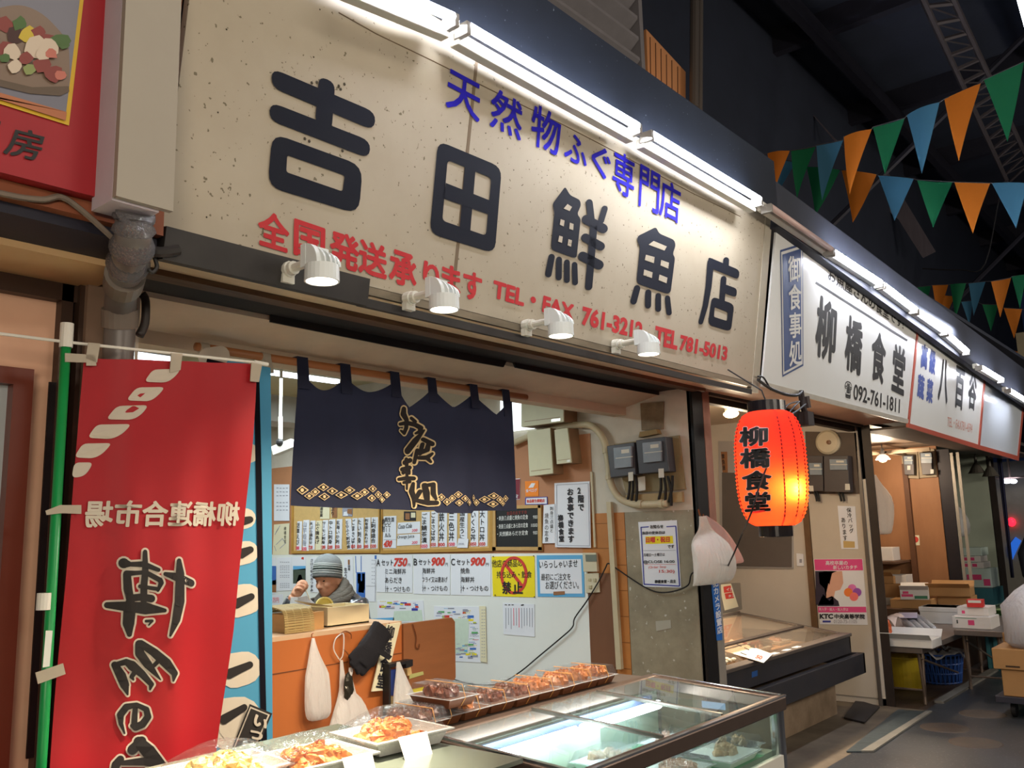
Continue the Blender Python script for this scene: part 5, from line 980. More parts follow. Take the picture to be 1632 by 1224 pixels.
for s_ in (-1, 1): mb.tube([hp(.068, .033, .052*s_), hp(.090, .036, .034*s_), hp(.094, .030, .014*s_)], .004, 6)
mb.build('eyebrow', M('brow', (52, 44, 40), .8), per)
hatm = [M('knit_grey', (126, 130, 132), .9, noise=.3, scale=40, bump=.6), M('knit_light', (196, 200, 198), .9, noise=.3, scale=40, bump=.6), M('knit_dark', (40, 52, 48), .9, noise=.3, scale=40, bump=.6), M('knit_mid', (92, 100, 100), .9, noise=.3, scale=40, bump=.6)]
ha = (up*.93-fw*.36).normalized(); hb = hp(.005, .035, 0); N = 22; rows = [(.102, -.022, 3), (.107, -.012, 0), (.108, .000, 3), (.108, .010, 1), (.108, .016, 3), (.108, .026, 1), (.108, .031, 2), (.107, .046, 1), (.107, .051, 2), (.106, .060, 1), (.105, .066, 3), (.104, .073, 1), (.103, .079, 0), (.096, .10, 0), (.082, .122, 0), (.055, .142, 0), (.024, .152, 0), (.002, .153, 0)]
f2 = (fw-ha*fw.dot(ha)).normalized(); s2_ = ha.cross(f2); vs = []; fs = []; ms = []
for r, z, m_ in rows:
    for k in range(N):
        th = 2*math.pi*k/N; vs.append(hb+(ha*z+f2*(r*1.06*math.cos(th))+s2_*(r*.88*math.sin(th)))*HS)
mb = MB()
for i in range(len(rows)-1):
    mb.add([], [], 0)
    for k in range(N): fs.append((i*N+k, i*N+(k+1) % N, (i+1)*N+(k+1) % N, (i+1)*N+k)); ms.append(rows[i][2])
mb.v = vs; mb.f = fs; mb.m = ms; mb.build('beanie', hatm, per, smooth=True, solid=.006)
scm = M('scarf', (104, 98, 90), .95, noise=.45, scale=22, bump=.8, stretch=(1, 1, 5), col2=(60, 56, 52))
mb = MB()
for zz, R_, rr_, tl in ((-.105, .088, .040, .55), (-.130, .100, .046, .3), (-.155, .112, .044, .1)):
    pts = []
    for k in range(25):
        th = 2*math.pi*k/24; pts.append(hp(-.015+R_*math.cos(th)*1.05, zz-tl*.09*math.cos(th)*1.0+(.02 if k % 4 == 0 else 0)*.3, R_*.95*math.sin(th)))
    mb.tube(pts, rr_, 10, cap=False)
mb.build('scarf', scm, per, smooth=True)
jk = M('jacket_silver', (136, 138, 146), .25, .7, noise=.5, scale=7, bump=.5, col2=(40, 40, 46)); jb = M('jacket_black', (30, 31, 36), .4, noise=.3)
mb = MB(); nn = pp_(543, 962); mb.tube([nn, ch_, wa, pe, pp_(553, 1110)], [.12, .185, .175, .18, .19], 16); mb.tube([ch_+V((0, 0, .06)), sl, el, wl], [.11, .095, .072, .056], 14)
mb.tube([nn+V((0, 0, -.02)), sl], [.10, .09], 12); mb.tube([nn+V((0, 0, -.02)), sr], [.10, .085], 12)
o = mb.build('jacket', jk, per, smooth=True); md = o.modifiers.new('rm', 'REMESH'); md.mode = 'VOXEL'; md.voxel_size = .012; md.use_smooth_shade = True; sm = o.modifiers.new('sm', 'SMOOTH'); sm.iterations = 3
mb = MB(); mb.tube([ch_, sr, er, wr.lerp(er, .15)], [.09, .082, .062, .042], 14); mb.build('sleeve', jb, per, smooth=True)
mb = MB(); mb.tube(smoothpts([pp_(545, 945, .10), pp_(556, 952, .14), pp_(572, 962, .19)], 4), [.03]*9, 8); mb.build('shoulder_yoke', jb, per, smooth=True)
mb = MB(); mb.tube([pp_(552, 930, .09), pp_(555, 938, .115)], .012, 8); mb.build('collar_tab', M('collar_orange', (206, 140, 60), .6), per)
mb = MB()
for d in (-.006, .006): mb.tube([hq(484, 930, .035+d), hq(494, 955, .05+d)], .0035, 6)
mb.solo('chopsticks', M('chop_white', (232, 224, 200), .4), 'pale disposable chopsticks held in the raised hand', 'chopsticks')
mb = MB(); pw = M('paper_wrap', (224, 228, 232), .6)
wp_ = [pp_(464, 951, .05), pp_(476, 950, .10), pp_(489, 949, .04), pp_(505, 963, .08), pp_(497, 972, .10), pp_(474, 973, .12)]
mb.add(wp_+[p+V((.0, .02, -.10)) for p in wp_], [(0, 1, 7, 6), (1, 2, 8, 7), (2, 3, 9, 8), (3, 4, 10, 9), (4, 5, 11, 10), (5, 0, 6, 11), (6, 7, 8, 9, 10, 11)])
mb.build('white_paper_wrapper', pw, None, solid=.002); tag(bpy.data.objects['white_paper_wrapper'], 'crumpled white paper wrapper of food in front of the seated person', 'wrapper')
MB().lathe([(.17, .0), (.17, .03), (.04, .031), (.04, .0)], (pp_(552, 1100).x, PY, .50), seg=24).lathe([(.03, -.5), (.03, 0)], (pp_(552, 1100).x, PY, .50), seg=12).lathe([(.2, -.5), (.2, -.48)], (pp_(552, 1100).x, PY, .5)).solo('stool', M('stool_dark', (60, 56, 54), .4, .4), 'dark round stool under the person behind the counter', 'stool')

# things hanging on the counter front
def crease(m):                                            # crumpled film: vertical wrinkles in the surface
    nt = m.node_tree; b = nt.nodes['Principled BSDF']; tc = nt.nodes.new('ShaderNodeTexCoord'); mp = nt.nodes.new('ShaderNodeMapping'); mp.inputs['Scale'].default_value = (22, 22, 5)
    n = nt.nodes.new('ShaderNodeTexNoise'); n.inputs['Scale'].default_value = 1.6; n.inputs['Detail'].default_value = 4; bp = nt.nodes.new('ShaderNodeBump'); bp.inputs['Strength'].default_value = .9; bp.inputs['Distance'].default_value = .02
    nt.links.new(tc.outputs['Object'], mp.inputs[0]); nt.links.new(mp.outputs[0], n.inputs['Vector']); nt.links.new(n.outputs['Fac'], bp.inputs['Height']); nt.links.new(bp.outputs[0], b.inputs['Normal'])
    for t in nt.nodes:
        if t.type == 'BSDF_TRANSLUCENT': nt.links.new(bp.outputs[0], t.inputs['Normal'])
    return m
hookm = M('hook_brown', (150, 92, 58), .4, .4); bagm = cloth('bag_white', (246, 245, 244), .55, .3, .08, 10); crease(bagm)
def carrier(name, label, cols, Y, group, mat=bagm, th=.05, extra=None):
    """thin plastic bag: rows of (left px, right px, y px, bulge metres)"""
    c0_ = onY((cols[-1][0]+cols[-1][1])/2, cols[-1][2], Y); t = thing(name, label, 'bag', c0_, group); mb = MB(); n = 18; vs = []
    for j, (xl, xr, y, bu) in enumerate(cols):
        a, b = onY(xl, y, Y), onY(xr, y, Y); c_ = (a+b)/2; hw = (b.x-a.x)/2
        for k in range(n):
            th_ = 2*math.pi*k/n; w_ = 1+.22*math.sin(k*2.7+j*.5)+.12*math.sin(k*5+j*.7)
            vs.append(c_+V((hw*math.cos(th_), -abs(bu)*1.0+bu*math.sin(th_)*w_, .004*math.sin(k*3+j))))
    fs = [(j*n+k, j*n+(k+1) % n, (j+1)*n+(k+1) % n, (j+1)*n+k) for j in range(len(cols)-1) for k in range(n)]; fs.append(tuple(range((len(cols)-1)*n, len(cols)*n)))
    mb.add(vs, fs); mb.build('bag_body', mat, t, smooth=True, sub=1)
    return t
YF = 3.785
t = carrier('plastic_bag', 'limp whitish plastic bag on the counter front, leftmost of the hanging bags', [(496, 500, 1017, .006), (491, 503, 1035, .012), (485, 512, 1062, .025), (480, 519, 1072, .03), (479, 519, 1100, .035), (478, 520, 1130, .04), (483, 518, 1143, .035), (492, 514, 1147, .02)], YF, 'plastic bags hanging on the counter')
t = carrier('plastic_bag', 'wide white plastic bag with tied handles hanging below the wire hooks', [(541, 545, 1052, .006), (539, 548, 1085, .01), (537, 553, 1100, .02), (530, 570, 1112, .035), (518, 578, 1140, .05), (509, 584, 1165, .055), (504, 588, 1195, .055), (506, 588, 1215, .05)], YF, 'plastic bags hanging on the counter')
mb = MB(); mb.tube(smoothpts([onY(553, 1095, YF-.03), onY(561, 1070, YF-.02), onY(557, 1068, YF-.02), onY(566, 1105, YF-.04)], 4), .006, 6); mb.build('handle', bagm, t)
t = carrier('plastic_bag', 'white plastic bag hanging in front of the blue book at the counter end', [(631, 636, 1055, .006), (628, 642, 1075, .014), (622, 650, 1100, .03), (618, 658, 1125, .045), (614, 664, 1150, .05), (613, 666, 1175, .05)], YF-.08, 'plastic bags hanging on the counter')
for i, (p, l) in enumerate(((((497, 1016), (497, 1011), (499, 1009)), 'small hook holding the leftmost bag on the counter'), (((540, 1050), (532, 1035), (534, 1020), (541, 1012), (547, 1010), (548, 1025), (546, 1045), (541, 1052)), 'loop of pale string hanging from the counter edge'), (((543, 1010), (550, 1006), (559, 1010), (560, 1018)), 'curved steel hook over the counter edge above the wide bag'), (((547, 1035), (556, 1045), (555, 1065), (558, 1072), (563, 1068)), 'thin wire hook above the wide tied bag'), (((658, 994), (664, 1015), (663, 1030), (668, 1033), (669, 1026)), 'bare brown wire hook on the brown plywood end'), (((620, 993), (630, 1015), (622, 1042), (628, 1060)), 'brown cord hanging over the cream wooden name board'))):
    MB().tube(smoothpts([onY(x, y, 3.775) for x, y in p], 5), .0035, 6).solo('hook', hookm if i != 1 else bagm, l, 'hook', 'hooks on the counter front')
mb = MB(); mb.blob(onY(556, 1092, 3.73), .032, .014, .060, 0, 10, 8, .15); mb.blob(onY(553, 1104, 3.725), .02, .012, .035, 0, 8, 6, .2); mb.solo('keyring', M('keys_dark', (74, 70, 62), .3, .7, noise=.5, scale=40), 'bunch of dark keys hanging against the wide tied bag', 'keys')
gl = M('glove_black', (26, 25, 32), .9, noise=.2, scale=30, bump=.5)
t = thing('glove', 'black knit gloves clipped together hanging on the counter front', 'gloves', onY(590, 1070, 3.76))
mb = MB(); mb.tube([onY(610, 1003, 3.755), onY(600, 1020, 3.75), onY(588, 1040, 3.74), onY(576, 1060, 3.74)], [.075, .07, .078, .06], 14)
for q in (((590, 1045), (574, 1066), (570, 1070)), ((584, 1040), (568, 1056), (563, 1062)), ((578, 1034), (566, 1046), (562, 1052)), ((592, 1050), (582, 1068), (578, 1071)), ((604, 1030), (598, 1052), (594, 1058))): mb.tube(smoothpts([onY(x, y, 3.73) for x, y in q], 3), .026, 10)
o = mb.build('knit', gl, t, smooth=True); o.scale = (1, .55, 1); o.location.y = .0
md = o.modifiers.new('rm', 'REMESH'); md.mode = 'VOXEL'; md.voxel_size = .008; md.use_smooth_shade = True
mb = MB(); mb.panel(PL((0, 3.72, 0), UX, UZ), ((600, 1040), (619, 1052), (624, 1046), (606, 1033)), .006); mb.build('velcro_strap', gl, t)
notice('name_board', 'cream wooden board with black brushed characters at the end of the counter front', 'sign', ((591, 1102), (611, 1100), (637, 992), (616, 995)), 12, cols=[('柳橋食堂', (622, 996), (603, 1098), 14, .03)], pl=PL((0, 3.77, 0), UX, UZ), t=.008, off=0)
# book box, yellow card
t = thing('book_rack', 'black rack holding a blue booklet on the counter end', 'rack', onY(622, 1160, 3.76)); RK = PL((0, 3.76, 0), UX, UZ)
mb = MB(); mb.panel(RK, ((610, 1155), (613, 1155), (613, 1062), (610, 1063)), .05); mb.panel(RK, ((610, 1064), (648, 1054), (648, 1050), (610, 1058)), .05); mb.panel(RK, ((637, 1064), (648, 1060), (648, 1050), (637, 1053)), .052); mb.build('frame', M('rack_black', (30, 28, 32), .5), t)
mb = MB(); mb.panel(RK, ((616, 1108), (626, 1108), (636, 1065), (613, 1067)), .03); mb.build('blue_booklet', M('booklet_blue', (36, 62, 140), .4), t)
mb = MB(); mb.panel(RK, ((614, 1175), (622, 1175), (624, 1109), (616, 1109)), .028); mb.build('papers', M('paper_stack', (206, 190, 140), .7, noise=.4, scale=30, stretch=(1, 1, 6)), t)
notice('yellow_card', 'plain yellow card on the light plywood below the brown panel', 'card', ((650, 1140), (677, 1140), (676, 1088), (652, 1093)), 6, pl=PL((0, 3.795, 0), UX, UZ), off=0)
mb = MB(); mb.rbox(onY(650, 1070, 3.765), (.016, 0, .004), (0, .012, 0), (-.004, 0, .018)); mb.solo('wooden_peg', M('peg_wood', (206, 176, 120), .5), 'pale wooden peg beside the book rack', 'peg')
mb = MB(); mb.panel(PL((0, 3.782, 0), UX, UZ), ((652, 1082), (675, 1075), (674, 1070), (652, 1075)), .002); mb.solo('tape_strip', M('tape_green', (176, 176, 112), .5), 'strip of greenish tape on the brown plywood panel', 'tape')
# ------------------------------------------------------------------ glass food cases in front of the shop
steel = M('case_steel', (150, 140, 132), .28, .85, noise=.25, scale=14); steeld = M('case_frame_brown', (120, 102, 92), .3, .7, noise=.3, scale=10); chrome = M('chrome', (214, 214, 218), .12, .95)
glass = film('case_glass', (236, 244, 240), .97, .02, 0, 1.3); glass_t = film('case_glass_top', (232, 240, 238), .96, .015, 0, 1.3)
iw = M('case_inner', (138, 156, 144), .4, noise=.1); cw = M('case_white', (224, 220, 208), .4, noise=.1)
XL, XR, YB, ZB_, = 1.93, 3.22, 1.99, 1.0
fr = onX(1245, 1110, XR); YFr, ZF = fr.y, fr.z
t = thing('display_case', 'chrome-framed glass display case with sliding glass top at the shop front', 'display case', (2.6, 1.7, 0))
def bar(mb, a, b, w_, h): a, b = V(a), V(b); d = (b-a).normalized(); n = d.cross(UZ).normalized(); mb.rbox((a+b)/2, (b-a)/2, n*w_/2, d.cross(n)*h/2)
mb = MB(); bar(mb, (XL, YFr, ZF-.02), (XR, YFr, ZF-.02), .04, .05); bar(mb, (XL, YB, ZB_-.02), (XR, YB, ZB_-.02), .05, .05); bar(mb, (XL+.02, YFr, ZF-.02), (XL+.02, YB, ZB_-.02), .05, .045); bar(mb, (XR-.02, YFr+.02, ZF-.02), (XR-.02, YB, ZB_-.02), .045, .045); mb.build('top_frame', steeld, t, bevel=.006)
mb = MB(); bar(mb, (XL, YFr-.014, ZF+.006), (XR, YFr-.014, ZF+.006), .012, .006); bar(mb, (XR-.004, YFr, ZF+.006), (XR-.004, YB, ZB_+.006), .01, .006); bar(mb, (XL+.012, YFr, ZF+.006), (XL+.012, YB, ZB_+.006), .014, .008); mb.build('bright_edge', chrome, t)
mb = MB()
for xa, xb, dz in ((XL+.04, 2.42, .002), (2.40, 2.80, .008), (2.78, XR-.04, .002)): mb.hexa([(xa, YFr+.02, ZF-.004+dz), (xb, YFr+.02, ZF-.004+dz), (xb, YB-.02, ZB_-.004+dz), (xa, YB-.02, ZB_-.004+dz)], [(xa, YFr+.02, ZF+dz), (xb, YFr+.02, ZF+dz), (xb, YB-.02, ZB_+dz), (xa, YB-.02, ZB_+dz)])
mb.build('glass_top', glass_t, t)
mb = MB()
for x in (2.41, 2.79): bar(mb, (x, YFr+.02, ZF+.004), (x, YB-.02, ZB_+.004), .012, .012)
mb.build('slide_rail', steel, t)
mb = MB(); mb.box((XL+.05, YFr-.006, .78), (XR-.05, YFr-.002, ZF-.045)); mb.box((XR-.008, YFr+.03, .78), (XR-.004, YB-.03, ZF-.045)); mb.box((XL+.006, YFr+.03, .78), (XL+.01, YB-.03, ZF-.045)); mb.build('side_glass', glass, t)
mb = MB(); mb.tube([(XR-.025, YFr+.012, .0), (XR-.025, YFr+.012, ZF-.02)], .026, 16); mb.tube([(XL+.025, YFr+.012, .0), (XL+.025, YFr+.012, ZF-.02)], .026, 16)
for x in (XR-.015, XL+.015): mb.box((x-.012, YB-.03, 0), (x+.012, YB, ZB_-.03))
mb.build('corner_post', chrome, t, smooth=False)
mb = MB(); mb.box((XL+.02, YFr-.01, .06), (XR-.02, YFr+.012, .775)); mb.box((XR-.03, YFr+.02, .06), (XR-.005, YB, .775)); mb.box((XL+.005, YFr+.02, .06), (XL+.03, YB, .775)); mb.build('white_base', cw, t)
mb = MB(); mb.box((XL+.03, YB-.03, .06), (XR-.03, YB-.01, .95)); mb.box((XL+.03, YFr+.03, .76), (XR-.03, YB-.03, .785)); mb.build('inner_lining', iw, t)
mb = MB(); mb.box((XL+.1, YB-.05, .90), (XR-.1, YB-.035, .945)); mb.build('lamp_shade', M('shade_blue', (90, 110, 150), .3, .3), t)
mb = MB()
for xa, xb in ((2.02, 2.52), (2.56, 3.06)): mb.tube([(xa, YB-.115, .925), (xb, YB-.115, .925)], .016, 12)
mb.build('light_tube', M('case_tube_lit', (240, 246, 255), .3, emit=28), t, smooth=True)
mb = MB(); sp_ = PL((XR-.0035, 0, 0), -UY, UZ)
mb.prism([(XR-.0095, YB-.32, .90), (XR-.0095, YB-.22, .90), (XR-.0095, YB-.22, .925), (XR-.0095, YB-.32, .925)], (-.001, 0, 0)); mb.build('glass_sticker', M('sticker_ltblue', (150, 190, 230), .5), t)
# goods inside the case
stf = M('styro_white', (232, 234, 232), .5, noise=.05); grs = M('green_sheet', (60, 140, 96), .5, noise=.3, scale=20); fish = M('fish_pink', (206, 150, 130), .35, noise=.6, scale=18, col2=(220, 196, 180)); fish2 = M('shellfish_tan', (206, 176, 140), .35, noise=.6, scale=25, col2=(150, 110, 80), bump=.4); redf = M('tuna_red', (186, 84, 72), .3, noise=.4, scale=20)
pkf = film('pack_film', (244, 246, 248), .975, .05, .5, 1.3)
rimf = film('lid_rim', (244, 246, 248), .72, .1, .4)
def pack(x, y, z, wx, wy, h, food, label, group, n=6, rot=0, tm=None):
    t = thing('food_pack', label, 'food pack', (x, y, z), group); ca, sa = math.cos(rot), math.sin(rot)
    R = lambda a, b, c: V((x+a*ca-b*sa, y+a*sa+b*ca, z+c))
    q = lambda k, c: [R(-wx*k, -wy*k, c), R(wx*k, -wy*k, c), R(wx*k, wy*k, c), R(-wx*k, wy*k, c)]
    mb = MB(); mb.hexa(q(.84, 0), q(1, h*.45)); mb.build('tray', tm or stf, t)
    mb = MB()
    for i in range(n): a = random.uniform(-.62, .62)*wx; b = random.uniform(-.62, .62)*wy; r = min(wx, wy)*.33; mb.blob(R(a, b, h*.50), r*random.uniform(.7, 1.2), r*random.uniform(.5, .9), h*.38, 0, 8, 5, .32)
    mb.build('food', food, t)
    mb = MB(); mb.hexa(q(1.03, h*.46), q(.9, h)); ld_ = mb.build('clear_lid', pkf, t)
    mb = MB(); ro, ri = q(1.10, h*.45), q(1.0, h*.45); mb.add(ro+ri, [(k, (k+1) % 4, 4+(k+1) % 4, 4+k) for k in range(4)]); mb.build('lid_rim', rimf, ld_, solid=.0012)
    return t
random.seed(11)
for i, (x, y, wx, wy, h, fd, l) in enumerate(((2.10, 1.62, .10, .09, .05, redf, 'white pack of red fish slices at the left inside the glass case'), (2.32, 1.80, .10, .07, .05, fish, 'pack of pale pink fish at the back left inside the glass case'), (2.66, 1.84, .11, .08, .06, fish2, 'pack of tan shellfish at the back under the middle glass'), (2.70, 1.60, .11, .08, .05, fish, 'pack of pink fish in the middle of the glass case'), (2.95, 1.56, .11, .09, .06, fish2, 'pack of tan shellfish near the right front of the glass case'), (2.40, 1.55, .10, .08, .05, fish2, 'pack of tan shellfish at the front left of the glass case'), (3.02, 1.80, .10, .08, .05, fish, 'pack of pale fish at the back right of the glass case'), (2.16, 1.80, .08, .08, .05, fish2, 'pack of tan shellfish at the back left corner of the glass case'), (2.48, 1.72, .09, .07, .05, redf, 'pack of red fish under the left slide rail of the glass case'), (2.86, 1.72, .08, .06, .05, redf, 'pack of red fish under the right slide rail of the glass case'), (3.12, 1.60, .06, .09, .05, fish2, 'narrow pack of shellfish against the right end glass of the case'))):
    pack(x, y, .786, wx, wy, h, fd, l, 'packs inside the glass case', 7)
MB().box((2.15, 1.47, .7852), (3.1, 1.93, .7858)).solo('green_liner', grs, 'green plastic liner lying in the glass case', 'liner')
MB().box((2.05, 1.935, .786), (2.75, 1.955, .90)).solo('inner_panel', M('panel_pale_green', (190, 206, 190), .4, noise=.15), 'pale green panel standing at the back of the glass case', 'panel')
# browned packs on the back rail
ledge = M('ledge_brown', (96, 84, 76), .4, .4, noise=.3)
MB().box((1.98, 2.02, .0), (3.2, 2.24, ZB_-.002)).solo('ledge', ledge, 'dark metal ledge along the back of the glass case carrying the browned packs', 'ledge')
brnf = M('grilled_brown', (128, 66, 36), .3, noise=.7, scale=22, col2=(84, 40, 22), bump=.5); fri = M('fried_orange', (200, 122, 54), .4, noise=.6, scale=20, col2=(150, 76, 30), bump=.6); blkt = M('pack_base', (104, 62, 38), .3)
rub = M('rubber_band', (206, 150, 80), .5)
PK = [('upper-left stacked', 738, 1108, .052, brnf), ('lower-left', 715, 1152, .0, brnf), ('second', 772, 1147, 0, brnf), ('third', 812, 1134, 0, fri), ('fourth', 850, 1122, 0, brnf), ('fifth', 888, 1112, 0, brnf), ('sixth', 925, 1102, 0, fri), ('seventh', 958, 1093, 0, fri), ('eighth', 988, 1086, 0, fri), ('farthest', 1016, 1079, 0, fri)]
ORD = {'upper-left stacked': 'clear pack of glazed brown food stacked on top at the left end of the ledge', 'lower-left': 'clear pack of glazed brown food beside the foil tray, lowest left on the ledge', 'farthest': 'clear pack of orange fried food at the far right end of the ledge'}
for i, (nm, x, y, dz, fd) in enumerate(PK):
    c = onZ(x, y+8, ZB_+dz+.02); c.y = 2.13 if i > 1 else 2.11
    lab = ORD.get(nm) or f'clear {"glazed brown" if fd is brnf else "orange fried"} food pack, {nm} from the left along the ledge'
    tt_ = pack(c.x, c.y, ZB_+dz, .062, .092, .066, fd, lab, 'clear food packs on the ledge', 26, .05*math.sin(i*3), blkt)
    mb = MB(); mb.tube([(c.x+.004, c.y-.078, ZB_+dz+.002), (c.x+.004, c.y-.098, ZB_+dz+.028), (c.x+.004, c.y-.084, ZB_+dz+.0675), (c.x+.004, c.y+.084, ZB_+dz+.0675)], .0014, 5); mb.build('rubber_band', rub, tt_)
c = onZ(700, 1152, ZB_+.02)
# left low case carrying the foil trays
t = thing('serving_case', 'low glass serving case under the trays of fried food', 'display case', (1.3, 1.9, 0))
MB().box((.62, 1.62, .0), (1.90, 2.36, .93)).build('base', M('case_grey_green', (120, 130, 120), .4, noise=.15), t)
MB().box((.60, 1.60, .985), (1.91, 2.38, ZB_-.003)).build('glass_shelf', M('shelf_greenish', (104, 112, 102), .15, noise=.1), t)
mb = MB()
for x in (.64, 1.87):
    for y in (1.64, 2.34): mb.tube([(x, y, .93), (x, y, .985)], .014, 8)
mb.build('shelf_leg', chrome, t)
foil = M('foil_silver', (224, 224, 220), .32, .35, noise=.3, scale=30, bump=.4); foilw = M('tray_white', (228, 226, 216), .4)
cardm = M('price_card', (236, 236, 230), .5)
def food_tray(cx, cy, wx, wy, ang, label, food, n, seed, pieces, card, lab2, group2, dome):
    rr = random.Random(seed); ca, sa = math.cos(ang), math.sin(ang); R = lambda a, b, c: V((cx+a*ca-b*sa, cy+a*sa+b*ca, ZB_+c))
    t = thing('food_tray', label, 'tray', (cx, cy, ZB_), 'foil trays of fried food')
    q = lambda k, c, e=0: [R(-wx*k-e, -wy*k-e, c), R(wx*k+e, -wy*k-e, c), R(wx*k+e, wy*k+e, c), R(-wx*k-e, wy*k+e, c)]
    mb = MB(); mb.add(q(.84, .001)+q(1, .042)+q(1, .042, .012)+q(1, .038, .012), [(0, 1, 2, 3)]+[(i, (i+1) % 4, 4+(i+1) % 4, 4+i) for i in range(4)]+[(4+i, 4+(i+1) % 4, 8+(i+1) % 4, 8+i) for i in range(4)]+[(8+i, 8+(i+1) % 4, 12+(i+1) % 4, 12+i) for i in range(4)])
    mb.build('foil_tray', foil, t, solid=.0015)
    def dome_f(u, v):
        a, b = (u-.5)*2, (v-.5)*2; h = (1-a*a)*(1-b*b)
        return R(a*wx*1.02, b*wy*1.02, .044+dome*1.12*max(0, h)**.5+.006*math.sin(a*9+b*7)*h)
    MB().grid(dome_f, 18, 14).build('cling_film', film('cling_film', (248, 249, 250), .985, .05, .6, 1.25), t, smooth=True)
    for i in range(n):
        u, v = rr.uniform(-.8, .8), rr.uniform(-.8, .8); lv = i/n; sc = 1-.55*lv
        p = R(u*wx*sc*.9, v*wy*sc*.9, .018+dome*lv*.72)
        mb = MB(); s_ = rr.uniform(.8, 1.2); mb.blob((0, 0, 0), .031*s_, .021*s_, .019*s_, 0, 9, 6, .30, Matrix.Rotation(rr.uniform(0, 6.28), 3, 'Z').to_quaternion())
        mb.v = [p+q_ for q_ in mb.v]
        mb.solo(pieces, food, lab2, 'fried food', group2)
    if card:
        for (a, b, w_, tilt, l) in card:
            mb = MB(); p = R(a, -wy-.018, .050); u = V((ca, sa, 0)); dn = V((sa*.55, -ca*.55, -.83)).normalized()
            mb.add([p-u*w_, p+u*w_, p+u*w_*.8+dn*b, p-u*w_*1.05+dn*b], [(0, 1, 2, 3)]); tag(mb.build('price_card', cardm, None, solid=.0012), l, 'price card', 'price cards on the foil trays')
A = onZ(617, 1163, ZB_+.04); Bt = onZ(497, 1200, ZB_+.04); Ct = onZ(405, 1206, ZB_+.04)
food_tray(A.x+.00, A.y-.02, .125, .105, -.10, 'foil tray heaped with fried chicken under cling film beside the brown packs', fri, 38, 1, 'fried_chicken', [(-.02, .075, .05, 0, 'blank white card hanging on the front of the right-hand foil tray')], 'golden piece of fried chicken heaped in the right-hand foil tray', 'fried chicken in the right-hand tray', .055)
food_tray(Bt.x-.02, Bt.y-.02, .125, .105, -.10, 'foil tray of fried pieces under cling film in the middle of the three trays', fri, 36, 2, 'fried_fish', [(.06, .07, .045, 0, 'white card hanging on the front of the middle foil tray')], 'golden fried piece heaped in the middle foil tray', 'fried pieces in the middle tray', .045)
food_tray(Ct.x-.10, Ct.y-.02, .125, .10, -.10, 'foil tray of pale yellow food under cling film beside the red banner', M('pale_yellow_food', (226, 206, 136), .4, noise=.6, scale=20, col2=(206, 150, 60), bump=.5), 34, 3, 'potato_salad_piece', None, 'pale yellow piece heaped in the foil tray beside the red banner', 'pale yellow pieces in the left tray', .05)

# dark fish case of the dining hall
bk = M('case_black', (40, 41, 48), .45, noise=.4, scale=7, col2=(58, 54, 54)); gy = M('case_grey_top', (104, 96, 90), .4, .4, noise=.4, scale=8)
X0, X1 = 5.27, 7.55
t = thing('fish_case', 'low dark fish display case with sloping glass lid before the dining hall', 'display case', (6.4, 3.2, 0))
mb = MB(); mb.box((X0, 2.97, 0), (7.70, 3.8, .42)); mb.build('stone_base', M('stone_base', (146, 126, 104), .8, noise=.6, scale=5, col2=(96, 78, 60), bump=.3), t)
mb = MB(); mb.box((X0, 2.75, .53), (X1, 2.78, .665)); mb.box((X1-.03, 2.75, .56), (X1, 3.75, .68)); mb.box((X0, 2.75, .53), (X0+.03, 3.75, .68)); mb.build('upper_band', bk, t, bevel=.004)
mb = MB(); mb.box((X0, 2.69, .36), (7.68, 2.74, .52)); mb.box((7.64, 2.69, .36), (7.68, 3.78, .52)); mb.box((X0, 2.74, .36), (7.64, 3.75, .40)); mb.build('lower_band', bk, t, bevel=.004)
mb = MB(); mb.box((X0, 2.735, .665), (X1, 2.83, .69)); mb.hexa([(X1-.05, 2.83, .665), (X1, 2.83, .665), (X1, 3.75, .80), (X1-.05, 3.75, .80)], [(X1-.05, 2.83, .69), (X1, 2.83, .69), (X1, 3.75, .825), (X1-.05, 3.75, .825)]); mb.box((X0, 3.72, .78), (X1, 3.76, .83)); mb.build('rim', gy, t, bevel=.004)
mb = MB(); mb.hexa([(X0+.02, 2.83, .675), (X1-.05, 2.83, .675), (X1-.05, 3.72, .81), (X0+.02, 3.72, .81)], [(X0+.02, 2.83, .679), (X1-.05, 2.83, .679), (X1-.05, 3.72, .814), (X0+.02, 3.72, .814)]); mb.build('glass_lid', film('lid_glass', (236, 228, 218), .94, .04, 0, 1.3), t)
mb = MB(); mb.box((X0+.03, 2.78, .57), (X1-.03, 3.72, .60)); mb.box((X0+.03, 3.70, .60), (X1-.03, 3.72, .79)); mb.build('inner_tray', M('inner_beige', (206, 176, 146), .5, noise=.2), t)
mb = MB(); mb.hexa([(X0+.02, 3.12, .722), (X1-.05, 3.12, .722), (X1-.05, 3.16, .728), (X0+.02, 3.16, .728)], [(X0+.02, 3.12, .735), (X1-.05, 3.12, .735), (X1-.05, 3.16, .741), (X0+.02, 3.16, .741)]); mb.build('lid_divider', M('divider_dark', (60, 54, 52), .4), t)
mb = MB(); mb.panel(PL((0, 2.75, 0), UX, UZ), ((1198, 1080), (1207, 1077), (1207, 1068), (1198, 1071)), .002); mb.build('blue_sticker', M('sticker_blue', (36, 84, 150), .4), t)
mb = MB()
for k in range(3): p = onZ((1264, 1278, 1290)[k], (1044, 1038, 1033)[k], .69); mb.box((p.x-.04, 2.76, .69), (p.x+.05, 2.80, .6925))
mb.build('price_chips', cardm, t)
random.seed(23)
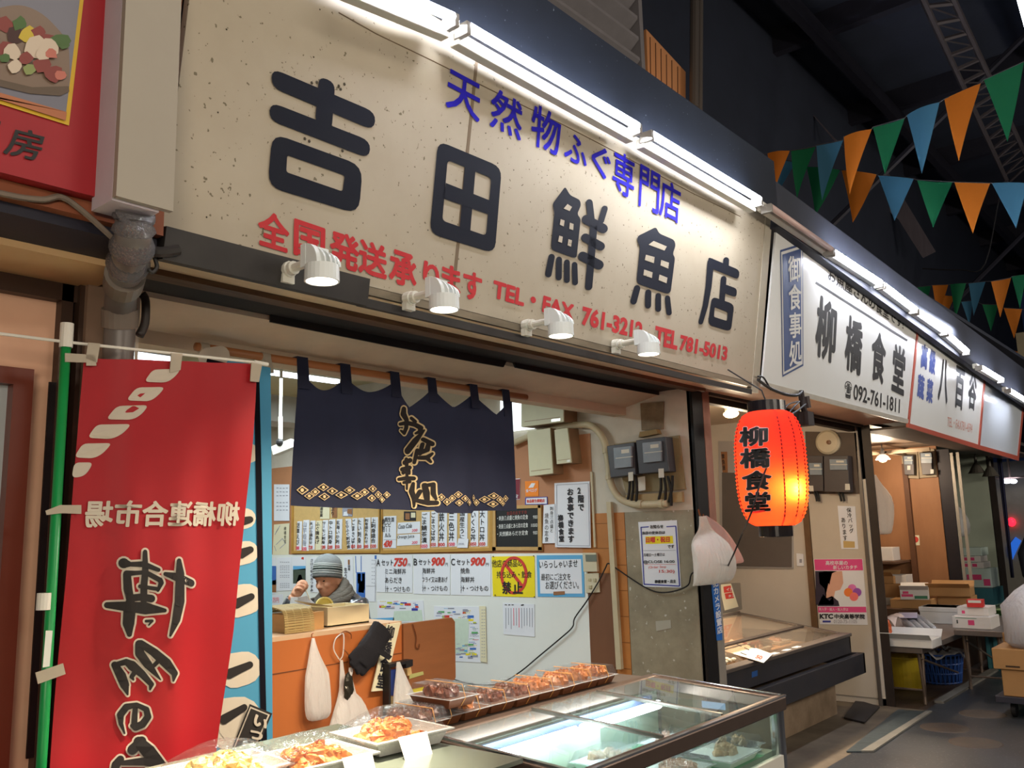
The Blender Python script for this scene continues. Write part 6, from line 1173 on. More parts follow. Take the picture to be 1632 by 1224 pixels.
for i, (x, y, wx, wy, fd, l) in enumerate(((5.75, 3.5, .16, .10, redf, 'pack of red fish at the back left of the dark fish case'), (6.15, 3.42, .15, .10, fish, 'pack of pale fish left of centre in the dark fish case'), (6.55, 3.4, .15, .10, redf, 'pack of red fish in the middle of the dark fish case'), (6.95, 3.32, .15, .10, redf, 'pack of red fish right of centre in the dark fish case'), (7.3, 3.3, .12, .10, fish, 'pack of pale fish at the right end of the dark fish case'), (6.3, 3.24, .14, .07, stf, 'white empty pack in the middle of the dark fish case'), (6.8, 3.22, .14, .06, fish, 'pack of pale fish at the front of the dark fish case'))):
    pack(x, y, .601, wx, wy, .058, fd, l, 'fish packs in the dark case', 6)
mb = MB(); mb.prism([onZ(x, y, .70) for x, y in ((1151, 1037), (1165, 1019), (1231, 1043), (1217, 1057))][::-1], (0, 0, .003)); s_ = mb.solo('price_sheet', cardm, 'white price sheet lying on the left end of the dark fish case', 'price sheet')
ZP = PL((0, 0, .7035), UX, UY); mb = MB()
for (x, y, x2, y2) in ((1172, 1026, 1182, 1030), (1186, 1032, 1194, 1036), (1196, 1030, 1204, 1033), (1180, 1040, 1190, 1044)): stroke(mb, ZP, [(x, y), (x2, y2)], 1.8, 1, .0, caps=False)
text(mb, ZP, '50', (1203, 1049), (1213, 1052), (1207, 1043), .06, 0, .0005)
mb.build('print', [inkr, inkb], s_)
mb = MB()
for i in range(26): random.seed(i); mb.blob((5.34+i % 7*.055+random.uniform(-.01, .01), 2.87+i//7*.05, .70), .022, .018, .012, 0, 7, 5, .3)
tag(mb.build('whitebait', M('whitebait', (240, 232, 206), .4, noise=.3, scale=40, bump=.5), None, smooth=True), 'heap of tiny pale fish at the near left corner of the dark fish case', 'fish', kind='stuff')
t = thing('menu_stand', 'beige sign with red squares in a frame standing behind the fish case', 'sign', (5.9, 3.78, .82)); MS = PL((0, 3.80, 0), UX, UZ)
MB().panel(MS, ((1148, 982), (1181, 971), (1178, 929), (1146, 929)), .012).build('frame', M('stand_grey', (140, 134, 124), .4, .3), t); mb = MB(); pol(mb, MS, ((1155, 973), (1177, 967), (1165, 930), (1146, 932)), 0, .014); pol(mb, MS, ((1154, 945), (1167, 943), (1164.5, 933), (1153, 935)), 1, .0155); pol(mb, MS, ((1157, 955), (1170, 953), (1167, 944), (1155, 946)), 1, .0155); text(mb, MS, 'イカ', (1155, 942), (1165, 941), (1155, 937), .02, 2, .0165); text(mb, MS, 'タコ', (1158, 952), (1168, 951), (1158, 948), .02, 2, .0165); mb.build('print', [pap_c, inkr, pap], t)
lamp('SPOT', (6.4, 3.3, 2.4), 420, (1, .80, .58), .06, aim=(6.4, 3.3, .6), spot=76)
# ------------------------------------------------------------------ red lantern and the dining hall entrance
LC = onY(1229, 750, 1.98); LY = LC.y
lt, lb_ = onY(1229, 658, LY).z, onY(1229, 838, LY).z; dep = (LC-EYE).dot(V((AX[2], AY[2], AZ[2]))); R_ = 56.5/F*dep
t = thing('paper_lantern', 'glowing red paper lantern with black brushed characters hanging before the dining hall', 'lantern', (LC.x, LY, lb_-.08))
lm = bpy.data.materials.new('lantern_paper'); lm.use_nodes = True; nt = lm.node_tree; nt.nodes.clear(); N_ = nt.nodes.new
out = N_('ShaderNodeOutputMaterial'); tl = N_('ShaderNodeBsdfTranslucent'); df = N_('ShaderNodeBsdfDiffuse'); tl.inputs[0].default_value = (1, .27, .05, 1); df.inputs[0].default_value = (.80, .035, .03, 1)
mx = N_('ShaderNodeMixShader'); mx.inputs[0].default_value = .62; em = N_('ShaderNodeEmission'); em.inputs[0].default_value = (1, .04, .045, 1); em.inputs[1].default_value = .34; ad = N_('ShaderNodeAddShader')
for a, b in ((df.outputs[0], mx.inputs[1]), (tl.outputs[0], mx.inputs[2]), (mx.outputs[0], ad.inputs[0]), (em.outputs[0], ad.inputs[1]), (ad.outputs[0], out.inputs[0])): nt.links.new(a, b)
prof = []; hgt = lt-lb_; NR_ = 30
def lrad(f): return R_*(.53+.47*max(0, 1-abs(2*min(1, max(0, f))-1)**3.0)**.55)
for i in range(NR_*2+1):
    f_ = i/(NR_*2); prof.append((lrad(f_)*(1.0 if i % 2 == 0 else .960), lb_-LC.z+hgt*f_))
mb = MB(); seg = 48; vs = []
for r, z in prof:
    for k in range(seg): th = 2*math.pi*k/seg; vs.append(V((LC.x, LY, LC.z+z))+V((r*math.cos(th), r*math.sin(th), 0)))
mb.add(vs, [(i*seg+k, i*seg+(k+1) % seg, (i+1)*seg+(k+1) % seg, (i+1)*seg+k) for i in range(len(prof)-1) for k in range(seg)])
mb.build('paper_shade', lm, t, smooth=True)
capm = M('lantern_cap', (22, 20, 24), .25)
mb = MB(); mb.lathe([(R_*.50, -.005), (R_*.53, .0), (R_*.53, .055), (R_*.45, .058)], (LC.x, LY, lt), seg=32); mb.build('top_cap', capm, t)
mb = MB(); mb.lathe([(R_*.42, -.058), (R_*.46, -.055), (R_*.46, .0), (R_*.4, .005)], (LC.x, LY, lb_), seg=32); mb.build('bottom_cap', capm, t)
mb = MB(); rim_m = M('rib_red', (150, 20, 16), .8)
for a in (.9, 1.6, 2.3, 3.9, 4.35, 4.75, 5.3, 6.0): mb.tube([V((LC.x, LY, lb_+hgt*f_/14))+V((math.cos(a), math.sin(a), 0))*lrad(f_/14)*.975 for f_ in range(15)], .0035, 4)
mb.build('cage_wire', rim_m, t)
# bulb, low and toward the aisle-right side
vd = (EYE-LC); vd.z = 0; vd.normalize(); rt = V((-vd.y, vd.x, 0))
bc = V((LC.x, LY, 0))+rt*R_*.54+vd*R_*.59; bc.z = onY(1262, 783, LY).z
mb = MB(); mb.blob(bc, .022, .022, .030, 0, 14, 10); mb.build('bulb', M('bulb_lit', (255, 206, 130), .3, emit=150), t, smooth=True)
# writing wrapped round the paper
def lan_surf(px_, py_, off):
    r = ray(px_, py_); zc_ = 0; lo, hi = None, None; t_ = ((LC-EYE).dot(r))/r.dot(r)
    p = EYE+r*t_
    for it in range(40):                                # step the sight line to the rounded paper
        f_ = (p.z-lb_)/hgt; q = V((p.x-LC.x, p.y-LY, 0)); d = q.length-(lrad(f_)+off)
        if abs(d) < 1e-4: break
        p = p-r.normalized()*(lrad(f_)+off-q.length)*.7
    return p
class LP:                                                # the paper as a drawing surface
    n = vd
    def px(s, x, y, off=0): return lan_surf(x, y, off)
    def uvpx(s, x, y): return (x, y)
    def at(s, a, b, off=0): return lan_surf(a, b, off)
lp = LP(); mb = MB(); mb2 = MB()
for c, (x0, y0, x1, y1) in zip('柳橋食堂', ((1177, 680, 1224, 713), (1178, 714, 1228, 748), (1181, 750, 1230, 783), (1186, 784, 1228, 817))):
    text(mb, lp, c, (x0, y1), (x1+1, y1-2), (x0, y0), .058, 0, .004); text(mb2, lp, c, (x0+1, y1-1), (x1, y1-3), (x0+1, y0+1), .034, 0, .008)
mb.build('letter_outline', M('lantern_pale', (236, 190, 184), .7), t); mb2.build('lettering', blk, t)
mb = MB(); mb.tube([(LC.x, LY, lt+.055), (LC.x, LY+.02, lt+.12), (LC.x+.02, 2.2, 2.46)], .004, 6); br = onY(1278, 640, 2.24)
mb.build('hanging_wire', M('cable_black'), t)
t = thing('sign_bracket', 'dark metal bracket and clamp under the dining hall sign beside the lantern', 'bracket', br)
mb = MB(); mb.rbox(onY(1281, 668, 2.26), (.05, 0, 0), (0, .05, 0), (0, 0, .045)); mb.tube([onY(1276, 624, 2.28), onY(1280, 650, 2.26), onY(1284, 662, 2.26)], .022, 8); mb.tube([onY(1283, 632, 2.26), onY(1286, 650, 2.26)], .03, 8); mb.build('clamp', M('bracket_dark', (50, 42, 42), .5, .4), t)
mb = MB(); mb.tube(smoothpts([onY(1208, 605, 2.27), onY(1226, 618, 2.26), onY(1250, 628, 2.25), onY(1270, 630, 2.25), onY(1278, 624, 2.26)], 4), .010, 6); mb.tube(smoothpts([onY(1208, 600, 2.27), onY(1217, 602, 2.26), onY(1228, 621, 2.26)], 4), .006, 6); mb.tube(smoothpts([onY(1274, 640, 2.25), onY(1262, 652, 2.22), onY(1257, 662, 2.2), onY(1270, 655, 2.22), onY(1284, 644, 2.24)], 4), .006, 6); mb.build('wire', M('cable_black'), t)
# bags on the post
PB = 2.68
t = carrier('plastic_bag', 'pinkish plastic bag hanging behind the white one on the black post', [(1118, 1123, 822, .01), (1121, 1140, 834, .02), (1128, 1153, 850, .03), (1134, 1163, 868, .035), (1138, 1172, 885, .035), (1142, 1179, 896, .03), (1146, 1180, 899, .02)], PB+.02, 'bags on the black post', crease(cloth('bag_pink', (236, 204, 200), .5, .5, .1, 8)))
t = carrier('plastic_bag', 'white plastic bag hanging by its handles on the black post', [(1112, 1123, 823, .01), (1111, 1126, 838, .018), (1107, 1128, 846, .03), (1096, 1135, 856, .045), (1089, 1143, 866, .06), (1091, 1148, 885, .075), (1092, 1152, 908, .075), (1093, 1153, 924, .06), (1095, 1152, 930, .045), (1096, 1151, 931, .02)], PB-.06, 'bags on the black post', crease(cloth('bag_white_near', (238, 236, 230), .5, .45, .08, 8)))
t2 = MB(); t2.tube([onY(1113, 812, PB), onY(1115, 820, PB-.02), onY(1118, 826, PB-.04), onY(1121, 820, PB-.02)], .005, 6); t2.solo('hook', hookm, 'small hook on the black post holding the plastic bags', 'hook', None)
PS = PL((0, 2.699, 0), UX, UZ)
notice('warning_sticker', 'vertical blue sticker with white characters on the pale post edge', 'sticker', ((1142, 1021), (1151, 1020), (1145, 930), (1133, 930)), 12, cols=[('防犯カメラ設置店', (1137, 911), (1146.5, 1010), 9, .03, 0)], pl=PS, off=0, mats=INK[:12]+[M('sticker_blue2', (44, 110, 196), .4)])
# things on the dining hall wall
o = thing('wall_board', 'large dark grey panel fixed on the pale wall behind the lantern', 'board', W2.px(1215, 905, .0)); MB().panel(W2, ((1150, 904), (1265, 906), (1264, 704), (1146, 703)), .02).build('frame', M('board_pale', (176, 174, 176), .4, .2), o); MB().panel(W2, ((1152, 902), (1262, 904), (1262, 756), (1151, 753)), .006, .021).build('grey_sheet', M('board_grey', (98, 92, 90), .5, noise=.2), o)
notice('wall_charm', 'small brown charm strip with brushed writing above the dark grey panel', 'charm', ((1152, 754), (1160, 753), (1159, 720), (1149, 720)), 11, cols=[('章魚屋', (1154, 723), (1156, 750), 5, .02)], pl=W2, off=.022)
notice('door_plate', 'white light switch plate beside the wood corner strip', 'switch', ((1271, 902), (1281.5, 902), (1281, 883), (1270, 882)), 0, pl=W2, t=.012, off=0, extra=lambda mb, k: pol(mb, W2, rect(1274, 891, 1278, 897), 10, k))
notice('school_poster', 'pink and white school poster with portrait and overlapping coloured circles', 'poster', ((1307, 995), (1383, 996), (1375, 890.5), (1297, 891)), 0,
       [('高校卒業の', (1317, 900.5), (1352, 900.5), (1317, 893.5), .02, 0), ('新しいカタチ', (1329, 907.5), (1367.5, 907), (1329, 901), .02, 0), ('KTC', (1307.5, 986), (1329, 986), (1307.5, 978), .05, 1), ('中央高等学院', (1331, 986), (1379.5, 986.5), (1331, 978), .04, 1), ('0120-75-1105', (1330, 993), (1367, 993), (1330, 987.5), .0, 10), ('新入学・編入・転入学は', (1306.5, 973), (1353, 973.5), (1306.5, 968), .0, 0)],
       fills=[(((1299, 909), (1375.5, 909), (1374, 891), (1297.5, 891.5)), 12), (((1304, 976), (1381, 976), (1380, 967), (1303.5, 967)), 12), (((1311, 992), (1324, 992), (1324, 989), (1311, 989)), 8),
              (((1299.5, 964), (1300, 935), (1299, 910), (1318, 910), (1322, 922), (1317, 945), (1316, 964)), 13), (((1306, 930), (1305, 912), (1342, 910), (1343, 918), (1344, 929), (1341, 936), (1339, 940), (1331, 942), (1329, 952), (1316, 955), (1314, 938)), 14), (((1312, 910), (1334, 910), (1326, 914), (1322, 932), (1318, 926)), 13), (((1303, 966), (1310, 950), (1318, 953), (1326, 950), (1336, 958), (1338, 966)), 13), (((1313, 964), (1311, 946), (1322, 958), (1328, 950), (1329, 964)), 0)],
       pl=W2, off=.013, mats=INK[:12]+[M('poster_magenta', (222, 76, 142), .5), M('portrait_hair', (50, 42, 62), .5), M('portrait_skin', (216, 168, 148), .5), M('circle_pink', (224, 120, 190), .5), M('circle_orange', (236, 130, 60), .5), M('circle_purple', (150, 80, 180), .5), M('circle_coral', (240, 120, 120), .5)],
       extra=lambda mb, k: [stroke(mb, W2, [(x, y), (x+.2, y)], 14, m_, k+.0006+q*.0003) for q, (x, y, m_) in enumerate(((1358, 938, 15), (1352, 944, 16), (1366, 944, 17), (1361, 951, 18)))])
notice('bag_notice', 'white vertical notice about cooler bags above the pink school poster', 'notice', ((1341, 875), (1368, 875), (1363, 807), (1335, 806)), 0, cols=[('保冷バッグ', (1353.5, 809), (1358.5, 850), 7.5, .02), ('あります', (1344.5, 824), (1348.5, 862), 7.5, .02)], fills=[(((1344.5, 873), (1362.5, 873), (1362, 863), (1344, 862)), 12)], pl=W2, off=.013, mats=INK[:12]+[M('yellow_smudge', (196, 168, 110), .6)])
dk = M('meter_backboard', (88, 74, 64), .6, noise=.4)
MB().panel(W2, ((1290, 787), (1372, 787), (1366, 690), (1285, 688)), .03).solo('meter_board', dk, 'dark board on the dining hall wall carrying bell and meters', 'board')
o = thing('alarm_bell', 'round pale alarm bell above the meters on the dining hall wall', 'bell', W2.px(1321, 718, .03)); MB().lathe([(.115, 0), (.115, .03), (.095, .045), (.02, .05), (.001, .05)], W2.px(1321, 705, .03), W2.n, 28).build('gong', M('bell_ivory', (196, 184, 160), .5, noise=.1), o, smooth=False); MB().lathe([(.022, 0), (.02, .012), (.001, .014)], W2.px(1321, 705, .08), W2.n, 12).build('centre_nut', M('nut_brown', (120, 80, 50), .4), o)
gm = M('meter_dark', (74, 68, 70), .45, noise=.2)
meter('small dark electricity meter under the alarm bell, left of the two', ((1289, 783), (1318, 783), (1317, 727), (1287, 727)), ((1292, 757), (1311, 757), (1310, 738), (1290, 738)), ((1290, 783), (1297, 783), (1296, 774), (1289, 774)), W2, .032, .09, None, gm)
meter('larger dark electricity meter under the alarm bell, right of the two', ((1320, 784), (1360, 785), (1357, 727), (1319, 727)), ((1324, 749), (1351, 749), (1350, 732), (1323, 732)), ((1347, 781), (1355, 781), (1354, 771), (1347, 771)), W2, .032, .10, None, gm)
mb = MB()
for x in (1297, 1301, 1336, 1341): mb.tube(smoothpts([W2.px(x, 783, .08), W2.px(x+3, 790, .07), W2.px(x+5, 799, .06)], 3), .010, 6)
mb.solo('meter_cables', M('cable_black'), 'short black cables under the dining hall meters', 'cables')
o = thing('ceiling_lamp', 'small lit ceiling spotlight inside the dining hall, left of the lantern', 'lamp', V((6.6, 3.9, 2.42))); lc = onZ(1163, 664, 2.44)
mb = MB(); mb.tube([(lc.x, lc.y, 2.62), (lc.x, lc.y, 2.54), (lc.x-.03, lc.y-.03, 2.47)], [.03, .035, .05], 14); mb.build('socket', wp_m, o); mb = MB(); mb.lathe([(.06, 0), (.05, .01), (.001, .012)], (lc.x-.035, lc.y-.03, 2.455), V((-.3, -.2, -1)), 16); mb.build('lit_face', M('warm_lit', (255, 214, 160), .3, emit=10), o)
lamp('POINT', (lc.x-.06, lc.y-.05, 2.36), 42, (1, .78, .52), .05)
mb = MB(); mb.tube([(lc.x-1.1, lc.y+.3, 2.60), (lc.x-.5, lc.y+.15, 2.60)], .02, 8); mb.solo('tube_lamp', M('warm_lit'), 'short lit tube on the dining hall ceiling beside the spotlight', 'lamp')
mb = MB(); mb.prism([onZ(x, y, .004) for x, y in ((1345, 1145), (1378, 1153), (1402, 1128), (1365, 1117))], (0, 0, .012)); mb.solo('floor_mat', M('mat_black', (44, 40, 40), .8, noise=.3), 'dark rubber mat on the floor beside the fish case', 'mat')

# ------------------------------------------------------------------ greengrocer stall and beyond
box_tan = M('carton_tan', (176, 134, 86), .7, noise=.2, scale=6); box_w = M('carton_white', (216, 212, 208), .55, noise=.1); styr = M('styro_box', (224, 224, 222), .6, noise=.08, bump=.05); box_mint = M('carton_mint', (190, 208, 200), .55, noise=.1); pinkp = M('carton_print_pink', (214, 70, 120), .6); grnp = M('carton_print_green', (60, 120, 90), .6)
tblm = M('table_steel', (120, 110, 104), .4, .5, noise=.4, scale=10); legm = M('table_leg', (128, 112, 100), .4, .5, noise=.4)
def table(label, x0, y0, x1, y1, z, brace=1):
    t = thing('folding_table', label, 'table', ((x0+x1)/2, (y0+y1)/2, 0), 'trestle tables of the greengrocer')
    mb = MB(); mb.box((x0, y0, z-.05), (x1, y1, z)); mb.build('tabletop', tblm, t, bevel=.004)
    for x, dx in ((x0+.08, .18), (x0+.20, -.10), (x1-.08, -.18), (x1-.20, .10)):
        for y in (y0+.06, y1-.06):
            mb = MB(); mb.tube([(x, y, z-.05), (x+dx*.5, y, 0)], .014, 8); mb.build('leg', legm, t)
    mb = MB()
    if brace:
        for y in (y0+.06, y1-.06): mb.tube([(x0+.1, y, z-.1), ((x0+x1)/2+.1, y, .12)], .010, 6)
    mb.tube([(x0+.15, y0+.06, .12), (x0+.15, y1-.06, .12)], .010, 6); mb.build('brace', legm, t)
    return t
TA = table('nearest steel trestle table of the greengrocer carrying the white tray', 8.33, 2.42, 10.68, 3.08, .50)
TB = table('farther steel trestle table of the greengrocer under the white cartons', 9.3, 1.98, 11.66, 2.40, .56)
def carton(label, px_, py_, pl, wx, wy, h, mat, z=None, rot=0, prints=None, lid=None, grp='cartons and boxes at the stalls', nm='carton', cat='box', tape=None):
    """px,py = pixel of the middle of the front foot edge on the level z"""
    c = onZ(px_, py_, z); t = thing(nm, label, cat, c, grp); ca, sa = math.cos(rot), math.sin(rot); R = lambda a, b, q: c+V((a*ca-b*sa, a*sa+b*ca, q))
    T_ = .008; mb = MB()
    def bx(a0, b0, z0, a1, b1, z1): mb.hexa([R(a0, b0, z0), R(a1, b0, z0), R(a1, b1, z0), R(a0, b1, z0)], [R(a0, b0, z1), R(a1, b0, z1), R(a1, b1, z1), R(a0, b1, z1)])
    if lid == 'open':
        bx(0, -wy/2, 0, wx, wy/2, T_); bx(0, -wy/2, T_, T_, wy/2, h); bx(wx-T_, -wy/2, T_, wx, wy/2, h); bx(T_, -wy/2, T_, wx-T_, -wy/2+T_, h); bx(T_, wy/2-T_, T_, wx-T_, wy/2, h)
    else: bx(0, -wy/2, 0, wx, wy/2, h)
    mb.build('body', mat, t, bevel=.003)
    if lid == 'lip': mb = MB(); bx(-.006, -wy/2-.006, h*.72, wx+.006, wy/2+.006, h); mb.build('lid', mat, t, bevel=.004)
    if lid == 'open':
        mb = MB(); mb.add([R(0, -wy/2, h), R(0, wy/2, h), R(-.07, wy/2, h+.05), R(-.07, -wy/2, h+.05), R(wx, -wy/2, h), R(wx, wy/2, h), R(wx+.06, wy/2, h+.06), R(wx+.06, -wy/2, h+.06)], [(0, 1, 2, 3), (4, 5, 6, 7)]); mb.build('flap', mat, t, solid=.004)
    if prints:
        mb = MB()
        for (a, b, a2, b2, m_) in prints:              # on the face toward the camera (minus x)
            P_ = lambda s_, q: R(-.0025, wy/2-wy*s_, h*q)
            mb.add([P_(a, b), P_(a2, b), P_(a2, b2), P_(a, b2)], [(0, 1, 2, 3)], m_)
        mb.build('print', [pinkp, grnp, M('print_darkgrey', (80, 86, 84), .6), tagm], t)
    return t
zA, zB = .501, .561
carton('white styrofoam tray of wrapped greens at the front of the near table', 1436, 1031, None, .30, .52, .07, styr, zA, 0, lid='open', nm='styrofoam_tray', cat='tray')
carton('white styrofoam box standing lengthwise on the near table', 1499, 994, None, .34, .40, .17, styr, zA, .0, lid='lip', nm='styrofoam_box')
carton('white carton with pink square and green line, lower of two on the far table', 1549, 1002, None, .36, .34, .11, box_w, zB, .0, [(.42, .3, .58, .72, 0), (.1, .86, .65, .90, 1), (.12, .4, .16, .7, 2)])
carton('white carton with small pink mark, upper of two on the far table', 1551, 981, None, .30, .28, .08, box_w, zB+.111, .0, [(.15, .2, .25, .55, 0)])
carton('small red and white box on top of the two white cartons', 1554, 968, None, .14, .14, .07, M('box_red', (196, 46, 44), .5), zB+.192, .1, [(.1, .6, .9, .95, 3)])
MB().box((10.72, 2.66, 0), (11.66, 4.3, .60)).solo('back_bench', M('shelf_brown', (96, 70, 52), .6, noise=.4), 'low brown bench along the plywood wall of the greengrocer stall', 'bench')
MB().box((11.05, 3.42, 1.09), (11.69, 4.6, 1.115)).solo('wall_shelf', M('shelf_brown'), 'brown wall shelf holding a white carton in the stall', 'shelf')
carton('tan carton beneath the open tan carton', 1522, 966.8, None, .34, .36, .114, box_tan, .601, .05)
carton('tan open carton lying behind the white styrofoam box', 1512, 950.7, None, .34, .46, .10, box_tan, .718, .1, lid='open')
carton('tan carton under the printed open carton', 1452, 969.6, None, .34, .44, .098, box_tan, .601, .1)
carton('pink and green printed carton tipped open on the tan carton', 1458, 955.8, None, .28, .30, .11, box_w, .70, .25, [(.05, .3, .45, .55, 0), (.5, .1, .95, .4, 1), (.1, .6, .3, .85, 0)], lid='open')
carton('tan and white carton at the back of the stall beside the wall post', 1417, 964, None, .34, .44, .246, box_tan, .601, 0, [(0, 0, 1, .35, 3)])
carton('white carton on top of the tan and white carton', 1431, 930, None, .26, .20, .10, box_w, .849, 0)
carton('tan carton beside the white carton at the back of the stall', 1411, 930.3, None, .24, .20, .09, box_tan, .849, 0, lid='open')
carton('white carton on a shelf behind the wall post', 1405, 893.7, None, .28, .28, .16, box_w, 1.117, .0)
def stackbox(label, y0, y1, z0, z1, mat, prints, x=13.3):
    t = thing('carton', label, 'box', (x+.2, (y0+y1)/2, z0), 'cartons stacked by the sage wall'); MB().box((x, y0, z0), (x+.4, y1, z1)).build('body', mat, t, bevel=.004)
    if prints:
        mb = MB(); wy, h = y1-y0, z1-z0
        for a, b, a2, b2, m_ in prints: mb.add([(x-.0025, y1-wy*a, z0+h*b), (x-.0025, y1-wy*a2, z0+h*b), (x-.0025, y1-wy*a2, z0+h*b2), (x-.0025, y1-wy*a, z0+h*b2)], [(0, 1, 2, 3)], m_)
        mb.build('print', [pinkp, grnp, M('print_darkgrey')], t)
yl, yr = onX(1526, 900, 13.3).y, onX(1574, 900, 13.3).y
zz = [onX(1545, y, 13.3).z for y in (936, 906, 896, 886, 873)]
pr3 = [(.10, .25, .26, .7, 0), (.36, .25, .52, .75, 0), (.62, .25, .78, .75, 0), (.0, .93, .8, .98, 1)]
MB().box((13.2, yr-.05, 0), (13.8, yl+.05, zz[0]-.004)).solo('crate_stand', M('teal_crate', (52, 104, 112), .5, noise=.3), 'teal crates under the stacked white cartons', 'crate')
stackbox('mint carton with faded pink print, lowest of the stack by the sage wall', yr-.03, yl, zz[0], zz[1], box_mint, [(.25, .4, .7, .68, 0), (.75, .1, .95, .45, 0)])
stackbox('white carton with pink characters, third from the top by the sage wall', yr+.05, yl+.04, zz[1]+.002, zz[2], box_w, pr3); stackbox('white carton with pink characters, second from the top by the sage wall', yr+.08, yl+.04, zz[2]+.002, zz[3], box_w, pr3)
stackbox('pale mint carton on top of the stack by the sage wall', yr+.06, yl+.05, zz[3]+.002, zz[4], box_mint, None)
# produce
leaf = M('leaf_green', (58, 104, 48), .5, noise=.5, scale=18, col2=(30, 60, 28)); leafd = M('leaf_dark', (40, 66, 44), .5, noise=.5, scale=18)
def bunch(label, x, y, z, n, mat, L_, spread, ang, name='spring_onions', cat='vegetables', seed=1):
    rr = random.Random(seed); c = onZ(x, y, z); mb = MB()
    for i in range(n):
        a = ang+rr.uniform(-spread, spread); o = V((rr.uniform(-.03, .03), rr.uniform(-.03, .03), rr.uniform(.012, .06))); d = V((math.cos(a), math.sin(a), 0))*L_*rr.uniform(.7, 1); mb.tube([c+o, c+o+d*.5+V((0, 0, rr.uniform(0, .03))), c+o+d], [.010, .012, .004], 6)
    mb.solo(name, mat, label, cat)
bunch('long green onions lying at the right end of the far table', 1574, 980.7, zB+.001, 14, leaf, .55, .25, -1.9, seed=2)
bunch('dark leafy greens at the back of the far table', 1590, 974, zB+.001, 18, leafd, .35, .9, -1.2, 'leafy_greens', seed=3)
for i, (x, l) in enumerate(((1418, 'bundle of olive herbs in the white styrofoam tray, left one'), (1446, 'bundle of dark herbs in the white styrofoam tray, right one'))):
    c = onZ(x, 1017, zA+.03); rr = random.Random(i); mb = MB()
    for k in range(26): p = c+V((rr.uniform(.0, .12), rr.uniform(-.10, .10), rr.uniform(0, .04))); mb.tube([p, p+V((rr.uniform(-.03, .03), rr.uniform(-.04, .04), .03))], .004, 4)
    mb.solo('herb_bundle', M('olive_herb', (120, 112, 70), .6, noise=.5) if i == 0 else leafd, l, 'vegetables', 'herbs in the tray')
filmw = film('stall_film', (236, 238, 242), .55, .12, .8)
for i in range(4):
    c, e_ = onZ(1434+i*8, 988-i*2.2, .60), onZ(1464+i*8.5, 1008-i*2, .585); d = e_-c; mb = MB(); mb.tube([c, c+d*.5+V((0, 0, .012)), c+d], [.03, .036, .022], 10)
    t = mb.solo('wrapped_leek', filmw, f'film-wrapped dark leek lying on the near table, {("first", "second", "third", "fourth")[i]} from the left', 'vegetables', 'wrapped leeks on the near table', smooth=True); mb = MB(); mb.tube([c+d*.03, c+d*.5+V((0, 0, .012)), c+d*.97], .018, 8); mb.build('leek', leafd, t)
mb = MB(); c0 = onZ(1410, 1015, zA+.001)
def sheet_f(u, v): p = c0+V((u*.45-.02, .38*(v-.3), 0)); return p+V((0, 0, .10+.06*math.sin(u*7+v*3)+.12*v*(1-u)+.03*math.sin(v*11+u*5)))
tag(MB().grid(sheet_f, 14, 10).build('paper_wrapping', M('wrap_pinkish', (226, 206, 200), .6), None, smooth=True), 'crumpled pinkish wrapping paper at the left of the near table', 'paper')
mb = MB(); mb.blob(onZ(1411, 1001, zA+.14), .05, .06, .08, 0, 10, 8, .2); mb.solo('carrot_pack', M('carrot_orange', (206, 96, 44), .5, noise=.4, scale=14), 'pack of orange carrots in the pinkish wrapping', 'vegetables')
MB().hexa([onZ(x, y, zA+.10) for x, y in ((1432, 985), (1462, 985), (1462, 976), (1432, 976))], [onZ(x, y, zA+.15) for x, y in ((1432, 985), (1462, 985), (1462, 976), (1432, 976))]).solo('lilac_pack', M('lilac_pack', (196, 196, 226), .4), 'lilac plastic pack behind the wrapped leeks', 'pack')
c = V((11.35, 2.2, zB)); mb = MB(); mb.blob(c+V((0, 0, .09)), .26, .15, .09, 0, 14, 10, .15); mb.solo('clear_bags', filmw, 'heap of clear plastic bags of vegetables at the back of the far table', 'bags', smooth=True)
# under the tables
t = thing('bucket', 'yellow plastic bucket on the floor under the near table', 'bucket', (9.15, 2.98, 0)); c = onZ(1447, 1096, 0); t.location = (c.x, c.y, 0); ORG[t.name] = V((c.x, c.y, 0))
MB().lathe([(.13, 0), (.14, .01), (.165, .28), (.175, .285), (.175, .30), (.155, .30), (.13, .02), (.01, .015)], (c.x, c.y, 0), seg=28).build('body', M('bucket_yellow', (196, 172, 40), .4, noise=.15), t, smooth=False)
mb = MB(); mb.tube([V((c.x, c.y, 0))+V((.17*math.cos(a), .17*math.sin(a), .285+.0*a)) for a in [k*math.pi/8 for k in range(9)]], .004, 6); mb.build('handle', legm, t)
c = onZ(1502, 1086, 0); t = thing('basket', 'blue plastic mesh basket lined with white under the near table', 'basket', (c.x, c.y, 0))
mb = MB(); bl = M('basket_blue', (44, 84, 160), .4, noise=.3)
for k in range(28):
    a = 2*math.pi*k/28; mb.tube([V((c.x+.20*math.cos(a), c.y+.17*math.sin(a), 0)), V((c.x+.25*math.cos(a+.12), c.y+.21*math.sin(a+.12), .28))], .007, 5); mb.tube([V((c.x+.20*math.cos(a), c.y+.17*math.sin(a), 0)), V((c.x+.25*math.cos(a-.12), c.y+.21*math.sin(a-.12), .28))], .007, 5)
for z, s_ in ((0.01, 1), (.1, 1.08), (.19, 1.16), (.28, 1.25)): mb.tube([V((c.x+.20*s_*math.cos(a), c.y+.17*s_*math.sin(a), z)) for a in [k*math.pi/14 for k in range(29)]], .009, 5)
mb.build('mesh', bl, t); mb = MB(); mb.lathe([(.17, .02), (.205, .24), (.001, .25)], c, seg=24); mb.build('inner', M('basket_inner', (36, 60, 110), .6), t)
mb = MB()
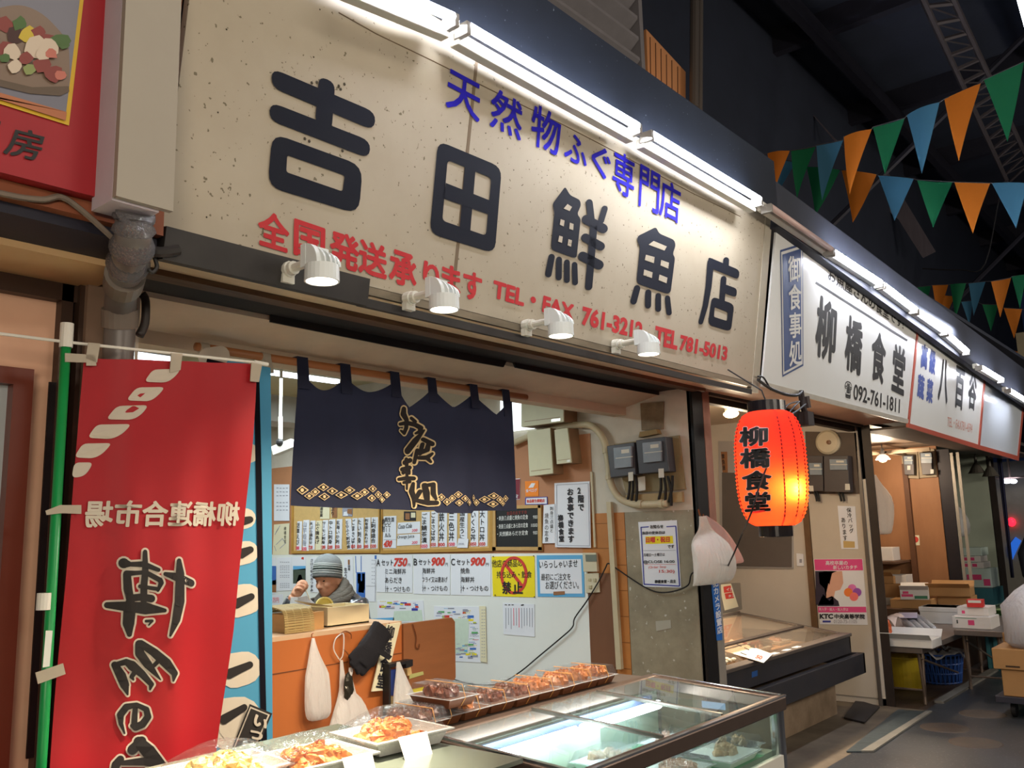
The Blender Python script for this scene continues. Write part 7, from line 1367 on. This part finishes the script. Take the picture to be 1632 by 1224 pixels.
def lin_f(u, v): a = u*2*math.pi; r = .12+.15*v; return V((c.x+r*1.05*math.cos(a), c.y+r*.9*math.sin(a), .285+.03*math.sin(a*5)*v-.0*v+.03*(1-v)+.02*math.sin(a*9)))
mb.grid(lin_f, 36, 4); mb.build('white_liner', cloth('liner_white', (222, 222, 226), .3), t, smooth=True, solid=.003)
for i, (x, y, l) in enumerate(((1592, 1020, 'teal plastic crate under the far table beside the aisle'), (1566, 1018, 'teal plastic crate in the dark under the far table'))):
    c = V((11.5-i*.8, 2.20+i*.02, 0)); t = thing('crate', l, 'crate', c, 'teal crates under the table'); mb = MB(); mb.box((c.x, c.y-.16, 0), (c.x+.55, c.y+.24, .44)); mb.build('body', M('teal_crate'), t)
    mb = MB(); [mb.box((c.x-.012, c.y-.15+k*.07, .02), (c.x, c.y-.12+k*.07, .42)) for k in range(6)]; mb.build('rib', M('teal_rib', (70, 130, 138), .5), t)
# hanging things in the stall
o = thing('pendant_lamp', 'warm lit pendant lamp with small shade in the greengrocer stall', 'lamp', (10.0, 3.4, 2.2)); pc = onX(1407, 731, 10.8)
mb = MB(); mb.tube([(pc.x, pc.y, 2.5), (pc.x, pc.y, pc.z+.10)], .006, 6); mb.tube([(pc.x, pc.y, pc.z+.12), (pc.x, pc.y, pc.z+.03)], .022, 10); mb.build('cord_socket', wp_m, o)
mb = MB(); mb.lathe([(.03, .05), (.06, .03), (.085, -.01), (.08, -.012), (.05, .025)], pc, seg=24); mb.build('shade', M('shade_glow', (255, 226, 200), .4, emit=1.6), o); mb = MB(); mb.blob(pc-V((0, 0, .012)), .045, .045, .03); mb.build('bulb', M('bulb_warm', (255, 220, 180), .3, emit=22), o, smooth=True)
lamp('POINT', (pc.x, pc.y, pc.z-.08), 42, (1, .78, .55), .06)
mb = MB(); mb.box((pc.x+.1, pc.y-.5, pc.z+.06), (pc.x+.13, pc.y+.7, pc.z+.10)); mb.box((pc.x+.1, pc.y-.02, pc.z+.07), (11.7, pc.y+.02, pc.z+.09)); mb.solo('lamp_rail', M('rail_cream', (196, 176, 150), .5), 'pale rail behind the pendant lamp', 'rail')
t = carrier('apron', 'white apron or bag hanging on the brown wall under the pendant lamp', [(1391, 1394, 757, .01), (1388, 1399, 772, .03), (1387, 1413, 790, .06), (1388, 1412, 820, .07), (1391, 1409, 850, .06), (1392, 1408, 852, .05)], 3.28, None, cloth('apron_white', (236, 222, 208), .3)); t['category'] = 'apron'; ac = onY(1392.5, 757, 3.28); mb = MB(); mb.tube([ac, V((ac.x, 3.28, 2.5))], .004, 5); mb.build('hanging_cord', hookm, t)
mboard = M('mboard', (166, 150, 124), .6, noise=.3)
MB().panel(W3, ((1441, 762), (1466, 763), (1463, 718), (1437, 717)), .03).panel(W3, ((1467, 762), (1494, 760), (1490, 716), (1464, 717)), .03).solo('meter_board', mboard, 'pale backing boards under the greengrocer meters', 'board')
meter('electricity meter on the brown stall wall, left of the two', ((1445, 757), (1460, 757), (1459, 726), (1441, 726)), ((1442, 740), (1455, 740), (1455, 727), (1441, 727)), ((1446, 749), (1451, 749), (1451, 742), (1446, 742)), W3, .032, .08, None, gm)
meter('electricity meter with lit window on the brown stall wall, right of the two', ((1473, 757), (1489, 756), (1486, 721), (1468, 722)), ((1469, 738), (1486, 738), (1485, 722), (1468, 722)), ((1483, 755), (1488, 755), (1488, 748), (1483, 748)), W3, .032, .08, None, gm)
notice('no_smoking_card', 'small white card with red disc on the brown stall wall', 'card', ((1455, 869), (1466, 869), (1465, 853), (1453, 853)), 12, pl=W3, off=.0, extra=lambda mb, k: stroke(mb, W3, [(1459, 860), (1459.2, 860)], 10, 2, k))
t = carrier('plastic_bag', 'white plastic bag hanging on the sage wall of the farthest stall', [(1521, 1525, 806, .01), (1520, 1532, 815, .03), (1519, 1537, 828, .05), (1522, 1537, 845, .06), (1525, 1536, 856, .04)], 3.20, None, bagm); ac = onY(1523, 806, 3.20); mb = MB(); mb.tube([ac, V((ac.x, 3.20, 2.5))], .004, 5); mb.build('hanging_cord', hookm, t)
mb = MB(); mb.tube([onX(1515, 730, 13.4), onX(1521, 806, 13.4), onX(1524, 870, 13.4)], .012, 6); mb.solo('plastic_strip', M('strip_pale', (190, 190, 178), .5), 'pale plastic strip hanging down before the sage wall', 'strip')
for i, (x, y) in enumerate(((1556, 745), (1578, 750))):
    c = onX(x, y, 13.6); mb = MB(); mb.lathe([(.11, -.08), (.05, .03), (.02, .06), (.02, .14)], c, seg=16); mb.tube([c+V((0, 0, .14)), c+V((0, 0, 2.505-c.z))], .008, 6); mb.solo('hanging_lamp', M('shade_dark', (96, 92, 84), .5, .3), ('left', 'right')[i]+' of two unlit metal lamp shades under the blank sign', 'lamp', 'unlit shades under the blank sign')
mb = MB()
dy0, dy1 = onX(1597, 800, 14.0).y, onX(1604, 800, 14.0).y
def drape(u, v): return V((14.0+.03*math.sin(u*14), lerp(dy0, dy1+.02*v, u), 2.425-1.65*v))
tag(MB().grid(drape, 16, 6).build('hanging_cloth', cloth('drape_navy', (38, 40, 70), .1), None, smooth=True, solid=.004), 'dark navy cloth hanging at the edge of the farthest stall', 'cloth')
o = thing('street_lamp', 'pair of small white lights at the far right edge under the blank sign', 'lamp', (18, 2.2, 2.2)); mb = MB(); c = onX(1610, 766, 17.5)
mb.tube([c+V((0, .5, .05)), c+V((0, -.5, .05))], .02, 6); mb.tube([c+V((0, 0, .05)), c+V((0, 0, 1.2))], .02, 6); mb.build('arm', legm, o); mb = MB(); mb.blob(onX(1604, 767, 17.4), .05, .09, .04); mb.blob(onX(1615, 767, 17.4), .05, .06, .04); mb.build('lit_globe', M('cool_lit', (230, 230, 255), .3, emit=12), o, smooth=True)
MB().blob(onX(1612, 832, 17.95), .05, .07, .08, 0, 12, 8).solo('red_light', M('red_lit', (255, 30, 50), .3, emit=3), 'small red light at the far right edge', 'light', smooth=True)
mb = MB(); mb.prism([onX(x, y, 17.95) for x, y in ((1606, 872), (1618, 856), (1627, 862), (1613, 892), (1607, 885))], (.05, 0, 0)); mb.solo('blue_sheet', M('blue_sheet', (50, 120, 240), .4, emit=.5), 'bright blue lit panel behind the dark figure at the right edge', 'panel')
# person in dark clothes at the right edge
dp = V((13.3, 2.2, 0)); t = thing('person', 'person in dark jacket bending, cut off by the right edge', 'person', dp); P_ = lambda x, y, z: dp+V((x, y, z))
dj = M('dark_jacket', (24, 25, 32), .8, noise=.2)
mb = MB(); lft = onX(1601, 925, dp.x-.1)
mb.tube([P_(0, -.1, .9), P_(-.04, -.02, 1.15), P_(-.10, .02, 1.36)], [.20, .23, .20], 14); mb.tube([P_(-.08, .12, 1.36), P_(-.16, .24, 1.12), P_(-.22, .22, .86), P_(-.3, .16, .78)], [.10, .085, .065, .045], 12); mb.tube([P_(-.08, -.2, 1.36), P_(-.16, -.32, 1.1), P_(-.2, -.3, .86)], [.1, .085, .06], 12)
for s_ in (-.1, .1): mb.tube([P_(0, s_-.08, .95), P_(.02, s_-.08, .5), P_(0, s_-.08, .09)], [.12, .085, .06], 12); mb.tube([P_(.04, s_-.08, .05), P_(-.18, s_-.08, .04)], [.05, .04], 8)
mb.tube([P_(-.12, -.02, 1.48), P_(-.18, -.02, 1.58)], .055, 10); mb.blob(P_(-.22, -.02, 1.66), .10, .08, .12, 0, 14, 10)
mb.blob(P_(-.32, -.02, 1.65), .02, .015, .02); mb.blob(P_(-.33, .15, .76), .04, .035, .05)
for k in range(4): mb.tube([P_(-.34, .13+k*.018, .75), P_(-.37, .13+k*.018, .71), P_(-.37, .13+k*.018, .67)], .009, 6)
mb.tube([P_(-.34, .12, .77), P_(-.38, .12, .74)], .010, 6)
o = mb.build('body', dj, t, smooth=True); md = o.modifiers.new('rm', 'REMESH'); md.mode = 'VOXEL'; md.voxel_size = .014; md.use_smooth_shade = True
# hand cart with cartons
cz = .17; a = onZ(1600, 1109, cz); t = thing('hand_cart', 'low dark hand cart under the tan cartons at the right edge', 'cart', (a.x, a.y-.35, 0))
MB().box((a.x-.03, a.y-.62, .12), (a.x+.9, a.y+.06, cz)).build('deck', M('cart_deck', (52, 52, 64), .5), t, bevel=.004)
for x in (.08, .78):
    for y in (-.05, -.52): MB().lathe([(.05, -.02), (.06, -.015), (.06, .015), (.05, .02)], (a.x+x, a.y+y, .06), UY, 16).build('wheel', M('wheel_black', (26, 26, 28), .6), t)
def fixed(label, x0, x1, y0, y1, z0, z1, mat, pr=None):
    t = thing('carton', label, 'box', ((x0+x1)/2, (y0+y1)/2, z0), 'tan cartons on the hand cart'); MB().box((x0, y0, z0), (x1, y1, z1)).build('body', mat, t, bevel=.006)
    if pr: mb = MB(); [mb.add([(x0-.002, y1-a_*(y1-y0), z0+b*(z1-z0)), (x0-.002, y1-c_*(y1-y0), z0+b*(z1-z0)), (x0-.002, y1-c_*(y1-y0), z0+d*(z1-z0)), (x0-.002, y1-a_*(y1-y0), z0+d*(z1-z0))], [(0, 1, 2, 3)]) for a_, b, c_, d in pr]; mb.build('print', M('carton_ink', (60, 44, 30), .6), t)
fixed('tan carton at the bottom of the hand cart', a.x, a.x+.42, a.y-.55, a.y, cz+.001, .38, box_tan); fixed('tan printed carton, upper of two at the front of the hand cart', a.x-.02, a.x+.42, a.y-.56, a.y+.05, .382, .545, box_tan, [(.15, .12, .32, .2), (.62, .45, .68, .85)])
fixed('tan carton standing at the back of the hand cart', a.x+.46, a.x+.85, a.y-.3, a.y+.06, cz+.001, .62, box_tan)
mb = MB(); c = V((a.x+.18, a.y-.24, .0)); mb.lathe([(.16, .546), (.22, .60), (.235, .72), (.21, .88), (.13, 1.0), (.05, 1.05), (.001, 1.055)], c, seg=20)
mb.v = [p+V((.018*math.sin(p.z*23+p.y*9), .018*math.sin(p.z*19+p.x*8), 0)) for p in mb.v]; mb.solo('white_sack', crease(cloth('sack_white', (214, 214, 220), .25, .5, .25, 8)), 'full white plastic sack standing on the cartons of the hand cart', 'sack', smooth=True)

# ------------------------------------------------------------------ bunting across the aisle
FC = {'o': cloth('flag_orange', (226, 130, 40), .3, .8, .1), 'g': cloth('flag_green', (24, 120, 78), .3, .8, .1), 'b': cloth('flag_blue', (70, 130, 166), .3, .8, .1)}
NMC = {'o': 'orange', 'g': 'green', 'b': 'blue'}
Zt = (1072, 0, 2.914)
ROWS = [('first string nearest the camera', 7.0, Zt, [('o', (440, 712), (545, 700), (475, 890)), ('g', (550, 700), (665, 680), (585, 925)), ('b', (668, 675), (792, 650), (700, 935)), ('o', (795, 635), (925, 600), (828, 910)), ('g', (930, 590), (1078, 548), (985, 810)), ('b', (1088, 535), (1240, 475), (1155, 805)), ('o', (1262, 460), (1432, 385), (1335, 755)), ('g', (1445, 370), (1632, 285), (1550, 650))]),
        ('second string sagging behind the first', 8.2, Zt, [('b', (478, 735), (575, 752), (488, 912)), ('g', (622, 775), (778, 790), (655, 995)), ('o', (785, 790), (948, 810), (830, 1030)), ('b', (955, 815), (1120, 830), (1030, 1025)), ('g', (1135, 835), (1300, 845), (1212, 1060)), ('o', (1308, 845), (1475, 850), (1400, 1090)), ('b', (1482, 850), (1650, 850), (1595, 1060))]),
        ('third string over the middle signs', 12.0, Z9, [('g', (165, 190), (275, 180), (215, 400)), ('o', (285, 175), (415, 170), (325, 445)), ('g', (430, 170), (560, 160), (468, 445)), ('b', (580, 160), (718, 145), (620, 425)), ('o', (762, 145), (925, 115), (838, 440)), ('g', (930, 105), (1050, 88), (1000, 370))]),
        ('fourth string behind the third', 13.2, Z9, [('o', (355, 255), (470, 265), (380, 475)), ('b', (520, 310), (612, 300), (580, 500)), ('g', (690, 330), (820, 335), (760, 550)), ('o', (865, 360), (1015, 370), (950, 610))]),
        ('farthest string over the blank sign', 17.0, Z9, [('b', (790, 710), (875, 708), (830, 860)), ('o', (880, 710), (960, 708), (915, 905)), ('o', (940, 712), (1005, 720), (965, 895))])]
ORDW = ('first', 'second', 'third', 'fourth', 'fifth', 'sixth', 'seventh', 'eighth')
for rn, X_, z, fl in ROWS:
    line = []
    for i, (c, A1, B1, C1) in enumerate(fl):
        q = [onX(*zt(z, [p])[0], X_) for p in (A1, B1, C1)]; line += [q[0], q[1]]; rr = random.Random(i*7+int(X_))
        b1, b2 = rr.uniform(-.05, .05), rr.uniform(-.04, .04)
        def ff(u, v): e = q[0].lerp(q[1], u); p = e.lerp(q[2], v); return p+V((b1*math.sin(v*2.2)+b2*math.sin(u*3.1)*(1-v), 0, 0))
        mb = MB(); mb.grid(ff, 6, 8); o = mb.solo('pennant', FC[c], f'{NMC[c]} pennant, {ORDW[i]} from the left on the {rn}', 'pennant', 'bunting pennants across the aisle', smooth=True)
    mb = MB(); e = line[-1]+(line[-1]-line[0])*.5; s_ = line[0]+(line[0]-line[-1])*.04; mb.tube([s_]+line+[e], .004, 5); mb.solo('bunting_string', M('string_dark', (70, 70, 74), .8), f'thin cord of the {rn}', 'string', 'bunting cords')
mb = MB(); mb.tube([onX(1612, -60, 7), onX(1645, 60, 7)], .03, 8); mb.solo('fluorescent_lamp', M('tube_lit2', (230, 240, 255), .3, emit=8), 'lit tube lamp high at the top right corner under the roof', 'lamp')
mb = MB(); mb.tube(smoothpts([onX(1632, 330, 12), onX(1600, 290, 12), onX(1570, 420, 12), onX(1530, 430, 12), onX(1470, 428, 12)], 5), .008, 5); mb.solo('roof_wire', M('cable_black'), 'thin wire looping under the dark roof', 'wire')
